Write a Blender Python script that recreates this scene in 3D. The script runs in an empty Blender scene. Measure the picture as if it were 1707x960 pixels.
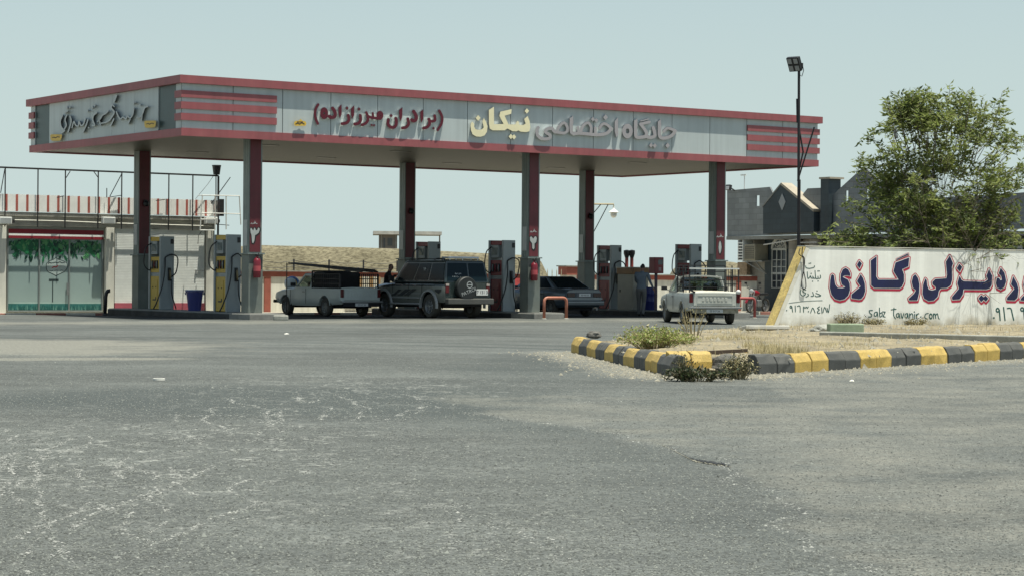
import bpy, bmesh, math, random
import numpy as np
from mathutils import Vector, Matrix, noise as mnoise
random.seed(7)
R = math.radians
scene = bpy.context.scene
COL = scene.collection

# ------------------------------------------------------------------ camera
FPX, PITCH, ROLL, CZ = 3640.0, R(.215), R(.473), 1.28
W0, H0 = 1707.0, 960.0
_c, _s = math.cos(PITCH), math.sin(PITCH)
FWD = Vector((0, _c, -_s)); _u0 = Vector((0, _s, _c)); _r0 = Vector((1, 0, 0))
RGT = _r0*math.cos(ROLL) + _u0*math.sin(ROLL)
UPV = -_r0*math.sin(ROLL) + _u0*math.cos(ROLL)
CAM = Vector((0, 0, CZ))
cd = bpy.data.cameras.new('camera'); cd.sensor_width = 36; cd.lens = FPX/W0*36
cd.clip_start = .1; cd.clip_end = 9000
cam = bpy.data.objects.new('camera', cd); COL.objects.link(cam)
cam.matrix_world = Matrix((( RGT.x, UPV.x, -FWD.x, 0), (RGT.y, UPV.y, -FWD.y, 0), (RGT.z, UPV.z, -FWD.z, CZ), (0, 0, 0, 1)))
scene.camera = cam

# ------------------------------------------------------------------ light
SUN_EL = 77.5
SUN_H = Vector((.80, -.60, 0)).normalized()
world = bpy.data.worlds.new('World'); scene.world = world; world.use_nodes = True
wn, wl = world.node_tree.nodes, world.node_tree.links
bg = wn['Background']; bg.inputs['Strength'].default_value = .085
sky = wn.new('ShaderNodeTexSky'); sky.sky_type = 'NISHITA'; sky.sun_disc = False
sky.sun_elevation = R(SUN_EL); sky.sun_rotation = math.atan2(SUN_H.x, SUN_H.y)
sky.air_density = 1.0; sky.dust_density = 1.0; sky.ozone_density = 1.0
hs = wn.new('ShaderNodeHueSaturation'); hs.inputs['Saturation'].default_value = .75
tint = wn.new('ShaderNodeMix'); tint.data_type = 'RGBA'; tint.blend_type = 'MULTIPLY'; tint.inputs['Factor'].default_value = 1
tint.inputs['B'].default_value = (.90, 1.0, .98, 1)
wl.new(sky.outputs[0], hs.inputs['Color']); wl.new(hs.outputs[0], tint.inputs['A']); 
wtc = wn.new('ShaderNodeTexCoord'); wsx = wn.new('ShaderNodeSeparateXYZ'); wl.new(wtc.outputs['Generated'], wsx.inputs[0])
wmr = wn.new('ShaderNodeMapRange'); wmr.interpolation_type = 'SMOOTHSTEP'; wmr.inputs['From Min'].default_value = .0; wmr.inputs['From Max'].default_value = .32; wl.new(wsx.outputs['Z'], wmr.inputs['Value'])
whz = wn.new('ShaderNodeMix'); whz.data_type = 'RGBA'; wl.new(wmr.outputs[0], whz.inputs['Factor'])
whz.inputs['A'].default_value = (4.95, 5.98, 5.85, 1)                        # dusty air near the horizon
wl.new(tint.outputs['Result'], whz.inputs['B']); wl.new(whz.outputs['Result'], bg.inputs['Color'])
sd = bpy.data.lights.new('sun', 'SUN'); sd.energy = 5.0; sd.angle = R(.5); sd.color = (1, .97, .86)
sun = bpy.data.objects.new('sun', sd); COL.objects.link(sun)
tosun = Vector((SUN_H.x*math.cos(R(SUN_EL)), SUN_H.y*math.cos(R(SUN_EL)), math.sin(R(SUN_EL))))
sun.rotation_euler = tosun.to_track_quat('Z', 'Y').to_euler()
vs = scene.view_settings
vs.view_transform = 'Standard'; vs.look = 'None'; vs.exposure = .45; vs.gamma = 1; vs.use_curve_mapping = False
scene.cycles.max_bounces = 8

# ------------------------------------------------------------------ frames
def ray(px, py):
    return (FWD + RGT*((px-W0/2)/FPX) - UPV*((py-H0/2)/FPX))
def on_z(px, py, z=0):
    d = ray(px, py); return CAM + d*((z-CZ)/d.z)
def at_y(px, py, y):
    d = ray(px, py); return CAM + d*(y/d.y)
def on_plane(px, py, p, n):
    d = ray(px, py); return CAM + d*((p-CAM).dot(n)/d.dot(n))
ANG = R(34.62)
U = Vector((math.cos(ANG), math.sin(ANG), 0)); V = Vector((-math.sin(ANG), math.cos(ANG), 0)); Z = Vector((0, 0, 1))
C0 = Vector((-9.876, 65.08, 0))
def cf(u, v, z=0): return C0 + U*u + V*v + Z*z
def to_cf(p):
    d = p - C0; return d.dot(U), d.dot(V), p.z
def pix_v(px, py, v):            # photo point on the plane v = const -> (u, z)
    p = on_plane(px, py, cf(0, v), V); a = to_cf(p); return a[0], a[2]
GL = -.17                         # level of the yard behind the islands
def gz(x, y):
    v = (Vector((x, y, 0))-C0).dot(V)
    t = min(1, max(0, (v-9.8)/2.6)); return GL*t*t*(3-2*t)

# ------------------------------------------------------------------ materials
def nodes_of(m):
    m.use_nodes = True; return m.node_tree.nodes, m.node_tree.links
MATS = {}
def M(name, col, rough=.6, metal=0., var=.12, scale=3., bump=0., bscale=60., spec=.5, dust=0., coat=0., fine=0., streak=0.):
    if name in MATS: return MATS[name]
    m = bpy.data.materials.new(name); n, l = nodes_of(m); b = n['Principled BSDF']
    b.inputs['Roughness'].default_value = rough; b.inputs['Metallic'].default_value = metal
    b.inputs['Specular IOR Level'].default_value = spec; b.inputs['Coat Weight'].default_value = coat
    tc = n.new('ShaderNodeTexCoord')
    nz = n.new('ShaderNodeTexNoise'); nz.inputs['Scale'].default_value = scale; nz.inputs['Detail'].default_value = 6; nz.inputs['Roughness'].default_value = .62
    l.new(tc.outputs['Object'], nz.inputs['Vector'])
    mr = n.new('ShaderNodeMapRange'); mr.inputs['From Min'].default_value = .3; mr.inputs['From Max'].default_value = .7
    l.new(nz.outputs['Fac'], mr.inputs['Value'])
    mx = n.new('ShaderNodeMix'); mx.data_type = 'RGBA'
    mx.inputs['A'].default_value = (*[c*(1-var) for c in col], 1); mx.inputs['B'].default_value = (*[min(1, c*(1+var)) for c in col], 1)
    l.new(mr.outputs[0], mx.inputs['Factor']); out = mx.outputs['Result']
    if streak:
        mp = n.new('ShaderNodeMapping'); mp.inputs['Scale'].default_value = (3.5, 3.5, .22); l.new(tc.outputs['Object'], mp.inputs['Vector'])
        n5 = n.new('ShaderNodeTexNoise'); n5.inputs['Scale'].default_value = 1.5; n5.inputs['Detail'].default_value = 6; l.new(mp.outputs[0], n5.inputs['Vector'])
        m5 = n.new('ShaderNodeMapRange'); m5.inputs['From Min'].default_value = .32; m5.inputs['From Max'].default_value = .66; m5.inputs['To Min'].default_value = 1-streak; m5.inputs['To Max'].default_value = 1+streak*.5
        l.new(n5.outputs['Fac'], m5.inputs['Value']); x5 = n.new('ShaderNodeVectorMath'); x5.operation = 'SCALE'; l.new(out, x5.inputs[0]); l.new(m5.outputs[0], x5.inputs['Scale']); out = x5.outputs[0]
    if fine:
        n2 = n.new('ShaderNodeTexNoise'); n2.inputs['Scale'].default_value = bscale; n2.inputs['Detail'].default_value = 3
        l.new(tc.outputs['Object'], n2.inputs['Vector'])
        m2 = n.new('ShaderNodeMapRange'); m2.inputs['From Min'].default_value = .3; m2.inputs['From Max'].default_value = .7
        m2.inputs['To Min'].default_value = 1-fine; m2.inputs['To Max'].default_value = 1+fine
        l.new(n2.outputs['Fac'], m2.inputs['Value'])
        x2 = n.new('ShaderNodeVectorMath'); x2.operation = 'SCALE'
        l.new(out, x2.inputs[0]); l.new(m2.outputs[0], x2.inputs['Scale']); out = x2.outputs[0]
    if dust:
        geo = n.new('ShaderNodeNewGeometry'); sx = n.new('ShaderNodeSeparateXYZ'); l.new(geo.outputs['Normal'], sx.inputs[0])
        n3 = n.new('ShaderNodeTexNoise'); n3.inputs['Scale'].default_value = 2.3; n3.inputs['Detail'].default_value = 5
        l.new(tc.outputs['Object'], n3.inputs['Vector'])
        a = n.new('ShaderNodeMath'); a.operation = 'MULTIPLY_ADD'; a.use_clamp = True
        l.new(sx.outputs['Z'], a.inputs[0]); a.inputs[1].default_value = .35; l.new(n3.outputs['Fac'], a.inputs[2])
        a2 = n.new('ShaderNodeMath'); a2.operation = 'MULTIPLY'; l.new(a.outputs[0], a2.inputs[0]); a2.inputs[1].default_value = dust
        m3 = n.new('ShaderNodeMix'); m3.data_type = 'RGBA'; l.new(a2.outputs[0], m3.inputs['Factor']); l.new(out, m3.inputs['A'])
        m3.inputs['B'].default_value = (.30, .27, .20, 1); out = m3.outputs['Result']
    l.new(out, b.inputs['Base Color'])
    if bump:
        n4 = n.new('ShaderNodeTexNoise'); n4.inputs['Scale'].default_value = bscale; n4.inputs['Detail'].default_value = 4
        l.new(tc.outputs['Object'], n4.inputs['Vector'])
        bp = n.new('ShaderNodeBump'); bp.inputs['Strength'].default_value = bump; bp.inputs['Distance'].default_value = .02
        l.new(n4.outputs['Fac'], bp.inputs['Height']); l.new(bp.outputs[0], b.inputs['Normal'])
    MATS[name] = m; return m
def glassy(name, col, alpha, rough=.05):
    m = bpy.data.materials.new(name); n, l = nodes_of(m); b = n['Principled BSDF']
    b.inputs['Base Color'].default_value = (*col, 1); b.inputs['Roughness'].default_value = rough; b.inputs['Alpha'].default_value = alpha
    MATS[name] = m; return m

RED = M('red_band', (.30, .072, .082), .5, .05, var=.14, scale=.6, dust=.16, streak=.12)
RED_D = M('red_panel', (.105, .010, .018), .5, var=.15, dust=.06, streak=.2)
ALU = M('aluminium_panel', (.46, .51, .50), .42, .05, var=.07, scale=.5, dust=.06, streak=.09)
ALU_C = M('column_cladding', (.20, .235, .22), .45, .2, var=.10, scale=2, streak=.2)
ALU_B = M('base_cladding', (.13, .155, .142), .5, .2, var=.18, scale=2.5, dust=.25)
DARKP = M('dark_panel', (.045, .075, .075), .35, .1)
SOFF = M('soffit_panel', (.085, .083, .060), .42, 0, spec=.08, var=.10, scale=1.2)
BLACK = M('black_plastic', (.012, .013, .014), .5)
RUBBER = M('tyre_rubber', (.022, .023, .023), .8, dust=.35)
STEEL = M('dark_steel', (.035, .035, .035), .55, .3, var=.3)
GREYST = M('grey_steel', (.30, .31, .30), .45, .6)
WHITEST = M('white_painted_steel', (.72, .73, .68), .5, var=.1)
CHROME = M('chrome', (.50, .43, .43), .25, .9, var=.05)
WHITE = M('white_edge', (.80, .80, .76), .5, var=.04)
CONC = M('concrete', (.30, .30, .26), .9, var=.25, scale=4, bump=.3, fine=.15)
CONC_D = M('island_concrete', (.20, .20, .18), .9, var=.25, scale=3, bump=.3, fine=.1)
def ground_material():
    m = bpy.data.materials.new('asphalt'); n, l = nodes_of(m); b = n['Principled BSDF']
    b.inputs['Roughness'].default_value = .88; b.inputs['Specular IOR Level'].default_value = .3
    geo = n.new('ShaderNodeNewGeometry'); P = geo.outputs['Position']
    def nz(scale, det=4, vec=None, rough=.6):
        t = n.new('ShaderNodeTexNoise'); t.inputs['Scale'].default_value = scale; t.inputs['Detail'].default_value = det; t.inputs['Roughness'].default_value = rough
        l.new(vec or P, t.inputs['Vector']); return t.outputs['Fac']
    def mr(x, a, b_, c=0, d=1):
        t = n.new('ShaderNodeMapRange'); t.inputs['From Min'].default_value = a; t.inputs['From Max'].default_value = b_
        t.inputs['To Min'].default_value = c; t.inputs['To Max'].default_value = d; l.new(x, t.inputs['Value']); return t.outputs[0]
    def mul(a, b_, op='MULTIPLY', clamp=False):
        t = n.new('ShaderNodeMath'); t.operation = op; t.use_clamp = clamp
        for i, x in enumerate((a, b_)):
            if isinstance(x, (int, float)): t.inputs[i].default_value = x
            else: l.new(x, t.inputs[i])
        return t.outputs[0]
    def mix(f, a, b_):
        t = n.new('ShaderNodeMix'); t.data_type = 'RGBA'
        l.new(f, t.inputs['Factor'])
        for k, x in (('A', a), ('B', b_)):
            if isinstance(x, tuple): t.inputs[k].default_value = (*x, 1)
            else: l.new(x, t.inputs[k])
        return t.outputs['Result']
    def att(name):
        t = n.new('ShaderNodeAttribute'); t.attribute_name = name; return t.outputs['Fac']
    # aggregate: light and dark stones of one to ten centimetres in darker binder
    def cells(scale):
        t = n.new('ShaderNodeTexVoronoi'); t.inputs['Scale'].default_value = scale; l.new(P, t.inputs['Vector'])
        q = n.new('ShaderNodeSeparateColor'); l.new(t.outputs['Color'], q.inputs[0]); return q.outputs[0]
    grain = cells(58); grain2 = nz(15, 3); mid = nz(1.1, 5); big = nz(.16, 4)
    g = mul(mul(mul(mr(grain, 0, 1, .62, 1.38), mr(cells(19), 0, 1, .88, 1.12)), mul(mr(cells(6.5), 0, 1, .95, 1.05), mr(grain2, .3, .7, .92, 1.08))), mul(mr(mid, .3, .7, .90, 1.10), mr(big, .3, .7, .76, 1.2)))
    # long smears left by tyres
    mp = n.new('ShaderNodeMapping'); mp.inputs['Rotation'].default_value = (0, 0, R(-52)); mp.inputs['Scale'].default_value = (.10, .9, 1)
    l.new(P, mp.inputs['Vector']); sm = nz(1.0, 4, mp.outputs[0])
    g = mul(g, mr(sm, .35, .65, .84, 1.09))
    base = n.new('ShaderNodeVectorMath'); base.operation = 'SCALE'; base.inputs[0].default_value = (.100, .107, .098); l.new(g, base.inputs['Scale'])
    col = base.outputs[0]
    # canopy shade put into the ground colour, then darker patches of newer tar
    col = mix(att('canopy_shade'), col, (.016, .018, .018))
    col = mix(mul(mr(mul(att('tar'), mr(nz(.5, 5), .2, .8, -.25, .25), 'ADD'), .25, .7), .8), col, (.050, .059, .056))
    # chalky filled cracks
    dn = n.new('ShaderNodeTexNoise'); dn.inputs['Scale'].default_value = 1.7; dn.inputs['Detail'].default_value = 5; l.new(P, dn.inputs['Vector'])
    dv = n.new('ShaderNodeVectorMath'); dv.operation = 'MULTIPLY_ADD'; l.new(dn.outputs['Color'], dv.inputs[0]); dv.inputs[1].default_value = (.9, .9, 0); l.new(P, dv.inputs[2])
    mp2 = n.new('ShaderNodeMapping'); mp2.inputs['Rotation'].default_value = (0, 0, R(8)); mp2.inputs['Scale'].default_value = (2.6, .5, 1); l.new(dv.outputs[0], mp2.inputs['Vector'])
    def crack(sc, th):
        vo = n.new('ShaderNodeTexVoronoi'); vo.feature = 'DISTANCE_TO_EDGE'; vo.inputs['Scale'].default_value = sc; l.new(mp2.outputs[0], vo.inputs['Vector'])
        return mr(vo.outputs['Distance'], 0, th, 1, 0)
    br = mul(mr(nz(2.0, 4), .44, .56), mr(nz(9, 3), .42, .56))
    ck = mul(mul(mul(crack(1.1, .034), crack(2.6, .055), 'MAXIMUM'), br), att('crack'))
    ck = mul(ck, mr(grain2, .25, .5), clamp=True)
    col = mix(mul(ck, .95), col, (.36, .365, .33))
    # dust and sand
    dz = mul(att('dust'), mul(mr(nz(.9, 6), .25, .75, -.38, .38), mr(nz(12, 4), .2, .8, -.16, .16), 'ADD'), 'ADD')
    sand = n.new('ShaderNodeVectorMath'); sand.operation = 'SCALE'; sand.inputs[0].default_value = (.190, .188, .158); l.new(mul(mr(grain2, .25, .75, .72, 1.2), mr(grain, .3, .7, .85, 1.15)), sand.inputs['Scale'])
    col = mix(mr(dz, .22, .80), col, sand.outputs[0])
    far = n.new('ShaderNodeVectorMath'); far.operation = 'LENGTH'; l.new(P, far.inputs[0])
    col = mix(mr(far.outputs['Value'], 105, 125), col, (.22, .19, .13))
    l.new(col, b.inputs['Base Color'])
    bp = n.new('ShaderNodeBump'); bp.inputs['Strength'].default_value = .55; bp.inputs['Distance'].default_value = .006
    l.new(grain, bp.inputs['Height']); l.new(bp.outputs[0], b.inputs['Normal'])
    return m

# ------------------------------------------------------------------ mesh helpers
class MB:
    def __init__(self): self.v = []; self.f = []; self.m = []
    def add(self, vs, fs, mi=0):
        o = len(self.v); self.v += [tuple(p) for p in vs]; self.f += [[i+o for i in f] for f in fs]; self.m += [mi]*len(fs); return self
    def box(self, c, s, mi=0, rz=0, rx=0, ry=0, taper=1.0):
        hx, hy, hz = s[0]/2, s[1]/2, s[2]/2
        ps = [Vector((x*(taper if z > 0 else 1), y*(taper if z > 0 else 1), z)) for z in (-hz, hz) for x, y in ((-hx, -hy), (hx, -hy), (hx, hy), (-hx, hy))]
        mt = Matrix.Rotation(rz, 3, 'Z') @ Matrix.Rotation(ry, 3, 'Y') @ Matrix.Rotation(rx, 3, 'X')
        c = Vector(c); ps = [mt@p + c for p in ps]
        return self.add(ps, [(0, 3, 2, 1), (4, 5, 6, 7), (0, 1, 5, 4), (1, 2, 6, 5), (2, 3, 7, 6), (3, 0, 4, 7)], mi)
    def span(self, a, b, mi=0):                     # axis aligned box from corner a to corner b
        a, b = Vector(a), Vector(b); return self.box((a+b)/2, [abs(x) for x in (b-a)], mi)
    def bar(self, a, b, w, t, mi=0, up=Z):          # box beam between two points
        a, b = Vector(a), Vector(b); d = (b-a).normalized()
        s = d.cross(up)
        s = s.normalized() if s.length > 1e-4 else Vector((1, 0, 0))
        q = s.cross(d)
        ps = [p + s*x*w/2 + q*y*t/2 for p in (a, b) for x, y in ((-1, -1), (1, -1), (1, 1), (-1, 1))]
        return self.add(ps, [(0, 3, 2, 1), (4, 5, 6, 7), (0, 1, 5, 4), (1, 2, 6, 5), (2, 3, 7, 6), (3, 0, 4, 7)], mi)
    def tube(self, pts, r, n=8, mi=0, caps=True):
        pts = [Vector(p) for p in pts]; rs = r if isinstance(r, (list, tuple)) else [r]*len(pts)
        rings = []; q = None
        for i, p in enumerate(pts):
            d = (pts[min(i+1, len(pts)-1)] - pts[max(i-1, 0)]).normalized()
            if q is None: q = d.cross(Z if abs(d.z) < .9 else Vector((1, 0, 0))).normalized()
            q = (q - d*q.dot(d)).normalized(); w = d.cross(q)
            rings.append([p + (q*math.cos(2*math.pi*k/n) + w*math.sin(2*math.pi*k/n))*rs[i] for k in range(n)])
        vs = [p for g in rings for p in g]; fs = []
        for i in range(len(pts)-1):
            for k in range(n):
                k2 = (k+1) % n; fs.append((i*n+k, i*n+k2, (i+1)*n+k2, (i+1)*n+k))
        if caps: fs += [tuple(range(n-1, -1, -1)), tuple(range((len(pts)-1)*n, len(pts)*n))]
        return self.add(vs, fs, mi)
    def lathe(self, prof, n=24, c=(0, 0, 0), axis='Z', mi=0, caps=True):     # prof: (radius, height)
        c = Vector(c); vs = []
        for r, h in prof:
            for k in range(n):
                a = 2*math.pi*k/n; x, y = r*math.cos(a), r*math.sin(a)
                vs.append(c + (Vector((x, y, h)) if axis == 'Z' else Vector((x, h, y)) if axis == 'Y' else Vector((h, x, y))))
        fs = []
        for i in range(len(prof)-1):
            for k in range(n):
                k2 = (k+1) % n; fs.append((i*n+k, i*n+k2, (i+1)*n+k2, (i+1)*n+k))
        if caps: fs += [tuple(range(n-1, -1, -1)), tuple(range((len(prof)-1)*n, len(prof)*n))]
        return self.add(vs, fs, mi)
    def prism(self, poly, o, ax, ay, dep, mi=0, side=None):        # polygon in plane (o, ax, ay), extruded along dep
        o, ax, ay, dep = Vector(o), Vector(ax), Vector(ay), Vector(dep); k = len(poly)
        a = [o + ax*x + ay*y for x, y in poly]; b = [p + dep for p in a]
        self.add(a+b, [tuple(range(k)), tuple(range(2*k-1, k-1, -1))], mi)
        return self.add(a+b, [(i, k+i, k+(i+1) % k, (i+1) % k) for i in range(k)], mi if side is None else side)
    def loft(self, secs, mi=0, caps=True, mfun=None):              # list of rings with equal point counts
        k = len(secs[0]); vs = [p for s in secs for p in s]
        for i in range(len(secs)-1):
            for j in range(k):
                j2 = (j+1) % k; f = (i*k+j, i*k+j2, (i+1)*k+j2, (i+1)*k+j)
                self.add([vs[q] for q in f], [(0, 1, 2, 3)], mfun(i, j) if mfun else mi)
        if caps: self.add(secs[0], [tuple(range(k))], mi); self.add(secs[-1], [tuple(range(k-1, -1, -1))], mi)
        return self
    def ball(self, c, r, mi=0, n=12, sq=(1, 1, 1)):
        pr = [(max(.001, math.sin(math.pi*i/8))*r, -math.cos(math.pi*i/8)*r) for i in range(9)]
        o = len(self.v); self.lathe(pr, n, (0, 0, 0), 'Z', mi)
        for i in range(o, len(self.v)):
            x, y, z = self.v[i]; self.v[i] = (x*sq[0]+c[0], y*sq[1]+c[1], z*sq[2]+c[2])
        return self
    def mesh(self, name, mats, smooth=False, weld=True):
        me = bpy.data.meshes.new(name); me.from_pydata(self.v, [], self.f)
        for m in (mats if isinstance(mats, (list, tuple)) else [mats]): me.materials.append(m)
        me.polygons.foreach_set('material_index', self.m)
        bm = bmesh.new(); bm.from_mesh(me)
        if weld: bmesh.ops.remove_doubles(bm, verts=bm.verts, dist=1e-5)
        bmesh.ops.recalc_face_normals(bm, faces=bm.faces); bm.to_mesh(me); bm.free()
        if smooth: me.shade_smooth()
        return me
    def build(self, name, mats, parent=None, smooth=False, bevel=0, weld=True, auto=False):
        o = bpy.data.objects.new(name, self.mesh(name, mats, smooth or auto, weld)); COL.objects.link(o)
        if parent: o.parent = parent
        if auto:
            me = o.data; bm = bmesh.new(); bm.from_mesh(me)
            for e in bm.edges:
                e.smooth = len(e.link_faces) == 2 and e.calc_face_angle(0) < R(38)
            bm.to_mesh(me); bm.free()
        if bevel:
            b = o.modifiers.new('bevel', 'BEVEL'); b.width = bevel; b.segments = 2; b.limit_method = 'ANGLE'; b.angle_limit = R(30)
        return o
def empty(name, label, cat, loc=(0, 0, 0), rz=0, group=None):
    o = bpy.data.objects.new(name, None); o.empty_display_size = .3; COL.objects.link(o)
    o.location = loc; o.rotation_euler = (0, 0, rz); o['label'] = label; o['category'] = cat
    if group: o['group'] = group
    return o
def tag(o, label, cat, group=None):
    o['label'] = label; o['category'] = cat
    if group: o['group'] = group
    return o
def place(o, loc, rz=0): o.location = loc; o.rotation_euler = (0, 0, rz); return o
def structure(o, kind='structure'): o['kind'] = kind; return o
CHILD = {}
def copy_tree(o, parent=None):
    c = o.copy(); COL.objects.link(c)
    if parent: c.parent = parent
    for ch in list(o.children): copy_tree(ch, c)
    return c
def boolean(o, cutter):
    md = o.modifiers.new('cut', 'BOOLEAN'); md.object = cutter; md.operation = 'DIFFERENCE'; md.solver = 'EXACT'
    dg = bpy.context.evaluated_depsgraph_get(); dg.update()
    me = bpy.data.meshes.new_from_object(o.evaluated_get(dg)); o.modifiers.remove(md)
    old = o.data; o.data = me; bpy.data.meshes.remove(old)
    cm = cutter.data; bpy.data.objects.remove(cutter); bpy.data.meshes.remove(cm)

# ------------------------------------------------------------------ lettering: shapes -> filled meshes
def sdf_prims(prims, X, Y):
    out = np.full(X.shape, 1e6)
    for pr in prims:
        if pr[0] == 'p':
            P = np.array(pr[1], float); Q = np.roll(P, -1, 0); ins = np.zeros(X.shape, bool); d = np.full(X.shape, 1e6)
            for (x1, y1), (x2, y2) in zip(P, Q):
                dx, dy = x2-x1, y2-y1; t = np.clip(((X-x1)*dx+(Y-y1)*dy)/(dx*dx+dy*dy+1e-9), 0, 1)
                d = np.minimum(d, np.hypot(X-x1-t*dx, Y-y1-t*dy))
                if y1 != y2:
                    c = ((y1 > Y) != (y2 > Y)) & (X < (x2-x1)*(Y-y1)/(y2-y1)+x1); ins ^= c
            out = np.minimum(out, np.where(ins, -d, d))
        elif pr[0] == 's':
            P = pr[1]; w = pr[2]
            if len(P) == 1: out = np.minimum(out, np.hypot(X-P[0][0], Y-P[0][1])-w/2)
            for (x1, y1), (x2, y2) in zip(P, P[1:]):
                dx, dy = x2-x1, y2-y1; t = np.clip(((X-x1)*dx+(Y-y1)*dy)/(dx*dx+dy*dy+1e-9), 0, 1)
                out = np.minimum(out, np.hypot(X-x1-t*dx, Y-y1-t*dy)-w/2)
        elif pr[0] == 'o':                          # ring
            (cx, cy), rx, ry, w = pr[1:]
            r = np.hypot((X-cx)/rx, (Y-cy)/ry); out = np.minimum(out, np.abs(r-1)*min(rx, ry)-w/2)
        elif pr[0] == 'd':                          # diamond dot
            (cx, cy), a = pr[1:]
            out = np.minimum(out, (np.abs(X-cx)/.85+np.abs(Y-cy)-a)*.75)
    return out
def smooth_line(p, k=4):
    if len(p) < 3: return p
    out = []
    for i in range(len(p)-1):
        a, b, c, d = [np.array(p[max(0, min(len(p)-1, j))], float) for j in (i-1, i, i+1, i+2)]
        for s in range(k):
            t = s/k; out.append(tuple(.5*((2*b)+(c-a)*t+(2*a-5*b+4*c-d)*t*t+(3*b-a-3*c+d)*t**3)))
    out.append(tuple(p[-1])); return out
def iso_fill(F, xs, ys, lev=0.):                    # filled marching squares
    verts = {}; vl = []; faces = []
    def vid(key, x, y):
        if key not in verts: verts[key] = len(vl); vl.append((x, y))
        return verts[key]
    inside = F < lev; ny, nx = F.shape
    for j in range(ny-1):
        row = inside[j:j+2]
        for i in np.nonzero(row[0, :-1] | row[0, 1:] | row[1, :-1] | row[1, 1:])[0]:
            cs = [(i, j), (i+1, j), (i+1, j+1), (i, j+1)]; poly = []
            for k in range(4):
                a, b = cs[k], cs[(k+1) % 4]; fa, fb = F[a[1], a[0]]-lev, F[b[1], b[0]]-lev
                if fa < 0: poly.append(vid(a, xs[a[0]], ys[a[1]]))
                if (fa < 0) != (fb < 0):
                    t = min(.97, max(.03, fa/(fa-fb))); key = (min(a, b), max(a, b))
                    poly.append(vid(key, xs[a[0]]+t*(xs[b[0]]-xs[a[0]]), ys[a[1]]+t*(ys[b[1]]-ys[a[1]])))
            if len(poly) > 2: faces.append(poly)
    return vl, faces
def glyph(prims, crop, layers, mapper, name, mats, parent, step=2.2, depth=None):
    """layers: (offset, dx, dy, material index, lift); crop = (x0, y0, scale); mapper(px,py,lift)->world"""
    x0, y0, sc = crop
    allp = []
    for p in prims:
        if p[0] in 'ps': allp += list(p[1])
        elif p[0] == 'o': allp += [(p[1][0]-p[2], p[1][1]-p[3]), (p[1][0]+p[2], p[1][1]+p[3])]
        else: allp += [(p[1][0]-p[2], p[1][1]-p[2]), (p[1][0]+p[2], p[1][1]+p[2])]
    pad = 60 if depth is None else 34
    xs = np.arange(min(p[0] for p in allp)-pad, max(p[0] for p in allp)+pad, step)
    ys = np.arange(min(p[1] for p in allp)-pad, max(p[1] for p in allp)+pad, step)
    X, Y = np.meshgrid(xs, ys); mb = MB()
    bpy.context.view_layer.update(); inv = parent.matrix_world.inverted() if parent else Matrix()
    for off, dx, dy, mi, lift in layers:
        F = sdf_prims(prims, X-dx, Y-dy) if not callable(off) else off(prims, X, Y)
        vl, fs = iso_fill(F, xs, ys, 0 if callable(off) else off)
        P = [inv @ mapper(x0+x/sc, y0+y/sc, lift) for x, y in vl]
        mb.add(P, fs, mi)
        if depth:
            B = [inv @ mapper(x0+x/sc, y0+y/sc, lift-depth) for x, y in vl]
            cnt = {}
            for f in fs:
                for a, b in zip(f, f[1:]+f[:1]):
                    k = (min(a, b), max(a, b)); cnt[k] = None if k in cnt else (a, b)
            o = len(vl)
            mb.add(P+B, [(e[0], e[1], e[1]+o, e[0]+o) for e in cnt.values() if e], mi+1)
    me = bpy.data.meshes.new(name); me.from_pydata(mb.v, [], mb.f)
    for m in mats: me.materials.append(m)
    me.polygons.foreach_set('material_index', mb.m)
    bm = bmesh.new(); bm.from_mesh(me); bmesh.ops.remove_doubles(bm, verts=bm.verts, dist=1e-5)
    bmesh.ops.dissolve_degenerate(bm, edges=bm.edges, dist=1e-5); bm.to_mesh(me); bm.free()
    ob = bpy.data.objects.new(name, me); COL.objects.link(ob)
    if parent: ob.parent = parent
    return ob
def text_mesh(body, size, parent, mat, loc, rot, name, extrude=.002):
    c = bpy.data.curves.new(name, 'FONT'); c.body = body; c.size = size; c.align_x = 'CENTER'; c.align_y = 'CENTER'; c.extrude = extrude
    t = bpy.data.objects.new(name, c); COL.objects.link(t); bpy.context.view_layer.update()
    me = bpy.data.meshes.new_from_object(t.evaluated_get(bpy.context.evaluated_depsgraph_get()))
    bpy.data.objects.remove(t); bpy.data.curves.remove(c)
    me.materials.clear(); me.materials.append(mat)
    o = bpy.data.objects.new(name, me); COL.objects.link(o); o.parent = parent; o.location = loc; o.rotation_euler = rot
    return o

# ------------------------------------------------------------------ ground
def lines(lo, hi, step, far):
    a = list(np.arange(lo, hi+1e-6, step)); d = step; x = lo; left = []
    while x > -far: d *= 1.45; x -= d; left.append(x)
    d = step; x = hi; right = []
    while x < far: d *= 1.45; x += d; right.append(x)
    return left[::-1] + a + right
def sstep(a, b, x):
    t = min(1, max(0, (x-a)/(b-a))); return t*t*(3-2*t)
def seg_d(p, a, b):
    ax, ay = a; bx, by = b; dx, dy = bx-ax, by-ay
    t = max(0, min(1, ((p[0]-ax)*dx+(p[1]-ay)*dy)/(dx*dx+dy*dy))); return math.hypot(p[0]-ax-t*dx, p[1]-ay-t*dy)
K_TIP, K_COR, K_COR2, K_END = (1.06, 38.9), (2.12, 29.2), (3.42, 30.1), (16.6, 48.2)
SEAM_Y, SEAM_X = [8, 9.6, 11.5, 13, 15, 17.4, 19.2, 21, 27], [1.4, 1.45, 1.52, 1.55, 1.52, 1.13, .45, -.37, -1.5]
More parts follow.
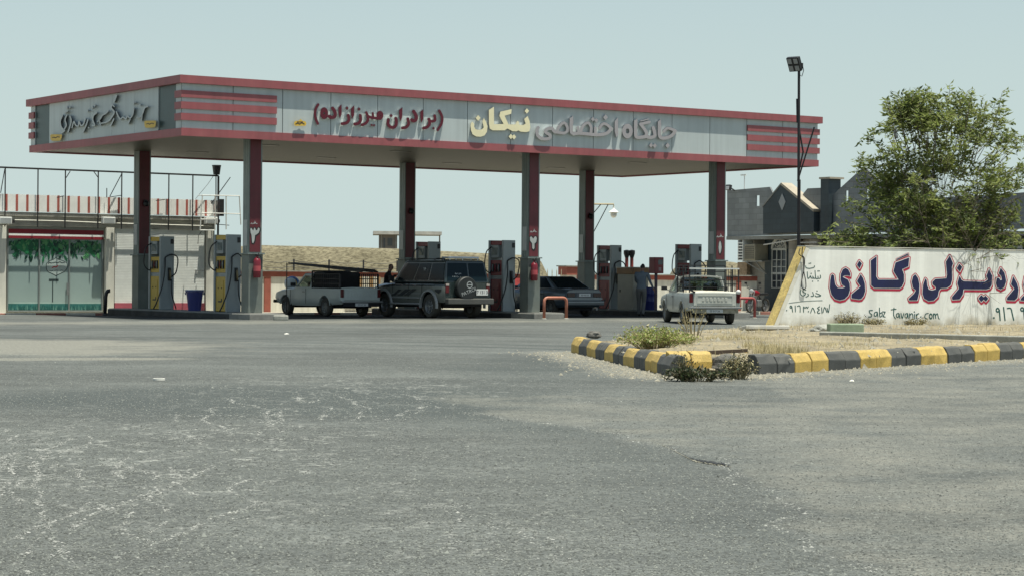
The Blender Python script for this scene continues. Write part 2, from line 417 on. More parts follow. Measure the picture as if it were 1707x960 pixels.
def build_ground():
    xs = lines(-15, 18, .2, 3200); ys = lines(7, 60, .2, 5200)
    nx = len(xs); vs = []; dust = []; crack = []; tar = []; canopy_shade = []
    for y in ys:
        for x in xs:
            vs.append((x, y, gz(x, y)))
            d = min(seg_d((x, y), K_TIP, K_COR), seg_d((x, y), K_COR, K_COR2), seg_d((x, y), K_COR2, K_END))
            a = .95*math.exp(-(d/.85)**2)
            a = max(a, 1.0*math.exp(-((abs(x+11.5)/6.2)**4+(abs(y-39.5)/5.2)**4)))          # dusty patch on the left
            a = max(a, 1.5*math.exp(-((y-33.6-.10*(x+9)-.3*math.sin(x*.9))/.55)**2)*sstep(-4.2, -6.5, x))
            v = (Vector((x, y, 0))-C0).dot(V)
            a = max(a, .62*math.exp(-((v+3.0)/2.6)**2))
            if x > 3.5: a = max(a, .42*sstep(2.5, 8, x-(y-20)*.15))
            if v > 9.5: a = max(a, .8)
            if y < 34 and x > 0: a = max(a, .46*sstep(.3, 2.6, x)*sstep(15, 20, y))
            xsm = float(np.interp(y, SEAM_Y, SEAM_X))+.10*math.sin(y*2.1)+.07*math.sin(y*5.3)
            right = sstep(-.10, .14, x-xsm)*sstep(27, 21, y)
            if y < 27: a = max(a*(.25+.75*right) if x < 3 else a, .44*right)
            q = to_cf(Vector((x, y, 0))); canopy_shade.append(.85*sstep(-.3, 1.2, q[1])*sstep(12.5, 10, q[1])*sstep(-1.5, .5, q[0])*sstep(26, 24, q[0]))  # mask of the canopy's shadow area, darkened in the ground colour
            a *= 1-min(1, canopy_shade[-1]*1.1)
            dust.append(a)
            c = math.exp(-(((x+2.6)/2.0)**2+((y-16)/4.6)**2)) + .85*math.exp(-(((x+1.6)/2.3)**2+((y-26)/3.4)**2))
            c += .5*math.exp(-(((x+.2)/.8)**2+((y-11)/2.)**2))
            tr = min(min(abs(math.hypot(x+13, y-22)-r)/w_ for r, w_ in ((23.2, .22), (24.9, .22), (30.5, .3), (32.3, .25))), 9)
            dk = .75*math.exp(-tr*tr)*sstep(34, 40, y)*sstep(62, 55, y)
            dust[-1] *= 1-.7*dk
            crack.append(min(1, c*1.15))
            tar.append(dk+(.38*sstep(.1, -.1, x-xsm)*math.exp(-((x-xsm)/1.7)**2)*sstep(27, 22, y) if y < 27 else 0)+1.0*math.exp(-(((x+3)/3.2)**2+((y-23.0)/3.2)**2)) + .6*math.exp(-(((x-.2)/1.6)**2+((y-32)/7)**2)))
    fs = [(j*nx+i, j*nx+i+1, (j+1)*nx+i+1, (j+1)*nx+i) for j in range(len(ys)-1) for i in range(nx-1)]
    me = bpy.data.meshes.new('ground'); me.from_pydata(vs, [], fs)
    for nm, dat in (('dust', dust), ('crack', crack), ('tar', tar), ('canopy_shade', canopy_shade)):
        at = me.attributes.new(nm, 'FLOAT', 'POINT'); at.data.foreach_set('value', dat)
    me.materials.append(ground_material()); me.shade_smooth()
    o = bpy.data.objects.new('ground', me); COL.objects.link(o); structure(o)
build_ground()

# a broken edge in the asphalt with sand in it
mb = MB()
def ribbon(mb, pts, ws, z, mi):
    vs = []
    for (x, y), w in zip(pts, ws): vs += [(x, y-w/2, z), (x, y+w/2, z)]
    return mb.add(vs, [(2*i, 2*i+2, 2*i+3, 2*i+1) for i in range(len(pts)-1)], mi)
rnd = random.Random(3)
pix = [(1085, 733), (1100, 740), (1118, 747), (1136, 757), (1150, 764), (1163, 768), (1176, 770), (1190, 772), (1205, 774), (1220, 777)]
pts = [on_z(*p)[:2] for p in pix]
def dense(v, k=7): return [v[i]+(v[i+1]-v[i])*t/k for i in range(len(v)-1) for t in range(k)]+[v[-1]]
qx, qy = dense([p[0] for p in pts]), dense([p[1] for p in pts])
wd = dense([.01, .02, .03, .07, .13, .16, .26, .32, .24, .02]); ws = dense([.02, .04, .07, .12, .14, .16, .14, .10, .06, .02])
ribbon(mb, [(x, y-.09+rnd.gauss(0, .035)) for x, y in zip(qx, qy)], [w*rnd.uniform(.3, 1.3) for w in ws], .004, 0)
ribbon(mb, [(x, y+rnd.gauss(0, .03)) for x, y in zip(qx, qy)], [w*rnd.uniform(.25, 1.25) for w in wd], .008, 1)
structure(mb.build('road_crack', [M('sand', (.20, .19, .145), .95, var=.25, scale=20), M('tar_crack', (.02, .022, .022), .9)]))

# ------------------------------------------------------------------ median
SOIL = M('dry_soil', (.225, .190, .120), .95, var=.42, scale=.9, bump=.6, bscale=22, fine=.3)
PM = [K_TIP, K_COR, K_COR2, K_END, (30, 66), (30, 80), (6.4, 53.2), (3.2, 46.5)]
def inside(p, poly):
    c = False; k = len(poly)
    for i in range(k):
        (x1, y1), (x2, y2) = poly[i], poly[(i+1) % k]
        if (y1 > p[1]) != (y2 > p[1]) and p[0] < (x2-x1)*(p[1]-y1)/(y2-y1)+x1: c = not c
    return c
def soil_z(x, y):
    dk = min(seg_d((x, y), K_TIP, K_COR), seg_d((x, y), K_COR2, K_END))
    db = min(seg_d((x, y), PM[5], PM[6]), seg_d((x, y), PM[6], PM[7]), seg_d((x, y), PM[7], PM[0]))
    dm = seg_d((x, y), K_COR, K_COR2)
    z = .20 + .05*sstep(.2, 2.5, dk) + .05*mnoise.noise((x*.9, y*.9, 2)) + .03*mnoise.noise((x*3, y*3, 5))
    return (z*sstep(0, 1.1, db) if db < 1.1 else z)*(.35+.65*sstep(0, 1.2, dm)) + .006
st = .22; idx = {}; vs = []; fs = []
gx = np.arange(.8, 30.2, st); gy = np.arange(29, 80, st)
for j, y in enumerate(gy):
    for i, x in enumerate(gx):
        if inside((x, y), PM): idx[i, j] = len(vs); vs.append((x, y, soil_z(x, y)))
for (i, j) in idx:
    q = [(i, j), (i+1, j), (i+1, j+1), (i, j+1)]
    if all(k in idx for k in q): fs.append([idx[k] for k in q])
mb = MB(); mb.add(vs, fs); structure(mb.build('median_soil', SOIL, smooth=True))

YEL = M('kerb_yellow', (.50, .335, .06), .75, var=.24, scale=4, bump=.35, fine=.2, dust=.35)
BLK = M('kerb_black', (.042, .048, .050), .75, var=.25, scale=5, bump=.25, fine=.15, dust=.22)
ORD = ['first', 'second', 'third', 'fourth', 'fifth', 'sixth', 'seventh', 'eighth', 'ninth', 'tenth', 'eleventh', 'twelfth', 'thirteenth', 'fourteenth', 'fifteenth', 'sixteenth', 'seventeenth', 'eighteenth', 'nineteenth', 'twentieth', 'twenty-first', 'twenty-second']
def kerb_block(L, mat, rn, inward):
    """x along the kerb, +y towards the soil"""
    mb = MB(); h = .275; half = L/2
    for k in range(2):
        a, b = -half+k*half+(.006 if k else 0), -half+(k+1)*half-(.006 if not k else 0)
        j = [rn.uniform(-.012, .012) for _ in range(4)]
        prof = [(0, -.02), (.0+j[0], h*.56+j[1]), (.055+j[0], h-.03+j[2]), (.09, h+j[2]), (.20, h+j[3]), (.22, -.02)]
        n = 3; secs = []
        for s in range(n+1):
            x = a+(b-a)*s/n
            secs.append([Vector((x, (y+rn.uniform(-.006, .006))*inward, z+(rn.uniform(-.006, .006) if z > 0 else 0))) for y, z in prof])
        mb.loft(secs)
    return mb.build('kerb_block', mat, bevel=.012)
def kerb_row(a, b, n, first_yellow, side, from_txt, group, skip=()):
    a, b = Vector((*a, 0)), Vector((*b, 0)); d = (b-a); L = d.length/n; d.normalize(); rn = random.Random(5)
    cnt = {0: 0, 1: 0}
    for k in range(n):
        y = (k % 2 == 0) == first_yellow; cnt[y] += 1
        if k in skip: continue
        o = kerb_block(L-.012, YEL if y else BLK, rn, side)
        c = a+d*(L*(k+.5)); place(o, (c.x, c.y, rn.uniform(-.012, .008)), math.atan2(d.y, d.x)+rn.uniform(-.012, .012))
        tag(o, f"{ORD[cnt[y]-1]} {'yellow' if y else 'black'} kerb block {from_txt}", 'kerb block', group)
kerb_row(K_TIP, K_COR, 10, True, 1, 'from the far tip of the left kerb row', 'yellow and black kerb blocks on the left edge of the median')
kerb_row(K_COR2, K_END, 22, False, 1, 'from the broken corner along the right kerb row', 'yellow and black kerb blocks on the right edge of the median', skip=())
# broken corner: a yellow stump, a rubble lump, a fallen yellow piece
def rock(name, r, sq, mat, seed, loc, label, cat, group=None, sub=3, rough=.28):
    bm = bmesh.new(); bmesh.ops.create_icosphere(bm, subdivisions=sub, radius=r)
    for v in bm.verts:
        n = mnoise.noise(v.co*(1.6/r)+Vector((seed, 0, 0)))*rough + mnoise.noise(v.co*(4/r)+Vector((0, seed, 0)))*rough*.4
        v.co *= 1+n; v.co.x *= sq[0]; v.co.y *= sq[1]; v.co.z *= sq[2]
    me = bpy.data.meshes.new(name); bm.to_mesh(me); bm.free(); me.materials.append(mat)
    o = bpy.data.objects.new(name, me); COL.objects.link(o); o.location = loc
    return tag(o, label, cat, group)
o = kerb_block(.62, YEL, random.Random(9), 1); p = at_y(1153, 620, 29.8); place(o, (p.x, 29.8, .035), R(20)); o.rotation_euler.x = R(4)
tag(o, 'broken yellow kerb block behind the dark weed at the median corner', 'kerb block')
rock('rubble_lump', .20, (1.25, .8, .72), M('rubble_dark', (.12, .115, .10), .95, var=.4, scale=7, bump=.5, fine=.3), 3.1, at_y(1208, 608, 30.0), 'rough grey rubble lump lying between the broken kerb ends', 'rubble')
o = kerb_block(.42, YEL, random.Random(11), 1); p = on_z(1224, 604, .1); place(o, (p.x, p.y+.4, .03), R(-15)); o.rotation_euler.x = R(-20)
tag(o, 'fallen yellow kerb fragment tilted beside the rubble lump', 'kerb block')
mb = MB(); mb.bar((-.35, 0, 0), (.33, .1, .03), .07, .05); o = mb.build('timber_scrap', M('old_wood', (.07, .05, .035), .9)); place(o, on_z(1212, 591, .22)+Vector((0, 0, .03)), .2)
tag(o, 'dark timber scrap lying on the soil behind the broken kerb', 'wood scrap')
# paving slabs and blocks lying on the median
mb = MB(); mb.box((0, 0, .13), (.95, .6, .09), rx=R(-5)); mb.box((.02, -.02, .04), (.8, .45, .10)); mb.box((.62, .05, .03), (.7, .4, .05))
o = mb.build('broken_slab', M('slab_pale', (.46, .45, .40), .85, var=.2, bump=.3), bevel=.02); place(o, on_z(1274, 557, .17), R(8)); tag(o, 'white topped broken concrete slab at the foot of the slanted wall end', 'concrete slab')
mb = MB(); mb.span((-.33, -.15, 0), (.33, .15, .24)); o = mb.build('concrete_block', M('green_block', (.27, .33, .22), .9, var=.2, bump=.3), bevel=.02)
place(o, on_z(1409, 560, .26), R(4)); tag(o, 'pale green concrete block standing before the painted wall', 'concrete block')
rock('rubble_stone', .17, (1.6, 1, .6), CONC, 8.2, on_z(1374, 552, .28)+Vector((0, 0, .04)), 'pale rubble stone left of the green concrete block', 'rubble')
rock('rubble_stone', .10, (1.6, 1, .8), MATS['rubble_dark'], 6.2, on_z(990, 562, .12)+Vector((0, 0, .05)), 'grey rubble stone beside the far end of the left kerb row', 'rubble')
# low edging in front of the sign wall
e0, e1 = on_z(1368, 559, .27), on_z(1707, 569, .25); e2 = e1+(e1-e0)*1.2
mb = MB(); mb.bar((e0.x, e0.y, .27), (e2.x, e2.y, .27), .14, .16); structure(mb.build('planter_edging', CONC, bevel=.02))

# ------------------------------------------------------------------ canopy of the filling station
LU, LV, ZB, ZT = 25.48, 11.67, 5.484, 7.29
canopy = empty('station_canopy', 'grey and red filling station canopy on six clad columns with raised lettering', 'canopy', C0, ANG)
IN = .125
mb = MB(); t = .24
mb.span((-IN, -IN, ZT-t), (LU+IN, .25, ZT)); mb.span((-IN, LV-.25, ZT-t), (LU+IN, LV+IN, ZT))
mb.span((-IN, .252, ZT-t), (.25, LV-.252, ZT)); mb.span((LU-.25, .252, ZT-t), (LU+IN, LV-.252, ZT)); mb.span((.252, .252, ZT-.12), (LU-.252, LV-.252, ZT-.02))
mb.build('top_band', RED, canopy)
t = .235; I2 = .03
mb = MB(); mb.span((-I2, -I2, ZB), (LU+I2, .12, ZB+t)); mb.span((-I2, LV-.12, ZB), (LU+I2, LV+I2, ZB+t))
mb.span((-I2, .122, ZB), (.12, LV-.122, ZB+t)); mb.span((LU-.12, .122, ZB), (LU+I2, LV-.122, ZB+t))
mb.build('bottom_band', RED, canopy)
zi0, zi1 = ZB+.237, ZT-.242
n = 15; w = LU/n
for k in range(n):
    mb = MB(); mb.span((k*w+.012, 0, zi0), ((k+1)*w-.012, .05, zi1)); mb.build('fascia_panel', ALU, canopy)
    mb = MB(); mb.span((k*w+.012, LV-.05, zi0), ((k+1)*w-.012, LV, zi1)); mb.build('fascia_panel', ALU, canopy)
sp = [(0, .42, 0), (.42, 1.62, 1), (1.62, 3.3, 0), (3.3, 5.0, 0), (5.0, 6.7, 0), (6.7, 8.4, 0), (8.4, 10.05, 0), (10.05, 11.27, 1), (11.27, LV, 0)]
for a, b, dk in sp:
    a = max(a, .055); b = min(b, LV-.055)
    mb = MB(); mb.span((.03 if dk else 0, a+.008, zi0), (.06, b-.008, zi1)); mb.build('dark_panel' if dk else 'fascia_panel', DARKP if dk else ALU, canopy)
    mb = MB(); mb.span((LU-.06, a+.008, zi0), (LU, b-.008, zi1)); mb.build('fascia_panel', ALU, canopy)
mb = MB(); mb.span((.1, .1, zi0-.1), (LU-.1, .12, zi1+.1)); mb.span((.1, LV-.12, zi0-.1), (LU-.1, LV-.1, zi1+.1)); mb.span((.1, .121, zi0-.1), (.12, LV-.121, zi1+.1)); mb.span((LU-.12, .121, zi0-.1), (LU-.1, LV-.121, zi1+.1))
mb.build('fascia_backing', BLACK, canopy)
# decorative bars wrapping the corners
ub0 = pix_v(463, 165, -.1)[0]; ub1 = pix_v(1248, 215, -.1)[0]
for zc in (6.735, 6.395, 6.055):
    for a, b, ue in ((-.055, ub0, -1), (ub1, LU+.055, 1)):
        mb = MB(); mb.span((a, -.055, zc-.105), (b, -.001, zc+.105))
        if ue < 0: mb.span((-.055, -.0009, zc-.105), (-.001, .40, zc+.105))
        else: mb.span((LU+.001, -.0009, zc-.105), (LU+.055, .40, zc+.105))
        mb.build('stripe_bar', RED, canopy)
    mb = MB(); mb.span((-.055, LV-.4, zc-.105), (-.001, LV+.055, zc+.105)); mb.span((-.0009, LV+.001, zc-.105), (2, LV+.055, zc+.105)); mb.build('stripe_bar', RED, canopy)
# soffit: long aluminium strips
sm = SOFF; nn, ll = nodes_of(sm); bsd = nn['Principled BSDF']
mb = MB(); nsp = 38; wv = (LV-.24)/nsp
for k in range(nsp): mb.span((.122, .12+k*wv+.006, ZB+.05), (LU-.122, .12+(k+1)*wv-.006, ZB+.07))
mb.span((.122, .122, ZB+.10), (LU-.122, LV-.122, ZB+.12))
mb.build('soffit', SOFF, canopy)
for uu in (4.5, 9.5, 14.8, 19.5):
    for vv in (3.0, 8.0):
        mb = MB(); mb.span((uu-.35, vv-.12, ZB+.035), (uu+.35, vv+.12, ZB+.0495)); mb.build('recessed_light', M('lamp_glass', (.12, .12, .10), .4), canopy)

# columns
CW = .43
COLS = [(k, pix_v(px, py, v)[0]+CW/2, v+CW/2) for k, px, py, v in (('f', 416.3, 300, .50), ('f', 882, 320, .50), ('f', 1194, 340, .50), ('r', 232, 320, 8.95), ('r', 676, 330, 8.95), ('r', 976, 340, 8.95))]
print('columns', [(round(a, 2), round(b, 2)) for _, a, b in COLS])
NUMG = {0: ([('p', [(95, 150), (101, 137), (112, 152), (122, 165), (130, 140), (137, 138), (145, 162), (158, 160), (166, 138), (178, 140), (180, 160), (170, 185), (150, 200), (138, 205), (132, 255), (122, 278), (112, 275), (106, 205), (98, 185)])], (400, 355, 5.486)),
        1: ([('p', [(445, 140), (455, 130), (475, 152), (488, 132), (500, 132), (506, 150), (500, 182), (485, 195), (485, 235), (476, 247), (466, 235), (464, 192), (446, 168)])], (800, 370, 5.333)),
        2: ([('p', [(1113, 158), (1122, 180), (1126, 215), (1121, 250), (1112, 272), (1104, 250), (1101, 215), (1104, 180)])], (980, 370, 5.053))}
NUMM = [M('number_black', (.015, .015, .015), .5), M('number_grey', (.42, .44, .42), .45, .2)]
for i, (kind, cu, cv) in enumerate(COLS):
    h = CW/2; col_z0 = .2
    mb = MB(); mb.span((cu-h, cv-h, 1.9), (cu+h, cv+h, ZB+.052))
    for k in range(3): mb.span((cu-h-.012, cv-h+.03+k*.13, 2.06), (cu-h-.002, cv-h+.14+k*.13, ZB+.048))       # ribbed cladding
    c = mb.build('column', ALU_C, canopy)
    mb = MB(); mb.span((cu-h+.01, cv-h-.02, 2.06), (cu+h-.055, cv-h-.002, ZB+.046)); mb.build('red_panel', RED_D, c)
    mb = MB(); hb = h+.03; mb.span((cu-hb, cv-hb, col_z0), (cu+hb, cv+hb, 1.99)); mb.build('base_cladding', ALU_B, c, bevel=.01)
    mb = MB(); mb.span((cu-hb-.06, cv-hb-.06, 1.99), (cu+hb+.04, cv+hb+.04, 2.03)); mb.build('base_cap', ALU_C, c)
    mb = MB(); mb.span((cu-h-.03, cv-.12, 2.25 if kind == 'f' else 2.35), (cu-h-.014, cv+.12, 3.05)); nt = mb.build('notice_plate', M('notice', (.38, .40, .39), .4, .2), c)
    if kind == 'f':
        pl = cv-h-.0215
        def mp(px, py, lift, pl=pl): return on_plane(px, py, cf(0, pl-lift), V)
        pr, crop = NUMG[i]
        glyph(pr, crop, [(10 if i < 2 else 6, 2, 2, 0, .002), (0, 0, 0, 1, .006)], mp, 'column_number', NUMM, c, step=2.2)
        sx, sy, sc = crop; mx = {0: 128, 1: 475, 2: 1112}[i]; my = {0: 95, 1: 85, 2: 122}[i]; k = sc/5.4
        g = [('s', smooth_line([(mx-28*k, my+8), (mx-20*k, my-2), (mx-14*k, my+8), (mx-4*k, my+4), (mx+4*k, my-6)]), 5), ('s', smooth_line([(mx+4*k, my+6), (mx+14*k, my-8), (mx+18*k, my+6), (mx+30*k, my+4)]), 5), ('d', (mx+8*k, my-16), 5)]
        glyph(g, crop, [(0, 0, 0, 1, .002)], mp, 'column_lettering', NUMM, c, step=2)
    else:
        mb = MB(); mb.ball((cu+.0, cv-h-.10, 3.75), .10); mb.span((cu-.05, cv-h-.1, 3.80), (cu+.05, cv-h-.021, 3.88)); mb.build('security_camera', BLACK, c)

# ---- raised lettering
ST = [M('cream_face', (.80, .73, .47), .4, var=.05), M('letter_edge', (.85, .84, .78), .4, var=.04), CHROME, M('chrome_edge', (.75, .75, .75), .12, 1.0, var=.03), M('crimson_face', (.095, .004, .014), .4, var=.08), WHITE]
LP = -.11
def lmap(px, py, lift): return on_plane(px, py, cf(0, LP-lift), V)
CA, CB, CC = (480, 150, 6.096), (770, 160, 8.984), (880, 170, 6.565)
def letter(crop, prims, mi, step=2.4, grow=0):
    pr = [(p[0], smooth_line(list(p[1])), *p[2:]) if p[0] == 's' and len(p[1]) > 2 else p for p in prims]
    return glyph(pr, crop, [(grow, 0, 0, mi, 0)], lmap, 'sign_letter', ST, canopy, step, depth=.085)
letter(CB, [('p', [(130, 445), (136, 410), (158, 388), (185, 425), (184, 470), (205, 503), (250, 514), (300, 505), (326, 478), (320, 440), (306, 390), (328, 335), (362, 392), (384, 460), (376, 540), (340, 596), (280, 616), (212, 612), (160, 580), (136, 520)])], 0)
letter(CB, [('d', (243, 335), 44)], 0)
letter(CB, [('p', [(403, 215), (480, 165), (482, 428), (625, 425), (560, 305), (575, 240), (745, 202), (740, 272), (640, 302), (700, 432), (800, 432), (826, 378), (852, 388), (862, 438), (925, 438), (955, 418), (932, 350), (984, 305), (1014, 380), (1025, 480), (1010, 535), (960, 546), (880, 540), (845, 520), (820, 535), (760, 532), (680, 492), (640, 520), (462, 520), (417, 495), (405, 420)])], 0)
letter(CB, [('d', (973, 230), 40)], 0); letter(CB, [('d', (733, 612), 40)], 0); letter(CB, [('d', (780, 618), 40)], 0)
W1 = 36
letter(CC, [('s', [(1612, 318), (1560, 296), (1520, 292), (1488, 325)], 30), ('s', [(1612, 320), (1585, 362), (1530, 392), (1465, 398), (1440, 365), (1440, 300), (1440, 225)], W1), ('p', [(1422, 225), (1455, 190), (1460, 260), (1422, 260)])], 2)
letter(CC, [('d', (1530, 480), 30)], 2); letter(CC, [('d', (1348, 478), 27)], 2); letter(CC, [('d', (1388, 482), 27)], 2)
letter(CC, [('s', [(1373, 285), (1385, 330), (1388, 375), (1345, 392), (1300, 382), (1255, 388), (1200, 390), (1180, 360), (1180, 215)], W1), ('s', [(1330, 222), (1232, 245)], 30), ('s', [(1236, 248), (1296, 335), (1285, 385)], 34), ('p', [(1162, 222), (1195, 182), (1200, 260), (1162, 260)])], 2)
letter(CC, [('s', [(1322, 190), (1235, 212)], 12)], 2, 2)
letter(CC, [('o', (1090, 322), 38, 54, 38)], 2)
letter(CC, [('p', [(950, 215), (985, 172), (990, 360), (968, 392), (950, 330)])], 2)
letter(CC, [('s', [(915, 292), (860, 250), (820, 244), (785, 288)], 30), ('s', [(912, 296), (870, 342), (800, 360), (720, 360), (640, 352), (560, 345), (500, 348), (475, 320), (475, 190)], W1), ('s', [(738, 285), (740, 350)], 28), ('s', [(690, 330), (692, 280), (660, 232), (612, 255), (580, 320)], 30), ('s', [(548, 280), (556, 340)], 26), ('p', [(457, 200), (495, 150), (498, 240), (457, 240)])], 2)
letter(CC, [('d', (850, 172), 32)], 2); letter(CC, [('d', (712, 192), 26)], 2); letter(CC, [('d', (748, 205), 26)], 2)
letter(CC, [('s', [(432, 320), (432, 280), (400, 232), (352, 262), (325, 325), (390, 345), (430, 325)], 30), ('s', [(335, 335), (290, 325), (258, 290), (205, 305), (195, 335), (240, 365), (238, 398), (180, 408), (115, 380), (98, 325), (112, 285)], 34)], 2)
# crimson words
for prims in ([('s', [(307, 152), (280, 205), (278, 275), (303, 345)], 26)], [('o', (368, 240), 24, 36, 32)],
              [('s', [(455, 190), (478, 228), (478, 268), (450, 283), (418, 272)], 34)], [('p', [(512, 185), (545, 148), (546, 250), (528, 292), (516, 250)])],
              [('s', [(612, 262), (620, 305), (596, 338), (550, 346)], 30)], [('d', (600, 188), 20)], [('p', [(640, 195), (674, 158), (674, 260), (652, 302), (644, 260)])],
              [('s', [(735, 262), (738, 312), (715, 342), (678, 350)], 30)], [('d', (722, 198), 20)],
              [('o', (935, 262), 20, 26, 30), ('s', [(925, 292), (890, 290), (850, 284), (815, 270), (796, 232)], 26), ('s', [(862, 240), (866, 285)], 22), ('s', [(812, 270), (812, 312), (790, 342), (752, 358)], 28)],
              [('d', (852, 360), 15)], [('d', (876, 362), 15)],
              [('s', [(1020, 305), (1018, 352), (1048, 382), (1085, 378), (1102, 340), (1096, 292)], 32)], [('d', (1048, 266), 21)],
              [('p', [(1128, 210), (1164, 178), (1162, 280), (1142, 325), (1132, 280)])], [('s', [(1218, 298), (1226, 345), (1204, 380), (1164, 390)], 30)],
              [('s', [(1278, 222), (1302, 265), (1302, 302), (1280, 318), (1258, 308)], 34)], [('p', [(1345, 225), (1376, 200), (1376, 295), (1356, 338), (1348, 295)])],
              [('s', [(1490, 265), (1494, 312), (1450, 322), (1430, 300)], 28), ('s', [(1434, 300), (1440, 345), (1415, 380), (1378, 392)], 30)], [('d', (1480, 392), 16)],
              [('s', [(1538, 215), (1566, 275), (1562, 340), (1522, 410)], 26)]):
    letter(CA, prims, 4)
# little yellow crown-shaped emblem plates
def emblem(mapper, crop, prims, ink, par):
    e = glyph(prims, crop, [(0, 0, 0, 0, 0)], mapper, 'emblem_plate', [M('emblem_yellow', (.62, .40, .05), .45), M('emblem_edge', (.45, .30, .05), .5)], par, step=3, depth=.05)
    glyph(ink, crop, [(0, 0, 0, 0, .004)], mapper, 'emblem_ink', [M('emblem_ink', (.06, .04, .03), .6)], e, step=2.5)
emblem(lmap, CA, [('p', [(65, 330), (75, 318), (105, 318), (130, 298), (150, 318), (178, 322), (188, 345), (180, 368), (72, 368), (62, 350)])], [('s', [(80, 348), (100, 340), (120, 350), (140, 335), (165, 348)], 10), ('s', [(95, 328), (150, 328)], 8)], canopy)
# oblique lettering on the shaded side face
def smap(px, py, lift): return on_plane(px, py, cf(-.11-lift, 0), U)
CS = (60, 130, 6.828)
def sletter(prims):
    pr = [(p[0], smooth_line(list(p[1])), *p[2:]) if p[0] == 's' and len(p[1]) > 2 else p for p in prims]
    glyph(pr, CS, [(0, 0, 0, 0, 0)], smap, 'sign_letter', [M('dull_chrome', (.42, .44, .43), .35, .2), M('dull_chrome_edge', (.24, .25, .25), .4, .2)], canopy, 2.4, depth=.10)
for prims in ([('s', [(1268, 330), (1235, 345), (1215, 400), (1190, 445), (1150, 455)], 15)], [('s', [(1208, 430), (1200, 490)], 12)], [('d', (1110, 290), 14)], [('d', (1130, 282), 10)], [('d', (1185, 312), 12)],
              [('s', [(1112, 350), (1100, 420), (1070, 460), (1040, 440), (1020, 470), (990, 450), (960, 470), (935, 440), (915, 390)], 15)], [('s', [(1072, 470), (1050, 522)], 14)],
              [('s', [(915, 205), (888, 275)], 16)], [('s', [(890, 330), (865, 310), (858, 345), (890, 390), (868, 440), (830, 490), (790, 510), (740, 520)], 15)], [('s', [(885, 470), (850, 545)], 15)],
              [('s', [(820, 380), (790, 410), (755, 430), (730, 470), (700, 500)], 14)], [('s', [(715, 470), (735, 540)], 12)], [('s', [(690, 400), (655, 430), (645, 480), (668, 540), (640, 545)], 15)], [('d', (640, 340), 15)], [('d', (668, 320), 12)], [('d', (588, 378), 12)],
              [('s', [(590, 480), (570, 540), (535, 620)], 15)], [('s', [(560, 470), (540, 530), (510, 545), (490, 500), (480, 550), (450, 540), (430, 500), (410, 570)], 14)], [('d', (600, 570), 12)], [('s', [(385, 440), (400, 500), (365, 620)], 15)], [('s', [(350, 430), (330, 480), (345, 540), (320, 590)], 14)], [('s', [(300, 430), (275, 500), (290, 570), (325, 600), (290, 630)], 15)], [('d', (350, 345), 14)], [('d', (385, 340), 12)], [('s', [(360, 380), (330, 400)], 12)]):
    sletter(prims)
for q in ([(162, 655), (175, 645), (290, 645), (297, 660), (285, 705), (270, 718), (180, 720), (165, 700)], [(1232, 500), (1245, 490), (1362, 488), (1368, 505), (1360, 550), (1345, 568), (1250, 572), (1234, 550)]):
    x, y = q[0]
    emblem(smap, CS, [('p', q)], [('s', [(x+25, y+28), (x+45, y+22), (x+60, y+32), (x+80, y+18), (x+105, y+22)], 9)], canopy)

# ------------------------------------------------------------------ pump islands
def island(k, name_txt, v0, v1, label):
    cu = (COLS[k][1]+COLS[k+3][1])/2
    o = empty('pump_island', label, 'pump island', cf(cu, 0), ANG, 'raised concrete pump islands under the canopy')
    mb = MB(); hw = .62
    poly = [(-hw, v0), (hw, v0), (hw, v1), (-hw, v1)]
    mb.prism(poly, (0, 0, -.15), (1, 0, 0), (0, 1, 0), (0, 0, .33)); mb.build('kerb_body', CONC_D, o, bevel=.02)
    mb = MB(); mb.span((-hw-.006, v0+1.35, -.1), (-hw-.001, v1-.05, .16)); mb.build('shade_painted_face', M('shade_painted_concrete', (.028, .030, .030), .7, var=.5, scale=3), o)  # dark sheet that paints the canopy shade onto the island side
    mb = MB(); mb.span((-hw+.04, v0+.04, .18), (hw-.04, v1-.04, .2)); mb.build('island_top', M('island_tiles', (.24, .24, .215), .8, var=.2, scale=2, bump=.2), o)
    return cu
IU = [island(0, '', -.1, 10.3, 'raised concrete pump island carrying the two yellow fuel pumps'), island(1, '', -.15, 10.3, 'raised concrete pump island behind the dark off-road car'), island(2, '', -.15, 10.3, 'raised concrete pump island behind the man in grey')]

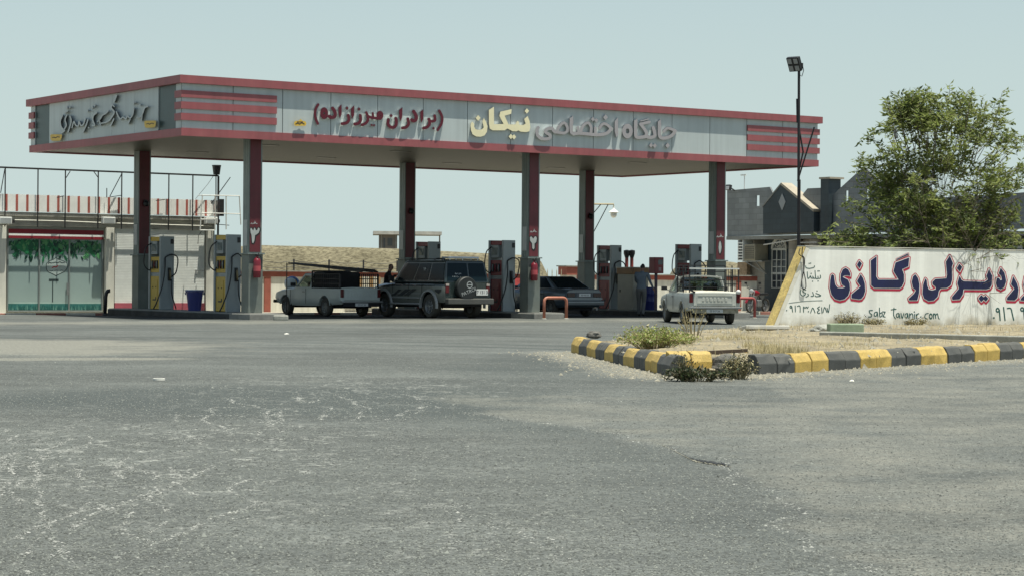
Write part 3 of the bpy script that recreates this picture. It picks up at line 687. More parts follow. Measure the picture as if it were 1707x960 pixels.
YP = M('pump_yellow', (.50, .33, .035), .45, var=.1, dust=.1); RP = M('pump_red', (.20, .012, .022), .42, var=.12, dust=.05)
PG = M('pump_grey', (.26, .295, .30), .45, .15, var=.1, scale=1.5, dust=.1); PD = M('pump_dark', (.07, .08, .08), .4)
DISP = M('pump_display', (.10, .13, .13), .12)
def tubepath(pts, k=6): return smooth_line([tuple(p) for p in pts], k)
def hose(points, r, parent, name='hose'):
    mb = MB(); mb.tube([Vector(p) for p in tubepath(points)], r, 7); return mb.build(name, BLACK, parent, smooth=True)
def pump(name, label, panel, loc, seed, group):
    """local frame: x along u (end slab is .52 wide), y along v; -y end faces the forecourt, -x side shows the display"""
    o = empty(name, label, 'fuel pump', loc, ANG, group); H = 2.42; rn = random.Random(seed)
    mb = MB(); mb.span((-.25, -.46, 0), (.25, -.36, H)); mb.span((-.225, -.36, 0), (-.15, -.33, H)); mb.build('end_column', PG, o, bevel=.012)
    mb = MB(); mb.span((-.25, .36, 0), (.25, .46, H)); mb.build('end_column', PG, o, bevel=.012)
    mb = MB(); mb.span((-.215, -.3295, H-.16), (.215, .3595, H-.015)); mb.build('top_cap', panel, o, bevel=.01)
    mb = MB(); mb.span((-.21, -.10, 1.82), (.21, .3595, H-.162)); hd = mb.build('display_head', PG, o, bevel=.01)
    mb = MB(); mb.span((-.22, -.06, 1.92), (-.2101, .27, 2.17)); mb.build('display', DISP, hd)
    mb = MB(); mb.span((-.205, -.3295, 1.22), (.205, .3595, 1.74)); nz = mb.build('nozzle_bay', panel, o, bevel=.01)
    for k in range(3):
        mb = MB(); y = -.2+k*.18; mb.span((-.225, y, 1.34), (-.2051, y+.10, 1.62)); b = mb.build('nozzle_slot', BLACK, nz)
        mb = MB(); mb.tube([(-.235, y+.045, 1.36), (-.255, y+.045, 1.46), (-.245, y+.04, 1.58)], .016, 6); mb.build('nozzle', PG if k != 1 else RP, b, smooth=True)
    mb = MB(); mb.span((-.19, -.3295, 1.10), (.19, .3595, 1.218)); mb.build('grey_belt', PG, o)
    mb = MB(); mb.span((-.21, -.3295, .02), (.21, .3595, 1.098)); cb = mb.build('cabinet', panel, o, bevel=.01)
    mb = MB(); mb.span((-.222, -.17, .1), (-.2101, .26, .98)); dr = mb.build('cabinet_door', panel, cb, bevel=.006)
    for y in (-.07, .16):
        mb = MB(); mb.lathe([(.022, -.0), (.022, .012)], 10, (-.234, y, .74), 'X'); mb.build('lock', BLACK, cb)
    mb = MB(); mb.span((-.2235, -.08, .30), (-.2225, .18, .345)); mb.span((-.2235, -.10, .33), (-.2225, -.03, .42)); mb.build('logo', M('pump_logo', (.03, .03, .03), .6), cb)
    mb = MB(); mb.span((.02, -.51, .95), (.12, -.461, 1.38)); h = mb.build('nozzle_holster', BLACK, o, bevel=.015)
    mb = MB(); mb.tube([(.07, -.53, 1.30), (.07, -.56, 1.18), (.08, -.545, 1.0)], [.03, .035, .025], 8); mb.build('nozzle', M('nozzle_brass', (.20, .16, .08), .5) if panel is YP else PD, h, smooth=True)
    mb = MB(); mb.box((.17, -.475, 2.25), (.1, .03, .16)); mb.build('breather_box', BLACK, o)
    hose([(-.08, -.47, 1.72), (.10, -.56, 1.82), (.31, -.60, 1.62+rn.uniform(-.1, .1)), (.27, -.58, 1.25), (.12, -.55, 1.08)], .022, o)
    hose([(-.08, -.47, 1.72), (-.13, -.55, 1.3), (-.24, -.58, .75), (-.40, -.52, .25), (-.48, -.45, .03)], .022, o)
    hose([(.12, -.53, 1.0), (.12, -.56, .55), (.24, -.57, .15), (.3, -.52, .03)], .02, o)
    hose([(-.22, .30, 2.2), (-.42, .33, 2.0), (-.46, .35, 1.5), (-.30, .3, 1.3), (-.22, .3, 1.4)], .02, o)
    return o
def pump_v(px, k):                                   # place along the island by its position in the photograph
    cu = IU[k]
    d = ray(px, 470); p = C0+U*cu; a = np.array([[V.x, -d.x], [V.y, -d.y]]); s = np.linalg.solve(a, [-p.x, -p.y]); return s[0]
PX = [(0, 268.5), (0, 378.5), (1, 713), (1, 836), (2, 1015), (2, 1147)]
PLAB = ['yellow and grey fuel pump nearer the shop, with a looped hose', 'yellow and grey fuel pump right of the blue bin', 'red and grey fuel pump rising behind the roof of the dark off-road car', 'red and grey fuel pump right of the dark off-road car', 'red and grey fuel pump right of the blue saloon car', 'red and grey fuel pump behind the rack of the lit white pickup']
for i, (k, px) in enumerate(PX):
    v = pump_v(px, k)
    pump('fuel_pump', PLAB[i], YP if k == 0 else RP, cf(IU[k], v, .2), 20+i, 'fuel pumps on the islands')

# fire extinguishers on the front columns
def extinguisher(label, loc, rz):
    o = empty('fire_extinguisher', label, 'fire extinguisher', loc, rz, 'fire extinguishers hanging on the columns')
    mb = MB(); mb.lathe([(.01, 0), (.10, .0), (.115, .03), (.115, .50), (.09, .57), (.04, .61), (.035, .66)], 18); mb.build('cylinder', M('extinguisher_red', (.17, .012, .022), .35, var=.08), o, auto=True)
    mb = MB(); mb.lathe([(.118, .2), (.118, .36)], 18); mb.build('label_band', M('label_band', (.42, .07, .08), .5), o, auto=True)
    mb = MB(); mb.span((-.03, -.10, .66), (.03, .06, .70)); mb.tube([(0, -.06, .70), (0, -.12, .76)], .012, 6); mb.build('valve', BLACK, o)
    hose([(0, .04, .68), (.09, .02, .70), (.15, -.01, .55), (.14, -.02, .25)], .014, o)
    mb = MB(); mb.span((-.05, .10, .30), (.05, .135, .42)); mb.build('bracket', STEEL, o)
    return o
for k, (px, py, lab) in enumerate(((428, 463, 'red fire extinguisher on the column numbered three'), (890, 468, 'red fire extinguisher on the column numbered two'))):
    vv = COLS[k][2]-CW/2-.03; u, z = pix_v(px, py, vv-.12); extinguisher(lab, cf(u, vv-.135, z), ANG)

# blue bin between the yellow pumps
o = empty('waste_bin', 'blue plastic bin standing between the two yellow fuel pumps', 'bin', cf(IU[0]-.2, pump_v(334, 0), .2), ANG)
BLUE = M('blue_plastic', (.012, .022, .16), .4, var=.15, dust=.12)
mb = MB(); mb.lathe([(.01, 0), (.20, 0), (.27, .60), (.30, .605), (.30, .66), (.275, .66), (.26, .6), (.19, .03), (.01, .03)], 28); mb.build('bucket', BLUE, o, auto=True)
mb = MB()
mb.tube([(-.30, 0, .60), (-.335, 0, .56), (-.31, 0, .52)], .02, 7); mb.build('handle', BLUE, o)
mb = MB(); mb.tube([(.30, 0, .60), (.335, 0, .56), (.31, 0, .52)], .02, 7); mb.build('handle', BLUE, o)
mb = MB(); mb.lathe([(.283, .60), (.29, .63), (.305, .665), (.295, .68), (.27, .665)], 28); mb.build('bag_rim', M('bag', (.55, .58, .60), .4), o, auto=True)

# orange steel hoops in front of the islands
HOOP = M('hoop_orange', (.42, .13, .075), .5, var=.22, scale=6, dust=.25)
def hoop(px0, px1, py, label, col, v):
    a, b = on_plane(px0, py, cf(0, v), V), on_plane(px1, py, cf(0, v), V)
    o = empty('hoop_barrier', label, 'hoop barrier', ((a.x+b.x)/2, (a.y+b.y)/2, 0), ANG, 'bent steel tube hoops guarding the islands')
    w = (b-a).dot(U)/2; mb = MB(); r = .13; H = .70
    arc = [(-w, 0, -.05), (-w, 0, H-r)] + [(-w+r-r*math.cos(t), 0, H-r+r*math.sin(t)) for t in (R(30), R(60), R(90))] + [(w-r+r*math.sin(t), 0, H-r+r*math.cos(t)) for t in (0, R(30), R(60), R(90))] + [(w, 0, -.05)]
    mb.tube(arc, .05, 12); mb.build('steel_tube', col, o, smooth=True)
    for s in (-1, 1):
        mb = MB(); mb.lathe([(.085, 0), (.08, .02), (.055, .035)], 14, (s*w, 0, 0)); mb.build('foot_collar', CONC, o)
hoop(907, 944, 530, 'orange bent tube hoop in front of the middle island', HOOP, -.75)
hoop(1213, 1258, 530, 'red bent tube hoop partly behind the lit white pickup', M('hoop_red', (.36, .06, .055), .5, var=.2, dust=.2), -.8)
mb = MB(); mb.box((0, 0, .07), (.46, .26, .17)); o = mb.build('kerb_stone', CONC, bevel=.04); place(o, at_y(468, 528, 66.4), R(6)); o.location.z = 0; tag(o, 'pale kerb stone lying at the front end of the left island', 'stone')

# ------------------------------------------------------------------ shop on the left
VS = 14.0
def sp_(px, py, dv=0): return pix_v(px, py, VS-dv)
shop = empty('shop_building', 'low flat shop with striped parapet, decorated glass front and white roller shutter', 'shop', cf(0, VS), ANG)
CREAM = M('cream_render', (.70, .69, .60), .85, var=.13, scale=1.2, bump=.15, dust=.1, streak=.15)
PARW = M('parapet_white', (.87, .87, .82), .6, var=.07, scale=2.5); PARR = M('parapet_red', (.42, .12, .09), .6, var=.22, scale=3)
SHUT = M('shutter_slats', (.72, .74, .69), .5, .1, var=.08)
uR, _ = sp_(358, 450); zg = GL
zp0, zp1 = sp_(0, 352)[1], sp_(0, 324)[1]; zl = sp_(0, 373)[1]
uL = -5.5
xp = lambda px: sp_(px, 440)[0]
mb = MB(); mb.span((uL, .25, zg), (uR, 6.5, zp0-.02)); mb.build('wall', CREAM, shop)
mb = MB(); mb.span((uL, -.05, zp0-.16), (uR+.05, .9, zp0-.02)); mb.span((uL, .02, zp0-.5), (uR, .9, zp0-.165)); mb.build('eaves_slab', M('eaves', (.36, .35, .30), .85, var=.2), shop)
# corrugated parapet with red bands
mb = MB(); x = uL; k = 0; per = (pix_v(160/3.556, 340, VS-.07)[0]-pix_v(98/3.556, 340, VS-.07)[0]); x = pix_v(92/3.556, 340, VS-.07)[0]-per*8
while x < uR+.02:
    for a, b, mi in ((0, .24, 1), (.24, 1.0, 0)):
        c0, c1 = x+per*a, min(x+per*b, uR+.04)
        if c1 <= c0: continue
        n = 2 if mi else 8
        for q in range(n):
            w_ = (c1-c0)/n; yy = -.08 if q % 2 else -.074
            mb.span((c0+q*w_, yy, zp0), (c0+(q+1)*w_, -.02, zp1+(.012 if q % 2 else 0)), mi)
    x += per
mb.build('striped_parapet', [PARW, PARR], shop)
def pier(p0, p1, name='pillar'):
    a, b = xp(p0), xp(p1); mb = MB(); mb.span((a, 0, zg), (b, .249, zp0-.51)); return mb.build(name, CREAM, shop, bevel=.01)
pier(-20, 10.5); pier(177, 190.5); pier(344, 357.5)
# decorated shop window
a, b = xp(15.8), xp(174); zt, zb = sp_(90, 399)[1], sp_(90, 517)[1]
mb = MB(); mb.span((a-.1, .12, zl-.45), (b+.1, .249, zl+.05)); mb.build('shutter_box', M('shutter_box', (.36, .36, .31), .6), shop)
def stripe(z0, z1, mat): mb = MB(); mb.span((a, .08, z0), (b, .1199, z1)); mb.build('shutter_stripe', mat, shop)
z = lambda py: sp_(90, py)[1]
stripe(z(390.5), z(383), M('stripe_red', (.25, .018, .03), .5)); stripe(z(398.5), z(394), MATS['stripe_red']); stripe(z(394), z(390.5), PARW)
GLS = M('shop_glass', (.29, .38, .36), .12, var=.05, scale=.6, spec=.6)
wi = empty('tmp', '', '', (0, 0, 0)); bpy.data.objects.remove(wi)
mb = MB(); mb.span((a, .20, zb), (b, .249, zt)); win = mb.build('shop_window', GLS, shop)
mb = MB()
for q in (a, xp(68.5), xp(118.5), b): mb.span((q-.025, .15, zb), (q+.025, .1999, zt))
mb.span((a, .151, zb-.05), (b, .1995, zb)); mb.build('window_frame', M('alu_frame', (.24, .27, .26), .4, .4), win)
mb = MB(); mb.span((xp(114), .11, sp_(0, 491)[1]), (xp(116.5), .15, sp_(0, 471)[1])); mb.build('door_handle', GREYST, win)
rn = random.Random(4)
LEAF = [M('decal_leaf_%s' % q, c, .4, var=.2) for q, c in (('deep', (.010, .10, .045)), ('mid', (.02, .19, .07)), ('pale', (.10, .30, .12)), ('dark', (.006, .04, .028)))]
mb = MB()
for i in range(620):
    cx = rn.uniform(a+.05, b-.05); cz = zt-abs(rn.gauss(0, .30))+.12
    if cz < zt-.60: continue
    an = rn.uniform(R(200), R(340)); L = rn.uniform(.14, .32); wd = L*rn.choice((.12, .3, .5, .6)); yy = .1985-.00004*i
    d = Vector((math.cos(an), 0, math.sin(an))); s = Vector((-d.z, 0, d.x)); o = Vector((cx, yy, cz))
    pts = [o, o+d*L*.35+s*wd/2, o+d*L*.75+s*wd*.3, o+d*L, o+d*L*.75-s*wd*.3, o+d*L*.35-s*wd/2]
    if min(p.x for p in pts) < a or max(p.x for p in pts) > b or max(p.z for p in pts) > zt: continue
    mb.add(pts, [tuple(range(6))], rn.choice((0, 0, 1, 1, 2, 3)))
mb.build('leaf_decal', LEAF, win, weld=False)
mb = MB(); mb.add([(a, .1992, zb), (b, .1992, zb), (b, .1992, z(506)), (a, .1992, z(506))], [(0, 1, 2, 3)], 0)
mb.add([(a, .1992, z(506)), (b, .1992, z(506)), (b, .1992, z(503.5)), (a, .1992, z(503.5))], [(0, 1, 2, 3)], 1)
for i in range(260):
    cx = rn.uniform(a+.04, b-.04); h = rn.uniform(.06, .24); yy = .1988-.00002*i
    mb.add([(cx-.02, yy, zb+.01), (cx+.02, yy, zb+.01), (cx+rn.uniform(-.03, .03), yy, zb+.01+h)], [(0, 1, 2)], rn.choice((2, 2, 3)))
mb.build('grass_decal', [M('decal_teal', (.03, .14, .13), .4, var=.2), M('decal_mint', (.30, .42, .38), .4), M('decal_blade', (.012, .085, .075), .4), M('decal_blade_light', (.10, .24, .20), .4)], win, weld=False)
# cartouche sticker on the middle pane
def wmap(px, py, lift): return on_plane(px, py, cf(0, VS+.1985-lift), V)
CW8 = (50, 380, 6.857)
cart = [(185, 440), (190, 408), (215, 385), (240, 372), (270, 362), (298, 345), (325, 362), (358, 372), (390, 386), (420, 402), (430, 438), (420, 470), (392, 500), (350, 522), (320, 535), (298, 548), (275, 535), (245, 520), (210, 505), (190, 478)]
SK = [M('sticker_ink', (.03, .05, .05), .5), M('sticker_ground', (.42, .50, .47), .4), M('sticker_red', (.42, .04, .05), .5)]
sk = glyph([('p', cart)], CW8, [(4, 0, 0, 0, .001), (-4, 0, 0, 1, .003)], wmap, 'cartouche_sticker', SK, win, step=3)
glyph([('s', smooth_line(q), w_) for q, w_ in (([(208, 410), (222, 396), (240, 404), (262, 400)], 9), ([(268, 404), (290, 394), (312, 402)], 9), ([(318, 402), (340, 390), (362, 400)], 9), ([(366, 404), (385, 398), (395, 404)], 8), ([(225, 490), (245, 495), (262, 486)], 6), ([(280, 490), (305, 484), (322, 492)], 6), ([(340, 490), (362, 484), (380, 490)], 6), ([(325, 432), (395, 430)], 3), ([(328, 450), (400, 446)], 3))], CW8, [(0, 0, 0, 0, .005)], wmap, 'sticker_lettering', SK, sk, step=2)
glyph([('s', smooth_line([(255, 455), (280, 445), (300, 450), (316, 432)]), 13)], CW8, [(0, 0, 0, 2, .005)], wmap, 'sticker_lettering', SK, sk, step=2)
mb = MB(); u0, u1 = xp(50+280/6.857), xp(50+292/6.857); mb.span((u0, .1965, sp_(0, 503.5)[1]), (u1, .1995, sp_(0, 464)[1])); mb.span((xp(85.3), .1962, sp_(0, 468.2)[1]), (xp(101.5), .1992, sp_(0, 464.2)[1])); mb.build('sign_stand_decal', SK[0], win)
# white roller shutter
a2, b2 = xp(192.5), xp(342); z0s, z1s = sp_(270, 505)[1], sp_(270, 383)[1]
mb = MB(); ns = 46; h_ = (z1s-z0s)/ns
for i in range(ns):
    zz = z0s+i*h_; mb.add([(a2, .06, zz), (b2, .06, zz), (b2, .0575, zz+h_*.5), (a2, .0575, zz+h_*.5), (b2, .06, zz+h_*.93), (a2, .06, zz+h_*.93), (b2, .0599, zz+h_), (a2, .0599, zz+h_)], [(0, 1, 2, 3), (3, 2, 4, 5), (5, 4, 6, 7)])
rs = mb.build('roller_shutter', SHUT, shop)
mb = MB(); mb.span((a2, .02, z1s), (b2, .249, zp0-.52)); mb.build('shutter_box', MATS['shutter_box'], shop)
mb = MB(); mb.span((a2, .03, z0s-.28), (b2, .249, z0s)); mb.build('bottom_rail', M('rail_pink', (.33, .075, .10), .6), shop)
mb = MB(); mb.span((xp(326), -.01, sp_(0, 455)[1]), (xp(328), .03, sp_(0, 447)[1])); mb.span((xp(326), 0, sp_(0, 448)[1]), (xp(342), .03, sp_(0, 447)[1])); mb.build('shutter_lock', GREYST, rs)
# lamp boxes at the pillar heads, and the long cable conduit
for px, lab in ((3, 'left of the glass front'), (175.5, 'between the glass front and the shutter'), (346, 'at the right end of the shop')):
    o = empty('lamp_box', f'white security lamp box under the eaves {lab}', 'lamp', cf(0, VS), ANG, 'security lamp boxes under the shop eaves')
    u, zc = sp_(px, 368); mb = MB(); mb.span((u-.24, -.36, zc-.13), (u+.24, -.16, zc+.12)); h = mb.build('housing', WHITEST, o, bevel=.02)
    mb = MB(); mb.span((u-.2, -.368, zc-.1), (u+.2, -.3605, zc+.08)); mb.build('lamp_window', M('lamp_window', (.35, .37, .36), .2), h)
    mb = MB(); mb.span((u-.05, -.16, zc-.02), (u+.05, 0, zc+.05)); mb.span((u+.26, -.3, zc-.08), (u+.36, -.1, zc+.04)); mb.build('bracket', STEEL, o)
mb = MB(); mb.tube([(uL, -.16, sp_(0, 367)[1]), (xp(100), -.16, sp_(100, 369)[1]), (xp(170), -.16, sp_(170, 372)[1]), (uR-.2, -.16, sp_(330, 377)[1])], .022, 6); mb.build('conduit', CREAM, shop)
# steel sign frame on the roof
fr = empty('roof_frame', 'rusty empty steel sign frame standing along the shop roof edge', 'steel frame', cf(0, VS), ANG)
zr = 5.06; yf = -.20
mb = MB(); mb.bar((uL, yf, zr), (uR+.02, yf, zr-.02), .05, .06); mb.build('top_rail', STEEL, fr)
for px in (8.7, 63.3, 109, 163.8, 203, 281.5, 321.5, 384):
    u = pix_v(px, 300, VS-.20)[0]; u = min(u, uR+.02)
    mb = MB(); mb.bar((u, yf, zp0-.55 if px not in (384,) else zp0-.75), (u, yf, zr-.03), .035 if px < 380 else .07, .035, up=Vector((0, 1, 0))); mb.build('post', STEEL, fr)
us = lambda px, py: (lambda q: (q[0], yf, q[1]))(pix_v(px, py, VS-.20))
for p, q in (((110, 297), (117, 286)), ((164, 297), (156, 286)), ((203, 290), (183, 328)), ((183, 329), (203, 326)), ((8, 282), (1, 322)), ((384, 296), (352, 340)), ((357, 374), (382, 376)), ((95, 330), (106, 327)), ((178, 330), (178, 314)), ((260, 335), (275, 333))):
    mb = MB(); mb.bar(us(*p), us(*q), .025, .025); mb.build('brace', STEEL, fr)
mb = MB(); mb.bar(us(360, 290), us(360, 375), .03, .03, up=Vector((0, 1, 0))); mb.build('post', STEEL, fr)
o = empty('floodlight', 'dark bucket-shaped floodlight on top of the roof frame', 'floodlight', cf(0, VS), ANG)
b0, b1 = us(361, 291.5), us(361, 278); mb = MB(); rr = .16
mb.lathe([(.02, b0[2]), (rr*.75, b0[2]), (rr, b1[2]), (rr*1.08, b1[2]+.01), (rr*1.05, b1[2]+.05), (.02, b1[2]+.03)], 16, (b0[0], yf, 0)); mb.build('housing', BLACK, o, auto=True)
mb = MB(); mb.tube([(b0[0], yf, zr-.02), (b0[0], yf, b0[2]+.01)], .03, 8); mb.build('stem', STEEL, o)
mb = MB(); mb.tube([us(357, 292), us(346, 308), us(326, 332)], .010, 5); mb.build('cable', GREYST, o)
# white tubular landing hung at the corner of the shop
o = empty('tubular_landing', 'white tubular steel landing hung at the right corner of the shop roof', 'steel landing', cf(0, VS), ANG)
q = lambda px, py, dy=0: (lambda r: (r[0], -.95+dy, r[1]))(pix_v(px, py, VS-.95))
for p, r in (((337.5, 326), (333.5, 384)), ((337.5, 326), (399, 327)), ((335, 355.5), (401, 357)), ((333.5, 384), (357, 384.5)), ((358.5, 326), (358.5, 384)), ((377, 327), (377, 383)), ((399, 327), (401.5, 375)), ((334, 366), (360, 366))):
    mb = MB(); mb.tube([q(*p), q(*r)], .022, 6); mb.build('rail_tube', WHITEST, o)
for p in ((337.5, 326), (358.5, 326), (335, 355.5), (357, 384)):
    a_, b_ = q(*p), list(q(*p)); b_[1] = -.64; mb = MB(); mb.tube([a_, tuple(b_)], .02, 6); mb.build('rail_tube', WHITEST, o)
mb = MB(); mb.span((q(369, 0)[0], -.96, q(0, 351)[2]), (q(376, 0)[0], -.76, q(0, 321)[2])); mb.build('junction_box', STEEL, o)
mb = MB(); mb.tube([q(336, 386), q(331, 393), q(330, 407)], .012, 5); mb.build('cable', STEEL, o)
# painted kerb along the yard edge and the pavement behind it
mb = MB(); u = -5.0; k = 0; KW = M('kerb_white', (.66, .63, .53), .8, var=.15, dust=.3); KR = M('kerb_red', (.34, .13, .10), .8, var=.25, dust=.3)
su = 1.1
while u < 36: mb.span((u+.01, VS-1.75, GL-.1), (u+su-.01, VS-1.50, GL+.17), k % 2); u += su; k += 1
o = mb.build('painted_kerb', [KW, KR], None, bevel=.015); place(o, C0, ANG); structure(o)
mb = MB(); mb.span((-30, VS-1.5, GL-.1), (40, 24, GL+.13)); o = mb.build('pavement', M('pavement', (.42, .39, .32), .9, var=.18, scale=1.2, bump=.2)); place(o, C0, ANG); structure(o)
# bent black vent pipe
o = empty('vent_pipe', 'black bent vent pipe standing left of the yellow pump island', 'pipe'); p = on_z(175, 527, 0); p = at_y(175, 525, 72.5); p.z = 0; o.location = p
mb = MB(); mb.tube([(0, 0, -.1), (.02, 0, .6), (.04, 0, .72), (.09, 0, .80), (.16, 0, .80)], [.06, .06, .062, .065, .07], 12); mb.build('pipe', BLACK, o, smooth=True)
mb = MB(); mb.lathe([(.095, 0), (.09, .05), (.065, .06)], 14); mb.build('base_collar', STEEL, o)

# ------------------------------------------------------------------ boundary wall, gate fence, embankment, far house
VW = 15.6
WALLP = M('boundary_white', (.70, .69, .60), .85, var=.13, scale=1.0, bump=.15, dust=.2, streak=.2); WALLR = M('boundary_red', (.30, .075, .05), .75, var=.2, scale=3, dust=.15)
def bwall(u0, u1, label, ztop=1.52):
    o = empty('boundary_wall', label, 'wall', cf(0, VW), ANG)
    mb = MB(); mb.span((u0, .02, GL-.1), (u1, .22, ztop-.2)); mb.build('wall', WALLP, o)
    mb = MB(); mb.span((u0, -.02, ztop-.198), (u1, .26, ztop)); mb.build('coping', WALLR, o)
    mb = MB(); mb.span((u0, -.08, ztop+.002), (u1, .30, ztop+.05)); mb.build('cap_slab', CONC, o)
    u = u0+2.55
    while u < u1-.3:
        mb = MB(); mb.span((u, -.02, GL-.05), (u+.28, .018, ztop-.2)); mb.build('pilaster', WALLR, o); u += 6.4
    return o
ug0, ug1 = pix_v(888, 450, VW)[0], pix_v(943, 450, VW)[0]
bwall(8.6, ug0, 'white boundary wall with red coping behind the left pickup')
bwall(ug1+.5, 36.2, 'white boundary wall with red coping running to the stone clad house')
o = empty('gate_pillar', 'red capped white gate pillar beside the spiked fence', 'pillar', cf(0, VW), ANG)
mb = MB(); mb.span((ug1, -.1, GL), (ug1+.5, .4, 1.5)); mb.build('shaft', WALLP, o); mb = MB(); mb.span((ug1-.06, -.16, 1.5), (ug1+.56, .46, 1.85)); mb.build('cap', WALLR, o)
mb = MB(); mb.span((ug1-.12, -.22, 1.85), (ug1+.62, .52, 1.9)); mb.build('cap_slab', CONC, o)
o = empty('spiked_fence', 'pale spiked metal fence behind the blue saloon car', 'fence', cf(0, VW), ANG)
FENCE = M('fence_cream', (.46, .42, .30), .6, .1, var=.15)
mb = MB()
for zz in (.3, 1.3): mb.span((ug0, .1, zz), (ug1, .14, zz+.05))
mb.span((ug0, .105, GL), (ug1, .135, .9)); mb.build('rail', FENCE, o)
mb = MB(); u = ug0+.1
while u < ug1: mb.tube([(u, .08, GL), (u, .08, 1.66), (u, .08, 1.76)], [.018, .018, .003], 6); u += .24
structure(mb.build('spikes', FENCE, o), 'stuff')
# striped advert panels on the boundary wall, seen through the racks
o = empty('striped_billboard', 'red, orange and white striped panel on the boundary wall behind the left pickup bed', 'advert panel', cf(0, VW-.1), ANG)
ua, ub = pix_v(579, 460, VW-.1)[0], pix_v(634, 460, VW-.1)[0]; n = 9; rn = random.Random(2)
for k in range(n):
    mt = [M('panel_red', (.34, .06, .08), .6), M('panel_orange', (.36, .22, .10), .6), M('panel_white', (.62, .58, .48), .6)][[0, 0, 2, 1, 2, 2, 1, 2, 1][k]]
    mb = MB(); a_ = ua+(ub-ua)*k/n; mb.span((a_+.01, -.03, .2), (a_+(ub-ua)/n-.01, 0, 1.35)); mb.build('panel_strip', mt, o)
o = empty('poster_board', 'pink and white poster board between the pump and the column numbered two', 'poster', cf(0, VW-.12), ANG)
ua, ub = pix_v(857, 470, VW-.12)[0], pix_v(868, 470, VW-.12)[0]
mb = MB(); mb.span((ua, -.03, .55), (ub, 0, 1.35)); mb.build('board', M('poster_red', (.42, .06, .06), .6, var=.3, scale=4), o)
mb = MB(); mb.span((ua+.05, -.036, .75), (ub-.04, -.031, 1.0)); mb.build('printed_panel', M('poster_pink', (.6, .35, .38), .6, var=.3, scale=8), o)
mb = MB(); mb.span((ua, -.025, GL), (ua+.06, -.005, .55)); mb.span((ub-.06, -.025, GL), (ub, -.005, .55)); mb.build('legs', STEEL, o)
# round blue, white and yellow litter bin in front of the boundary wall
p = cf(*[pix_v(487, 470, 11.5)[0], 11.5]); o = empty('litter_bin', 'round blue, white and yellow painted litter bin in front of the white pickup windscreen', 'bin', (p.x, p.y, GL), ANG)
mb = MB(); mb.ball((0, 0, 1.24), .29, 0, 20, (1, 1, .95)); mb.build('globe', M('bin_blue', (.04, .13, .36), .4, var=.2), o, smooth=True)
mb = MB(); mb.ball((-.10, -.10, 1.22), .24, 0, 16); mb.build('white_face', M('bin_white', (.55, .62, .64), .45), o, smooth=True)
mb = MB(); mb.ball((-.0, -.20, 1.2), .13, 0, 12, (.5, 1, 1.6)); mb.build('yellow_flash', M('bin_yellow', (.52, .38, .06), .45), o, smooth=True)
mb = MB(); mb.lathe([(.05, 0), (.05, 1.0)], 10); mb.lathe([(.2, 0), (.2, .05)], 14); mb.build('post', STEEL, o)

DRY = M('dry_bank', (.29, .255, .165), .95, var=.2, scale=.4)
def bank_material():
    m = bpy.data.materials.new('dry_embankment'); n, l = nodes_of(m); b = n['Principled BSDF']; b.inputs['Roughness'].default_value = .95
    tc = n.new('ShaderNodeTexCoord'); mp = n.new('ShaderNodeMapping'); mp.inputs['Scale'].default_value = (2.4, 2.4, 9.); l.new(tc.outputs['Object'], mp.inputs['Vector'])
    a = n.new('ShaderNodeTexNoise'); a.inputs['Scale'].default_value = 1.6; a.inputs['Detail'].default_value = 5; a.inputs['Roughness'].default_value = .7; l.new(mp.outputs[0], a.inputs['Vector'])
    r = n.new('ShaderNodeValToRGB'); e = r.color_ramp.elements; e[0].position = .40; e[0].color = (.085, .072, .042, 1); e[1].position = .58; e[1].color = (.215, .19, .118, 1)
    l.new(a.outputs['Fac'], r.inputs[0]); l.new(r.outputs[0], b.inputs['Base Color']); return m
BANK = bank_material()
def bank(name, crest, d, seed):
    vs = []; fs = []; m = 9; pts = []
    for (x0, y0), (x1, y1) in zip(crest, crest[1:]):
        k = max(2, int(abs(x1-x0)/6)); pts += [(x0+(x1-x0)*i/k, y0+(y1-y0)*i/k) for i in range(k)]
    pts.append(crest[-1])
    for i, (px, py) in enumerate(pts):
        c = at_y(px, py, d)
        for j in range(m+1):
            t = j/m; q = Vector((c.x, c.y-2.6*(1-t), GL-.2+(c.z-GL+.2)*math.sin(t*math.pi/2)))
            q.z += .06*mnoise.noise((c.x*.5, t*4, seed))*(t < .95) + .05*mnoise.noise((c.x*2, t*12, seed+3))*(t < .95); q.y += .5*mnoise.noise((c.x*.7, t*3, seed+7)); vs.append(q)
        for j in range(1, 4): vs.append(Vector((c.x, c.y+4*j, c.z-(c.z+.2)*(j/3)**2*.9)))
    w_ = m+4
    for i in range(len(pts)-1):
        for j in range(w_-1): fs.append((i*w_+j, (i+1)*w_+j, (i+1)*w_+j+1, i*w_+j+1))
    mb = MB(); mb.add(vs, fs); structure(mb.build(name, BANK, smooth=True))
bank('earth_embankment', [(330, 414), (437, 409), (560, 412), (670, 415), (740, 419), (800, 422), (880, 426), (902, 436), (915, 462)], 128, 1.)
bank('low_hill', [(1118, 462), (1128, 444), (1150, 438), (1185, 436), (1215, 437), (1250, 442), (1290, 460)], 150, 5.)
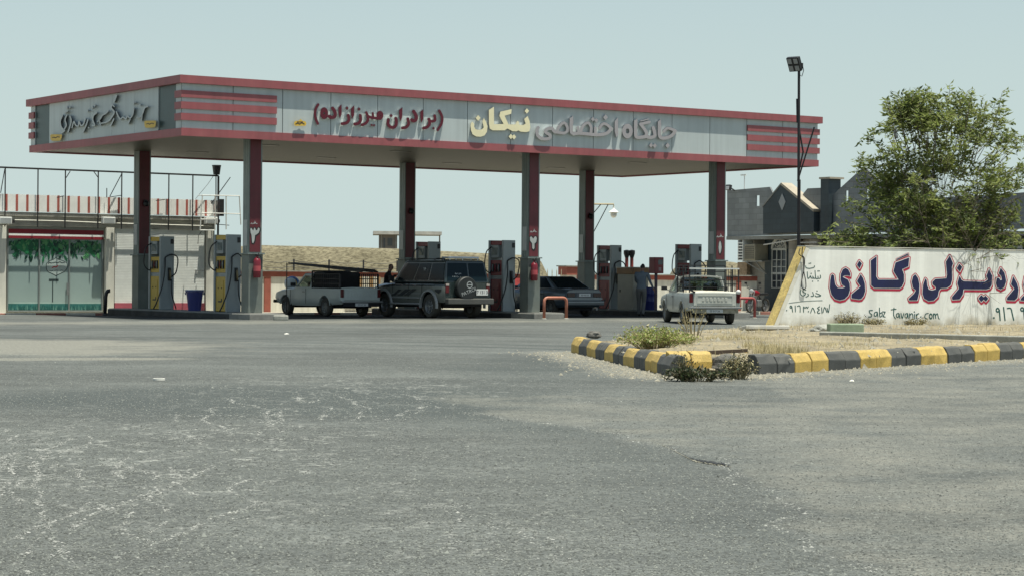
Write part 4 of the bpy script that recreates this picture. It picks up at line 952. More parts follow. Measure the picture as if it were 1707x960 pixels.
# unfinished flat-roofed house on the embankment
p = at_y(632, 414, 131); o = empty('flat_roof_house', 'small flat-roofed concrete house standing above the embankment', 'house', (p.x, p.y, p.z-.6), R(4))
k = 131/FPX; HB = M('house_grey', (.20, .175, .15), .9, var=.25, scale=1.5)
mb = MB(); mb.span((0, 0, 0), (30*k, 3, 1.42)); mb.build('wall', HB, o)
mb = MB(); mb.span((-10*k, -.3, 1.42), (104*k, 3.3, 1.62)); mb.build('roof', M('roof_slab', (.50, .48, .42), .85, var=.2), o)
mb = MB(); mb.span((100*k, .1, 0), (102*k, .4, 1.41)); mb.build('roof_post', HB, o)
mb = MB(); mb.span((7*k, -.03, .62), (10*k, -.002, 1.2)); w_ = mb.build('window', PD, o); mb = MB(); mb.span((14*k, -.03, .75), (22*k, -.002, 1.2)); mb.build('window', PD, o)
mb = MB(); mb.span((27*k, -.04, .0), (28.5*k, -.002, 1.41)); mb.span((3*k, -.04, .0), (4.5*k, -.002, 1.41)); mb.build('pilaster', CONC, o)
# lamp on a swan arm
p = at_y(981, 470, 93); o = empty('street_lamp', 'thin pole lamp with braced side arm and hanging white bulb', 'street lamp', (p.x, p.y, GL), 0); k = 93/FPX
zt_ = at_y(990, 340.5, 93).z-GL; xa = 41*k
mb = MB(); mb.tube([(0, 0, 0), (0, 0, zt_)], .05, 8); mb.build('pole', STEEL, o)
mb = MB(); mb.tube([(0, 0, zt_), (xa, 0, zt_), (xa, 0, zt_-.12)], .035, 8, 0); mb.build('arm', M('arm_cream', (.42, .36, .22), .6), o)
mb = MB(); mb.tube([(0, 0, zt_-62*k), (32*k, 0, zt_)], .022, 6); mb.tube([(0, 0, zt_-24*k), (20*k, 0, zt_)], .022, 6); mb.build('brace', STEEL, o)
mb = MB(); mb.lathe([(.03, 0), (.05, -.1), (.22, -.24), (.20, -.26), (.03, -.22)], 14, (xa, 0, zt_-.1)); lm = mb.build('shade', WHITEST, o, auto=True)
mb = MB(); mb.ball((xa, 0, zt_-.42), .14, 0, 14, (1, 1, 1.2)); mb.build('bulb', M('bulb', (.75, .74, .66), .3), lm, smooth=True)
for px, dx in ((1044, 0), (1052.5, .0)):
    p = at_y(px, 520, 90); o = empty('vent_stack', 'thin red and black vent stack rising behind the cream cabinet, ' + ('left one' if px < 1050 else 'right one') + ' of the two', 'vent pipe', (p.x, p.y, GL), 0)
    zz = at_y(px, 420, 90).z-GL
    mb = MB(); mb.tube([(0, 0, 0), (0, 0, zz-.0)], .07, 8); mb.build('stack', M('stack_red', (.26, .05, .04), .6), o, smooth=False)
    mb = MB(); mb.lathe([(.072, zz-.25), (.13, zz-.08), (.13, zz+.05), (.02, zz+.08)], 12); mb.build('hood', BLACK, o, auto=True)

# ------------------------------------------------------------------ stone clad house on the right
B0 = at_y(1212, 500, 100); B0.z = GL
house = empty('stone_house', 'grey stone clad building with dark gable, chimney tower and arched white windows', 'building', B0, ANG-R(90))
def bp_(px, py, dy=0):
    q = on_plane(px, py, B0+U*dy, U); return (q-B0).dot(-V), q.z-GL
def stone_mat(name, c, s, mortar=.75):
    m = bpy.data.materials.new(name); n, l = nodes_of(m); b = n['Principled BSDF']; b.inputs['Roughness'].default_value = .6
    tc = n.new('ShaderNodeTexCoord'); sp2 = n.new('ShaderNodeSeparateXYZ'); cb = n.new('ShaderNodeCombineXYZ'); l.new(tc.outputs['Object'], sp2.inputs[0]); l.new(sp2.outputs['X'], cb.inputs['X']); l.new(sp2.outputs['Z'], cb.inputs['Y'])
    br = n.new('ShaderNodeTexBrick'); br.inputs['Scale'].default_value = s; br.inputs['Mortar Size'].default_value = .012; br.inputs['Color1'].default_value = (*[x*.86 for x in c], 1); br.inputs['Color2'].default_value = (*[x*1.12 for x in c], 1); br.inputs['Mortar'].default_value = (*[x*mortar for x in c], 1)
    l.new(cb.outputs[0], br.inputs['Vector'])
    nz = n.new('ShaderNodeTexNoise'); nz.inputs['Scale'].default_value = 1.1; nz.inputs['Detail'].default_value = 5; l.new(tc.outputs['Object'], nz.inputs['Vector'])
    mr = n.new('ShaderNodeMapRange'); mr.inputs['From Min'].default_value = .3; mr.inputs['From Max'].default_value = .7; mr.inputs['To Min'].default_value = .8; mr.inputs['To Max'].default_value = 1.15; l.new(nz.outputs['Fac'], mr.inputs['Value'])
    sc_ = n.new('ShaderNodeVectorMath'); sc_.operation = 'SCALE'; l.new(br.outputs['Color'], sc_.inputs[0]); l.new(mr.outputs[0], sc_.inputs['Scale']); l.new(sc_.outputs[0], b.inputs['Base Color']); return m
GST = stone_mat('grey_stone', (.19, .205, .205), 1.0); DST = stone_mat('dark_stone', (.030, .045, .052), 1.0, .8); CST = stone_mat('cream_stone', (.27, .25, .21), 1.2)
def facade(pix, dy, thick, mat, name, parent=house):
    mb = MB(); mb.prism([bp_(x, y, dy) for x, y in pix], (0, dy, 0), (1, 0, 0), (0, 0, 1), (0, thick, 0)); return mb.build(name, mat, parent)
def slot(o, x0, x1, y0, y1, dy):
    a, b = bp_(x0, y1, dy), bp_(x1, y0, dy); mb = MB(); mb.span((a[0], dy-1, a[1]), (b[0], dy+2, b[1])); c = mb.build('cutter', BLACK); c.matrix_world = Matrix.LocRotScale(B0, Matrix.Rotation(ANG-R(90), 3, 'Z').to_euler(), None); bpy.context.view_layer.update(); boolean(o, c)
zb_ = bp_(1212, 394.5)[1]
f = facade([(1212, 394.5), (1212, 318), (1283, 312), (1292, 330), (1320, 352), (1340, 322), (1346, 314.5), (1369, 313.5), (1383, 330), (1440, 278), (1500, 336), (1560, 330), (1640, 326), (1750, 318), (1750, 380.5)], 0, .09, GST, 'parapet_wall')
for a_ in ((1259.5, 1266, 326, 344), (1408.5, 1414, 318, 336), (1443, 1449, 316, 336)): slot(f, *a_, 0)
g = facade([(1272, 390.3), (1272, 345), (1303, 307.5), (1356.5, 351), (1356.5, 386)], -.35, .34, DST, 'dark_gable')
q0, q1, q2 = bp_(1271, 345, -.35), bp_(1303, 306.5, -.35), bp_(1357.5, 351.5, -.35)
VERGE = M('verge_cream', (.36, .315, .24), .8, var=.15)
mb = MB(); mb.bar((q0[0], -.1, q0[1]), (q1[0]-.02, -.1, q1[1]), .56, .06, up=Z); mb.build('left_verge', MATS.get('slab_grey') or M('slab_grey', (.20, .205, .19), .8, var=.15), g)
mb = MB(); mb.bar((q1[0], -.1, q1[1]), (q2[0], -.1, q2[1]), .62, .10, up=Z); mb.build('verge', VERGE, g)
mb = MB(); c = bp_(1304, 337, -.36); mb.prism([(c[0]-.23, c[1]), (c[0], c[1]+.38), (c[0]+.23, c[1]), (c[0], c[1]-.38)], (0, -.375, 0), (1, 0, 0), (0, 0, 1), (0, .02, 0)); mb.build('diamond_tile', M('diamond', (.26, .275, .275), .5), g)
facade([(1368, 389), (1368, 299), (1381.5, 298), (1381.5, 388)], -.25, .7, DST, 'chimney_tower')
c0, c1 = bp_(1367, 299, -.3), bp_(1382.5, 298, -.3); mb = MB(); mb.span((c0[0]-.05, -.32, c0[1]+.0), (c1[0]+.05, .52, c0[1]+.08)); mb.build('chimney_cap', VERGE, house)
tE = bp_(1750, 400)[0]
mb = MB(); mb.span((-.02, -.06, zb_-.16), (tE, 6, zb_-.003)); mb.build('slab_edge', M('slab_grey', (.20, .205, .19), .8, var=.15), house)
tW = bp_(1245, 450, .75)[0]
mb = MB(); mb.span((tW, .75, 0), (tE, 6, zb_-.162)); mb.build('lower_wall', CST, house)
mb = MB(); mb.span((0, 5.7, 0), (tE, 5.99, zb_-.163)); mb.build('rear_wall', CST, house)
GRL = M('window_white', (.42, .43, .40), .5); PANE = M('window_pane', (.030, .038, .045), .1)
def arch_window(x0, x1, ytop, ybot, panel=None):
    a = bp_(x0, ytop, .75); b = bp_(x1, ytop, .75); zt = a[1]; zb2 = bp_(x0, ybot, .75)[1]; w_ = (b[0]-a[0]); cx = (a[0]+b[0])/2; r = w_/2
    zs = zt-r
    arcp = [(cx+r*math.cos(t), zs+r*math.sin(t)) for t in [math.pi*i/14 for i in range(15)]]
    if panel:
        pa, pb = bp_(panel[0], ytop, .75)[0], bp_(panel[1], ytop, .75)[0]; mb = MB(); mb.span((pa, .715, .02), (pb, .748, zb_-.17)); mb.build('dark_surround', DST, house)
    mb = MB(); mb.prism(arcp+[(a[0], zb2), (b[0], zb2)], (0, .70, 0), (1, 0, 0), (0, 0, 1), (0, .013, 0)); w = mb.build('arched_window', PANE, house)
    mb = MB()
    ring = [Vector((x, .68, z)) for x, z in arcp]; mb.tube(ring, .07, 6, caps=True)
    for t in (0, .33, .66, 1): mb.span((a[0]+w_*t-.022, .66, zb2), (a[0]+w_*t+.022, .695, zs))
    zz = zb2; k = 0; mb.span((a[0]-.03, .655, zs-.06), (b[0]+.03, .694, zs+.04)); mb.span((a[0]-.03, .655, zb2+.62), (b[0]+.03, .694, zb2+.70))
    while zz < zs-.2: mb.span((a[0], .664, zz), (b[0], .692, zz+.03)); zz += .31
    for t in range(1, 6):
        an = math.pi*t/6; mb.tube([(cx, .685, zs), (cx+r*.95*math.cos(an), .685, zs+r*.95*math.sin(an))], .016, 5)
    for rr in (.33, .64): mb.tube([(cx+r*rr*math.cos(math.pi*i/10), .685, zs+r*rr*math.sin(math.pi*i/10)) for i in range(11)], .016, 5)
    mb.build('window_grille', GRL, w)
arch_window(1289.5, 1313, 398, 480, (1276, 1317))
arch_window(1381, 1414, 400, 480, (1377, 1462)); arch_window(1632, 1663, 392, 470, (1622, 1668)); arch_window(1672, 1706, 390, 470, (1669, 1745))
for x0, x1 in ((1317.5, 1333), (1352, 1368)):
    a, b = bp_(x0, 440, .5)[0], bp_(x1, 440, .5)[0]; mb = MB(); mb.lathe([((b-a)/2, 0), ((b-a)/2*.93, zb_-.17)], 18, ((a+b)/2, .5, 0)); mb.build('round_pillar', CST, house, auto=True)
a, b = bp_(1273, 408.5, -.3), bp_(1326, 398.5, -.3); mb = MB(); mb.bar((a[0], -.3, a[1]), (b[0], -.1, b[1]), .05, .05); a, b = bp_(1330, 405, -.1), bp_(1362, 404, -.1); mb.bar((a[0], -.1, a[1]), (b[0], -.1, b[1]), .05, .05); mb.build('awning_arm', M('arm_grey', (.45, .44, .40), .6), house)
mb = MB(); mb.span((bp_(1226, 440, .3)[0], -.9, -.05), (tE, .745, .16)); mb.build('front_step', CONC, house)
# side wall stub with brick top, cooler on its stand
o = empty('side_wall', 'short white wall with brick top beside the stone clad building', 'wall', B0, ANG-R(90)); a, b = bp_(1229, 450, .4)[0], bp_(1244.5, 450, .4)[0]
mb = MB(); mb.span((a, .4, -.1), (b, .62, bp_(1236, 460, .4)[1])); mb.build('rendered_part', WALLP, o)
mb = MB(); mb.span((a, .41, bp_(1236, 460, .4)[1]), (b, .61, bp_(1236, 437, .4)[1])); mb.build('brick_part', M('brick_tan', (.30, .22, .14), .9, var=.35, scale=9), o)
o = empty('air_cooler', 'beige evaporative air cooler on a steel bracket under the overhang', 'air cooler', B0, ANG-R(90))
a, b = bp_(1240.5, 434.5, -.1), bp_(1258.5, 407, -.1); mb = MB(); mb.span((a[0], -.1, a[1]), (b[0], .7, b[1])); c = mb.build('casing', M('cooler_beige', (.24, .22, .16), .7, var=.15), o, bevel=.03)
mb = MB(); zz = a[1]+.08
while zz < b[1]-.1: mb.span((a[0]+.06, -.125, zz), (b[0]-.06, -.1005, zz+.04)); zz += .085
mb.build('louvres', M('cooler_dark', (.12, .11, .085), .7), c)
mb = MB(); mb.bar((a[0]-.3, .3, a[1]-.03), (b[0]+.3, .3, a[1]-.03), .5, .05); mb.bar((a[0], -.05, a[1]-.05), (b[0], .6, a[1]-.6), .04, .04); mb.bar((b[0], -.05, a[1]-.05), (b[0], .6, a[1]-.6), .04, .04); mb.build('bracket', GREYST, o)
o = empty('louvred_unit', 'narrow white louvred unit beside the beige air cooler', 'air vent', B0, ANG-R(90)); a, b = bp_(1230.5, 435, -.1), bp_(1237, 404, -.1)
mb = MB(); mb.span((a[0], -.06, a[1]), (b[0], .5, b[1])); c = mb.build('casing', M('unit_dark', (.05, .055, .055), .6), o)
mb = MB(); zz = a[1]
while zz < b[1]: mb.span((a[0]-.02, -.09, zz), (b[0]+.02, -.0605, zz+.05)); zz += .13
mb.span((a[0]-.05, -.09, a[1]), (a[0]-.021, .5, b[1]+.1)); mb.span((b[0]+.021, -.09, a[1]), (b[0]+.05, .5, b[1]+.1)); mb.build('louvres', WHITEST, c)
mb = MB(); a = bp_(1230, 394, 0); mb.span((a[0], .05, b[1]+.1), (a[0]+.04, .09, zb_-.16)); mb.span((a[0]+.3, .05, b[1]+.1), (a[0]+.34, .09, zb_-.16)); mb.build('hanger', GREYST, o)
o = empty('floodlight', 'square grey floodlight at the left corner of the stone clad parapet', 'floodlight', B0, ANG-R(90)); a = bp_(1216, 313, -.3)
mb = MB(); mb.box((a[0], -.35, a[1]), (.30, .14, .24), rx=R(-15)); c = mb.build('housing', STEEL, o, bevel=.015); mb = MB()
for k in (-1, 0, 1): mb.box((a[0]+k*.085, -.428, a[1]-.015), (.065, .01, .16), rx=R(-15))
structure(mb.build('lens', M('lens_grey', (.4, .42, .42), .2), c), 'stuff'); mb = MB(); mb.bar((a[0], -.27, a[1]), (a[0], .05, a[1]-.15), .05, .05); mb.build('bracket', STEEL, o)
o = empty('antenna', 'thin white antenna mast on the stone clad roof', 'antenna', B0, ANG-R(90)); a, b = bp_(1241, 313, .15), bp_(1241, 292, .15); mb = MB(); mb.tube([(a[0], .15, a[1]-.1), (b[0], .15, b[1])], .025, 6); mb.build('mast', WHITEST, o)
mb = MB(); mb.bar((b[0]-.25, .15, b[1]), (b[0]+.12, .15, b[1]), .04, .06); mb.build('head', WHITEST, o)

# ------------------------------------------------------------------ painted sign wall
S0 = at_y(1345, 412, 52.0); S1 = at_y(1707, 418.5, 55.7)
SD = Vector((S1.x-S0.x, S1.y-S0.y, 0)); SD.normalize(); SN = Vector((SD.y, -SD.x, 0))
SO = Vector((S0.x, S0.y, 0))
sign = empty('sign_wall', 'white painted roadside wall with slanted yellow end and large blue Persian lettering', 'sign wall', SO, math.atan2(SD.y, SD.x))
def sw(px, py, lift=0): return on_plane(px, py, SO+SN*lift, SN)
def swl(px, py): q = sw(px, py)-SO; return q.dot(SD), q.z
tl, bl = swl(1343, 412), swl(1287, 549); zt = tl[1]
def wallpaint():
    m = bpy.data.materials.new('aged_white_paint'); n, l = nodes_of(m); b = n['Principled BSDF']; b.inputs['Roughness'].default_value = .8
    tc = n.new('ShaderNodeTexCoord'); sx = n.new('ShaderNodeSeparateXYZ'); l.new(tc.outputs['Object'], sx.inputs[0])
    def nz(scale, vec, det=5):
        t = n.new('ShaderNodeTexNoise'); t.inputs['Scale'].default_value = scale; t.inputs['Detail'].default_value = det; l.new(vec, t.inputs['Vector']); return t.outputs['Fac']
    def mr(x, a, b_, c, d):
        t = n.new('ShaderNodeMapRange'); t.inputs['From Min'].default_value = a; t.inputs['From Max'].default_value = b_; t.inputs['To Min'].default_value = c; t.inputs['To Max'].default_value = d; l.new(x, t.inputs['Value']); return t.outputs[0]
    mp = n.new('ShaderNodeMapping'); mp.inputs['Scale'].default_value = (3.2, 1, .16); l.new(tc.outputs['Object'], mp.inputs['Vector'])
    run = mr(nz(1.6, mp.outputs[0]), .35, .65, .92, 1.05); mott = mr(nz(1.3, tc.outputs['Object']), .3, .7, .93, 1.05)
    mu = n.new('ShaderNodeMath'); mu.operation = 'MULTIPLY'; l.new(run, mu.inputs[0]); l.new(mott, mu.inputs[1])
    s = n.new('ShaderNodeVectorMath'); s.operation = 'SCALE'; s.inputs[0].default_value = (.80, .815, .77); l.new(mu.outputs[0], s.inputs['Scale'])
    ad = n.new('ShaderNodeMath'); ad.operation = 'MULTIPLY_ADD'; l.new(nz(2.2, tc.outputs['Object']), ad.inputs[0]); ad.inputs[1].default_value = -.9; l.new(sx.outputs['Z'], ad.inputs[2])
    f = mr(ad.outputs[0], -.26, .06, .8, 0); mx = n.new('ShaderNodeMix'); mx.data_type = 'RGBA'; l.new(f, mx.inputs['Factor']); l.new(s.outputs[0], mx.inputs['A']); mx.inputs['B'].default_value = (.34, .30, .21, 1)
    l.new(mx.outputs['Result'], b.inputs['Base Color'])
    bp = n.new('ShaderNodeBump'); bp.inputs['Strength'].default_value = .25; bp.inputs['Distance'].default_value = .01; l.new(nz(7, tc.outputs['Object']), bp.inputs['Height']); l.new(bp.outputs[0], b.inputs['Normal']); return m
WP = wallpaint(); TH = .27; tR = 16.
k_ = (tl[0]-bl[0])/(tl[1]-bl[1]); zbm = -.1; xb = bl[0]+(zbm-bl[1])*k_
mb = MB(); ns = 24
top = [(tl[0]+(tR-tl[0])*i/ns, zt+(.012*math.sin(i*2.1) if 0 < i < ns else 0)) for i in range(ns+1)]
mb.prism([(xb, zbm)]+top+[(tR, zbm)], (0, 0, 0), (1, 0, 0), (0, 0, 1), (0, TH, 0)); mb.build('wall_panel', WP, sign)
EY = M('edge_yellow', (.58, .42, .10), .8, var=.35, scale=5, bump=.3, bscale=20, fine=.2, dust=.5); EW = M('edge_white', (.76, .75, .66), .8, var=.08, dust=.2)
dv = Vector((tl[0]-xb, 0, zt-zbm)).normalized(); nrm = Vector((-dv.z, 0, dv.x))
def edge_strip(y0, y1, mat, off, nm, s0=0, s1=None):
    a = Vector((xb, 0, zbm))+nrm*off; L = (Vector((tl[0], 0, zt))-Vector((xb, 0, zbm))).length if s1 is None else s1; mb = MB()
    for i in range(8):
        p, q = a+dv*(s0+(L-s0)*i/8), a+dv*(s0+(L-s0)*(i+1)/8); mb.add([(p.x, y0, p.z), (p.x, y1, p.z), (q.x, y1, q.z), (q.x, y0, q.z)]+[(r.x-nrm.x*.02, y, r.z-nrm.z*.02) for r, y in ((p, y0), (p, y1), (q, y1), (q, y0))], [(0, 1, 2, 3), (0, 3, 7, 4), (1, 5, 6, 2), (0, 4, 5, 1), (3, 2, 6, 7)])
    return mb.build(nm, mat, sign)
edge_strip(-.012, TH+.012, EY, .022, 'yellow_edge')
mb = MB(); a = Vector((xb, 0, zbm)); L = (Vector((tl[0], 0, zt))-a).length
for i in range(6):
    p, q = a+dv*L*i/6, a+dv*L*(i+1)/6; mb.add([(p.x, -.011, p.z), (p.x+.13, -.004, p.z), (q.x+.13, -.004, q.z-.01), (q.x, -.011, q.z-.01)], [(0, 1, 2, 3)])
mb.build('white_border', EW, sign)
mb = MB(); mb.span((tl[0]-.02, -.015, zt+.013), (tR, TH+.015, zt+.03)); mb.build('wall_cap', EW, sign)
LETM = [M('paint_red', (.42, .020, .055), .7, var=.12), M('paint_pale', (.70, .70, .68), .7), M('paint_navy', (.006, .010, .060), .6, var=.3, scale=2)]
def swm(px, py, lift): return sw(px, py, lift)
def painted(crop, prims, sh=26, o_=22, i_=10):
    k = crop[2]/8.726
    def redf(pr, X, Y): return np.minimum(sdf_prims(pr, X, Y)-o_*k, sdf_prims(pr, X-2*k, Y-sh*k)-(o_-5)*k)
    glyph(prims, crop, [(redf, 0, 0, 0, .003), (i_*k, 0, 0, 1, .006), (0, 0, 0, 2, .009)], swm, 'painted_letter', LETM, sign, step=4.2*k)
C6, C7 = (1370, 410, 8.726), (1530, 405, 6.192)
painted(C6, [('p', [(155, 415), (176, 430), (186, 500), (196, 562), (232, 608), (300, 612), (345, 596), (292, 560), (272, 490), (277, 410), (305, 345), (345, 322), (385, 345), (412, 400), (415, 440), (380, 430), (330, 432), (300, 452), (335, 470), (380, 492), (405, 550), (410, 640), (385, 715), (330, 770), (260, 786), (190, 765), (140, 700), (116, 600), (124, 490), (136, 430)])])
painted(C6, [('p', [(565, 415), (600, 470), (625, 550), (632, 650), (610, 720), (575, 765), (540, 772), (432, 757), (432, 702), (490, 652), (565, 588), (512, 512)])]); painted(C6, [('p', [(545, 217), (583, 258), (548, 328), (512, 275)])])
painted(C6, [('p', [(712, 215), (796, 155), (792, 450), (820, 492), (1118, 492), (1042, 365), (1072, 245), (1272, 172), (1260, 298), (1168, 340), (1196, 420), (1196, 520), (1165, 590), (1130, 614), (762, 610), (718, 570)])]); painted(C6, [('p', [(1085, 195), (1255, 112), (1262, 128), (1090, 208)])], 8, 12, 6)
painted(C6, [('p', [(1360, 415), (1400, 470), (1420, 560), (1415, 680), (1390, 785), (1275, 788), (1262, 765), (1340, 692), (1370, 642), (1325, 605), (1308, 520), (1326, 445)])])
painted(C7, [('p', [(78, 367), (92, 385), (98, 440), (115, 480), (150, 488), (188, 476), (183, 452), (155, 430), (150, 405), (180, 374), (296, 366), (302, 330), (290, 195), (330, 132), (364, 212), (352, 250), (355, 380), (340, 435), (300, 464), (236, 468), (218, 492), (206, 550), (165, 590), (110, 596), (65, 570), (48, 520), (56, 425)])])
painted(C7, [('p', [(430, 340), (455, 385), (475, 396), (690, 402), (724, 380), (708, 340), (735, 270), (768, 340), (764, 430), (745, 465), (710, 478), (472, 476), (464, 530), (430, 580), (357, 584), (352, 557), (425, 470), (408, 415)])]); painted(C7, [('p', [(428, 217), (458, 250), (435, 298), (403, 262)])]); painted(C7, [('p', [(626, 570), (655, 535), (680, 558), (698, 540), (728, 570), (702, 602), (680, 580), (656, 606)])])
painted(C7, [('p', [(855, 258), (895, 310), (912, 390), (895, 455), (855, 478), (818, 460), (806, 415), (814, 366), (840, 362), (850, 384), (868, 384), (862, 345), (836, 315)])]); painted(C7, [('p', [(985, 345), (1025, 420), (1040, 480), (1030, 560), (1000, 590), (922, 588), (920, 565), (998, 472), (962, 425)])])
painted(C7, [('p', [(1135, 318), (1105, 350), (1088, 430), (1102, 485), (1130, 505), (1070, 565), (1056, 590), (1150, 596), (1195, 520), (1195, 400), (1168, 340)])])
INK = [M('paint_green_ink', (.008, .075, .066), .7)]
def script(crop, strokes, w_, nm='handwritten_words', step=2.):
    pr = []
    for q in strokes:
        if isinstance(q, tuple) and q[0] == 'o': pr.append(('o', q[1], q[2], q[3], w_))
        else: pr.append(('s', smooth_line(q) if len(q) > 2 else q, w_ if len(q) > 1 else w_*1.5))
    glyph(pr, crop, [(0, 0, 0, 0, .003)], swm, nm, INK, sign, step=step)
CL = (1240, 370, 3.428)
script(CL, [[(735, 503), (717, 505), (720, 518), (732, 528), (726, 539), (713, 540)], [(762, 512), (748, 516), (745, 532), (757, 535), (763, 515), (766, 540)], [(775, 490), (777, 538), (790, 532), (789, 516), (778, 522)], [(793, 511), (808, 512)], [(808, 512), (795, 538)], [(795, 538), (808, 541)]], 5.2, step=1.1)
script(CL, [[(858, 490), (856, 530), (866, 550)], [(842, 500), (870, 496)], [(885, 520), (873, 524), (873, 540), (884, 540), (887, 522), (892, 548)], [(898, 520), (905, 548), (914, 520)], [(933, 520), (922, 526), (922, 542), (932, 543), (936, 522), (940, 548)], [(947, 522), (949, 550)], [(949, 532), (958, 521), (965, 528), (967, 550)], [(975, 525), (977, 550)], [(974, 512)], [(985, 525), (987, 550)], [(987, 535), (994, 523), (1000, 522)], [(1012, 540)]], 5.2, step=1.1)
script(CL, [[(1054, 520), (1038, 525), (1035, 545), (1050, 552)], ('o', (1068, 537), 8, 13), [(1083, 522), (1084, 550)], [(1084, 532), (1092, 522), (1096, 548)], [(1096, 532), (1106, 522), (1112, 546), (1117, 552)]], 5.2, step=1.1)
C5 = (1300, 405, 6.855)
script(C5, [[(295, 265), (302, 285), (340, 292), (390, 280), (397, 262)], [(335, 236)], [(352, 233)]], 9)
script(C5, [[(462, 370), (465, 400), (440, 406), (436, 382)], [(440, 406), (412, 404), (402, 318)], [(412, 404), (388, 404), (376, 382)], [(388, 404), (360, 402), (350, 378), (338, 396), (320, 404), (313, 332)], [(435, 322)], [(450, 322)], [(375, 438)], [(437, 435)], [(358, 350)]], 9)
script(C5, [[(412, 572), (440, 583), (468, 600), (420, 610), (402, 598)], [(425, 546)], [(375, 560), (385, 600), (357, 606)], [(320, 578), (326, 600), (298, 615)], [(297, 536), (268, 530), (264, 558), (296, 574), (270, 602), (242, 590), (234, 560), (242, 532)]], 9.5)
script(C5, [[(105, 685), (300, 662), (485, 655)]], 6, 'underline')
script(C5, [[(78, 768)], ('o', (126, 728), 10, 12), [(138, 725), (146, 785)], [(175, 715), (178, 782)], [(200, 720), (230, 718), (232, 786)], [(272, 785), (270, 728), (288, 742), (302, 728), (315, 742), (325, 726)], [(327, 780)], [(352, 795), (376, 738), (402, 792)], [(455, 725), (430, 742), (452, 760), (430, 780), (438, 800), (458, 795)], [(478, 735), (482, 800)], [(494, 790), (512, 732), (536, 785)], [(540, 740), (555, 790), (570, 700)]], 9.5, 'telephone_number')
script(C7, [[(785, 770)], ('o', (824, 690), 15, 18), [(842, 690), (850, 795)], [(885, 662), (900, 795)], [(925, 672), (960, 674), (975, 730), (990, 792)], ('o', (1077, 682), 15, 17), [(1093, 690), (1101, 780)]], 13, 'telephone_number', step=2.5)

# floodlight mast behind the wall
p = at_y(1333.5, 470, 58); o = empty('floodlight_mast', 'tall dark mast with square floodlight and two thin struts behind the slanted wall end', 'floodlight mast', (p.x, p.y, 0), 0)
k = 58/FPX; X = lambda px: at_y(px, 300, 58).x-p.x; ZZ = lambda py: at_y(1332, py, 58).z
MAST = M('mast_dark', (.022, .020, .022), .6, .2, var=.3)
mb = MB(); mb.tube([(X(1332.5), 0, 0), (X(1332), 0, ZZ(300))], .045, 8); mb.tube([(X(1331.2), 0, ZZ(302)), (X(1330.3), 0, ZZ(118))], .036, 8); mb.build('mast', MAST, o)
for a, b in (((1331, 290), (1339, 252)), ((1339, 255), (1329, 200)), ((1330, 302), (1357, 212)), ((1328.5, 205), (1327.5, 165))):
    mb = MB(); mb.tube([(X(a[0]), .04, ZZ(a[1])), (X(b[0]), .04, ZZ(b[1]))], .024, 6); mb.build('strut', MAST, o)
rz = R(28); cx, czz = X(1322.5), ZZ(107.5)
H = empty('floodlight_head', '', '', (cx, 0, czz), 0); del H['label'], H['category']; H.parent = o; H.rotation_euler = (R(-24), 0, rz)
bpy.data.objects.remove(H)
mtx = Matrix.Translation((cx, 0, czz)) @ Matrix.Rotation(R(-38), 4, 'Z') @ Matrix.Rotation(R(28), 4, 'X')
def xf(mb, m): mb.v = [tuple(m @ Vector(v)) for v in mb.v]; return mb
mb = MB(); mb.box((0, 0, 0), (.36, .10, .40)); hd = xf(mb, mtx).build('floodlight_head', BLACK, o, bevel=.012)
for ix in (-.09, .09):
    for iz in (-.1, .1):
        mb = MB(); mb.box((ix, -.055, iz), (.12, .012, .14)); xf(mb, mtx).build('led_panel', M('led_panel', (.26, .27, .27), .25), hd)
mb = MB()
for ix in range(-3, 4): mb.box((ix*.05, .08, 0), (.012, .06, .34))
mb.box((0, .06, 0), (.36, .02, .34)); xf(mb, mtx).build('cooling_fins', BLACK, hd)
mb = MB(); mb.tube([(X(1330.3), 0, ZZ(118)), (X(1331), 0, ZZ(108)), (cx, .05, czz)], .03, 6); mb.box((X(1333), 0, ZZ(109)), (.12, .12, .1)); mb.build('yoke', MAST, o)
mb = MB(); mb.tube([(X(1336), -.02, ZZ(110)), (X(1338), -.02, ZZ(118)), (X(1335), -.02, ZZ(128)), (X(1332), -.03, ZZ(126))], .01, 5); mb.build('cable', BLACK, o)
mb = MB(); lp = [sw(1338, 412, .06), sw(1337, 425, .05), sw(1341, 432, .05), sw(1340, 450, .05), sw(1336, 470, .05), sw(1337, 480, .05), sw(1343, 480, .05), sw(1343, 468, .05), sw(1340, 452, .05), sw(1339, 431, .05), sw(1332, 424, .09), sw(1334, 414, .06)]
mb.tube([Vector(q) for q in smooth_line([tuple(q) for q in lp], 5)], .012, 5); tag(mb.build('loose_cable', BLACK), 'loose black cable looped over the top left of the painted wall', 'cable')

# ------------------------------------------------------------------ vehicles
CLEAR = bpy.data.materials.new('clear_glass'); _n, _l = nodes_of(CLEAR); _n.remove(_n['Principled BSDF'])
_t = _n.new('ShaderNodeBsdfTransparent'); _t.inputs[0].default_value = (.62, .68, .66, 1); _g = _n.new('ShaderNodeBsdfGlossy'); _g.inputs['Roughness'].default_value = .03
_x = _n.new('ShaderNodeMixShader'); _x.inputs[0].default_value = .10; _l.new(_t.outputs[0], _x.inputs[1]); _l.new(_g.outputs[0], _x.inputs[2]); _l.new(_x.outputs[0], _n['Material Output'].inputs[0])
DGL = M('dark_glass', (.006, .014, .018), .12, var=0, spec=.14)
RIM = M('wheel_rim', (.34, .35, .35), .35, .7); RIMD = M('wheel_rim_painted', (.25, .26, .25), .5, .3, dust=.3)
TAIL = M('tail_red', (.10, .008, .010), .3); PLATE = M('plate_white', (.62, .63, .60), .5); PTX = M('plate_ink', (.02, .02, .025), .6); INT = M('interior_dark', (.018, .018, .02), .8)
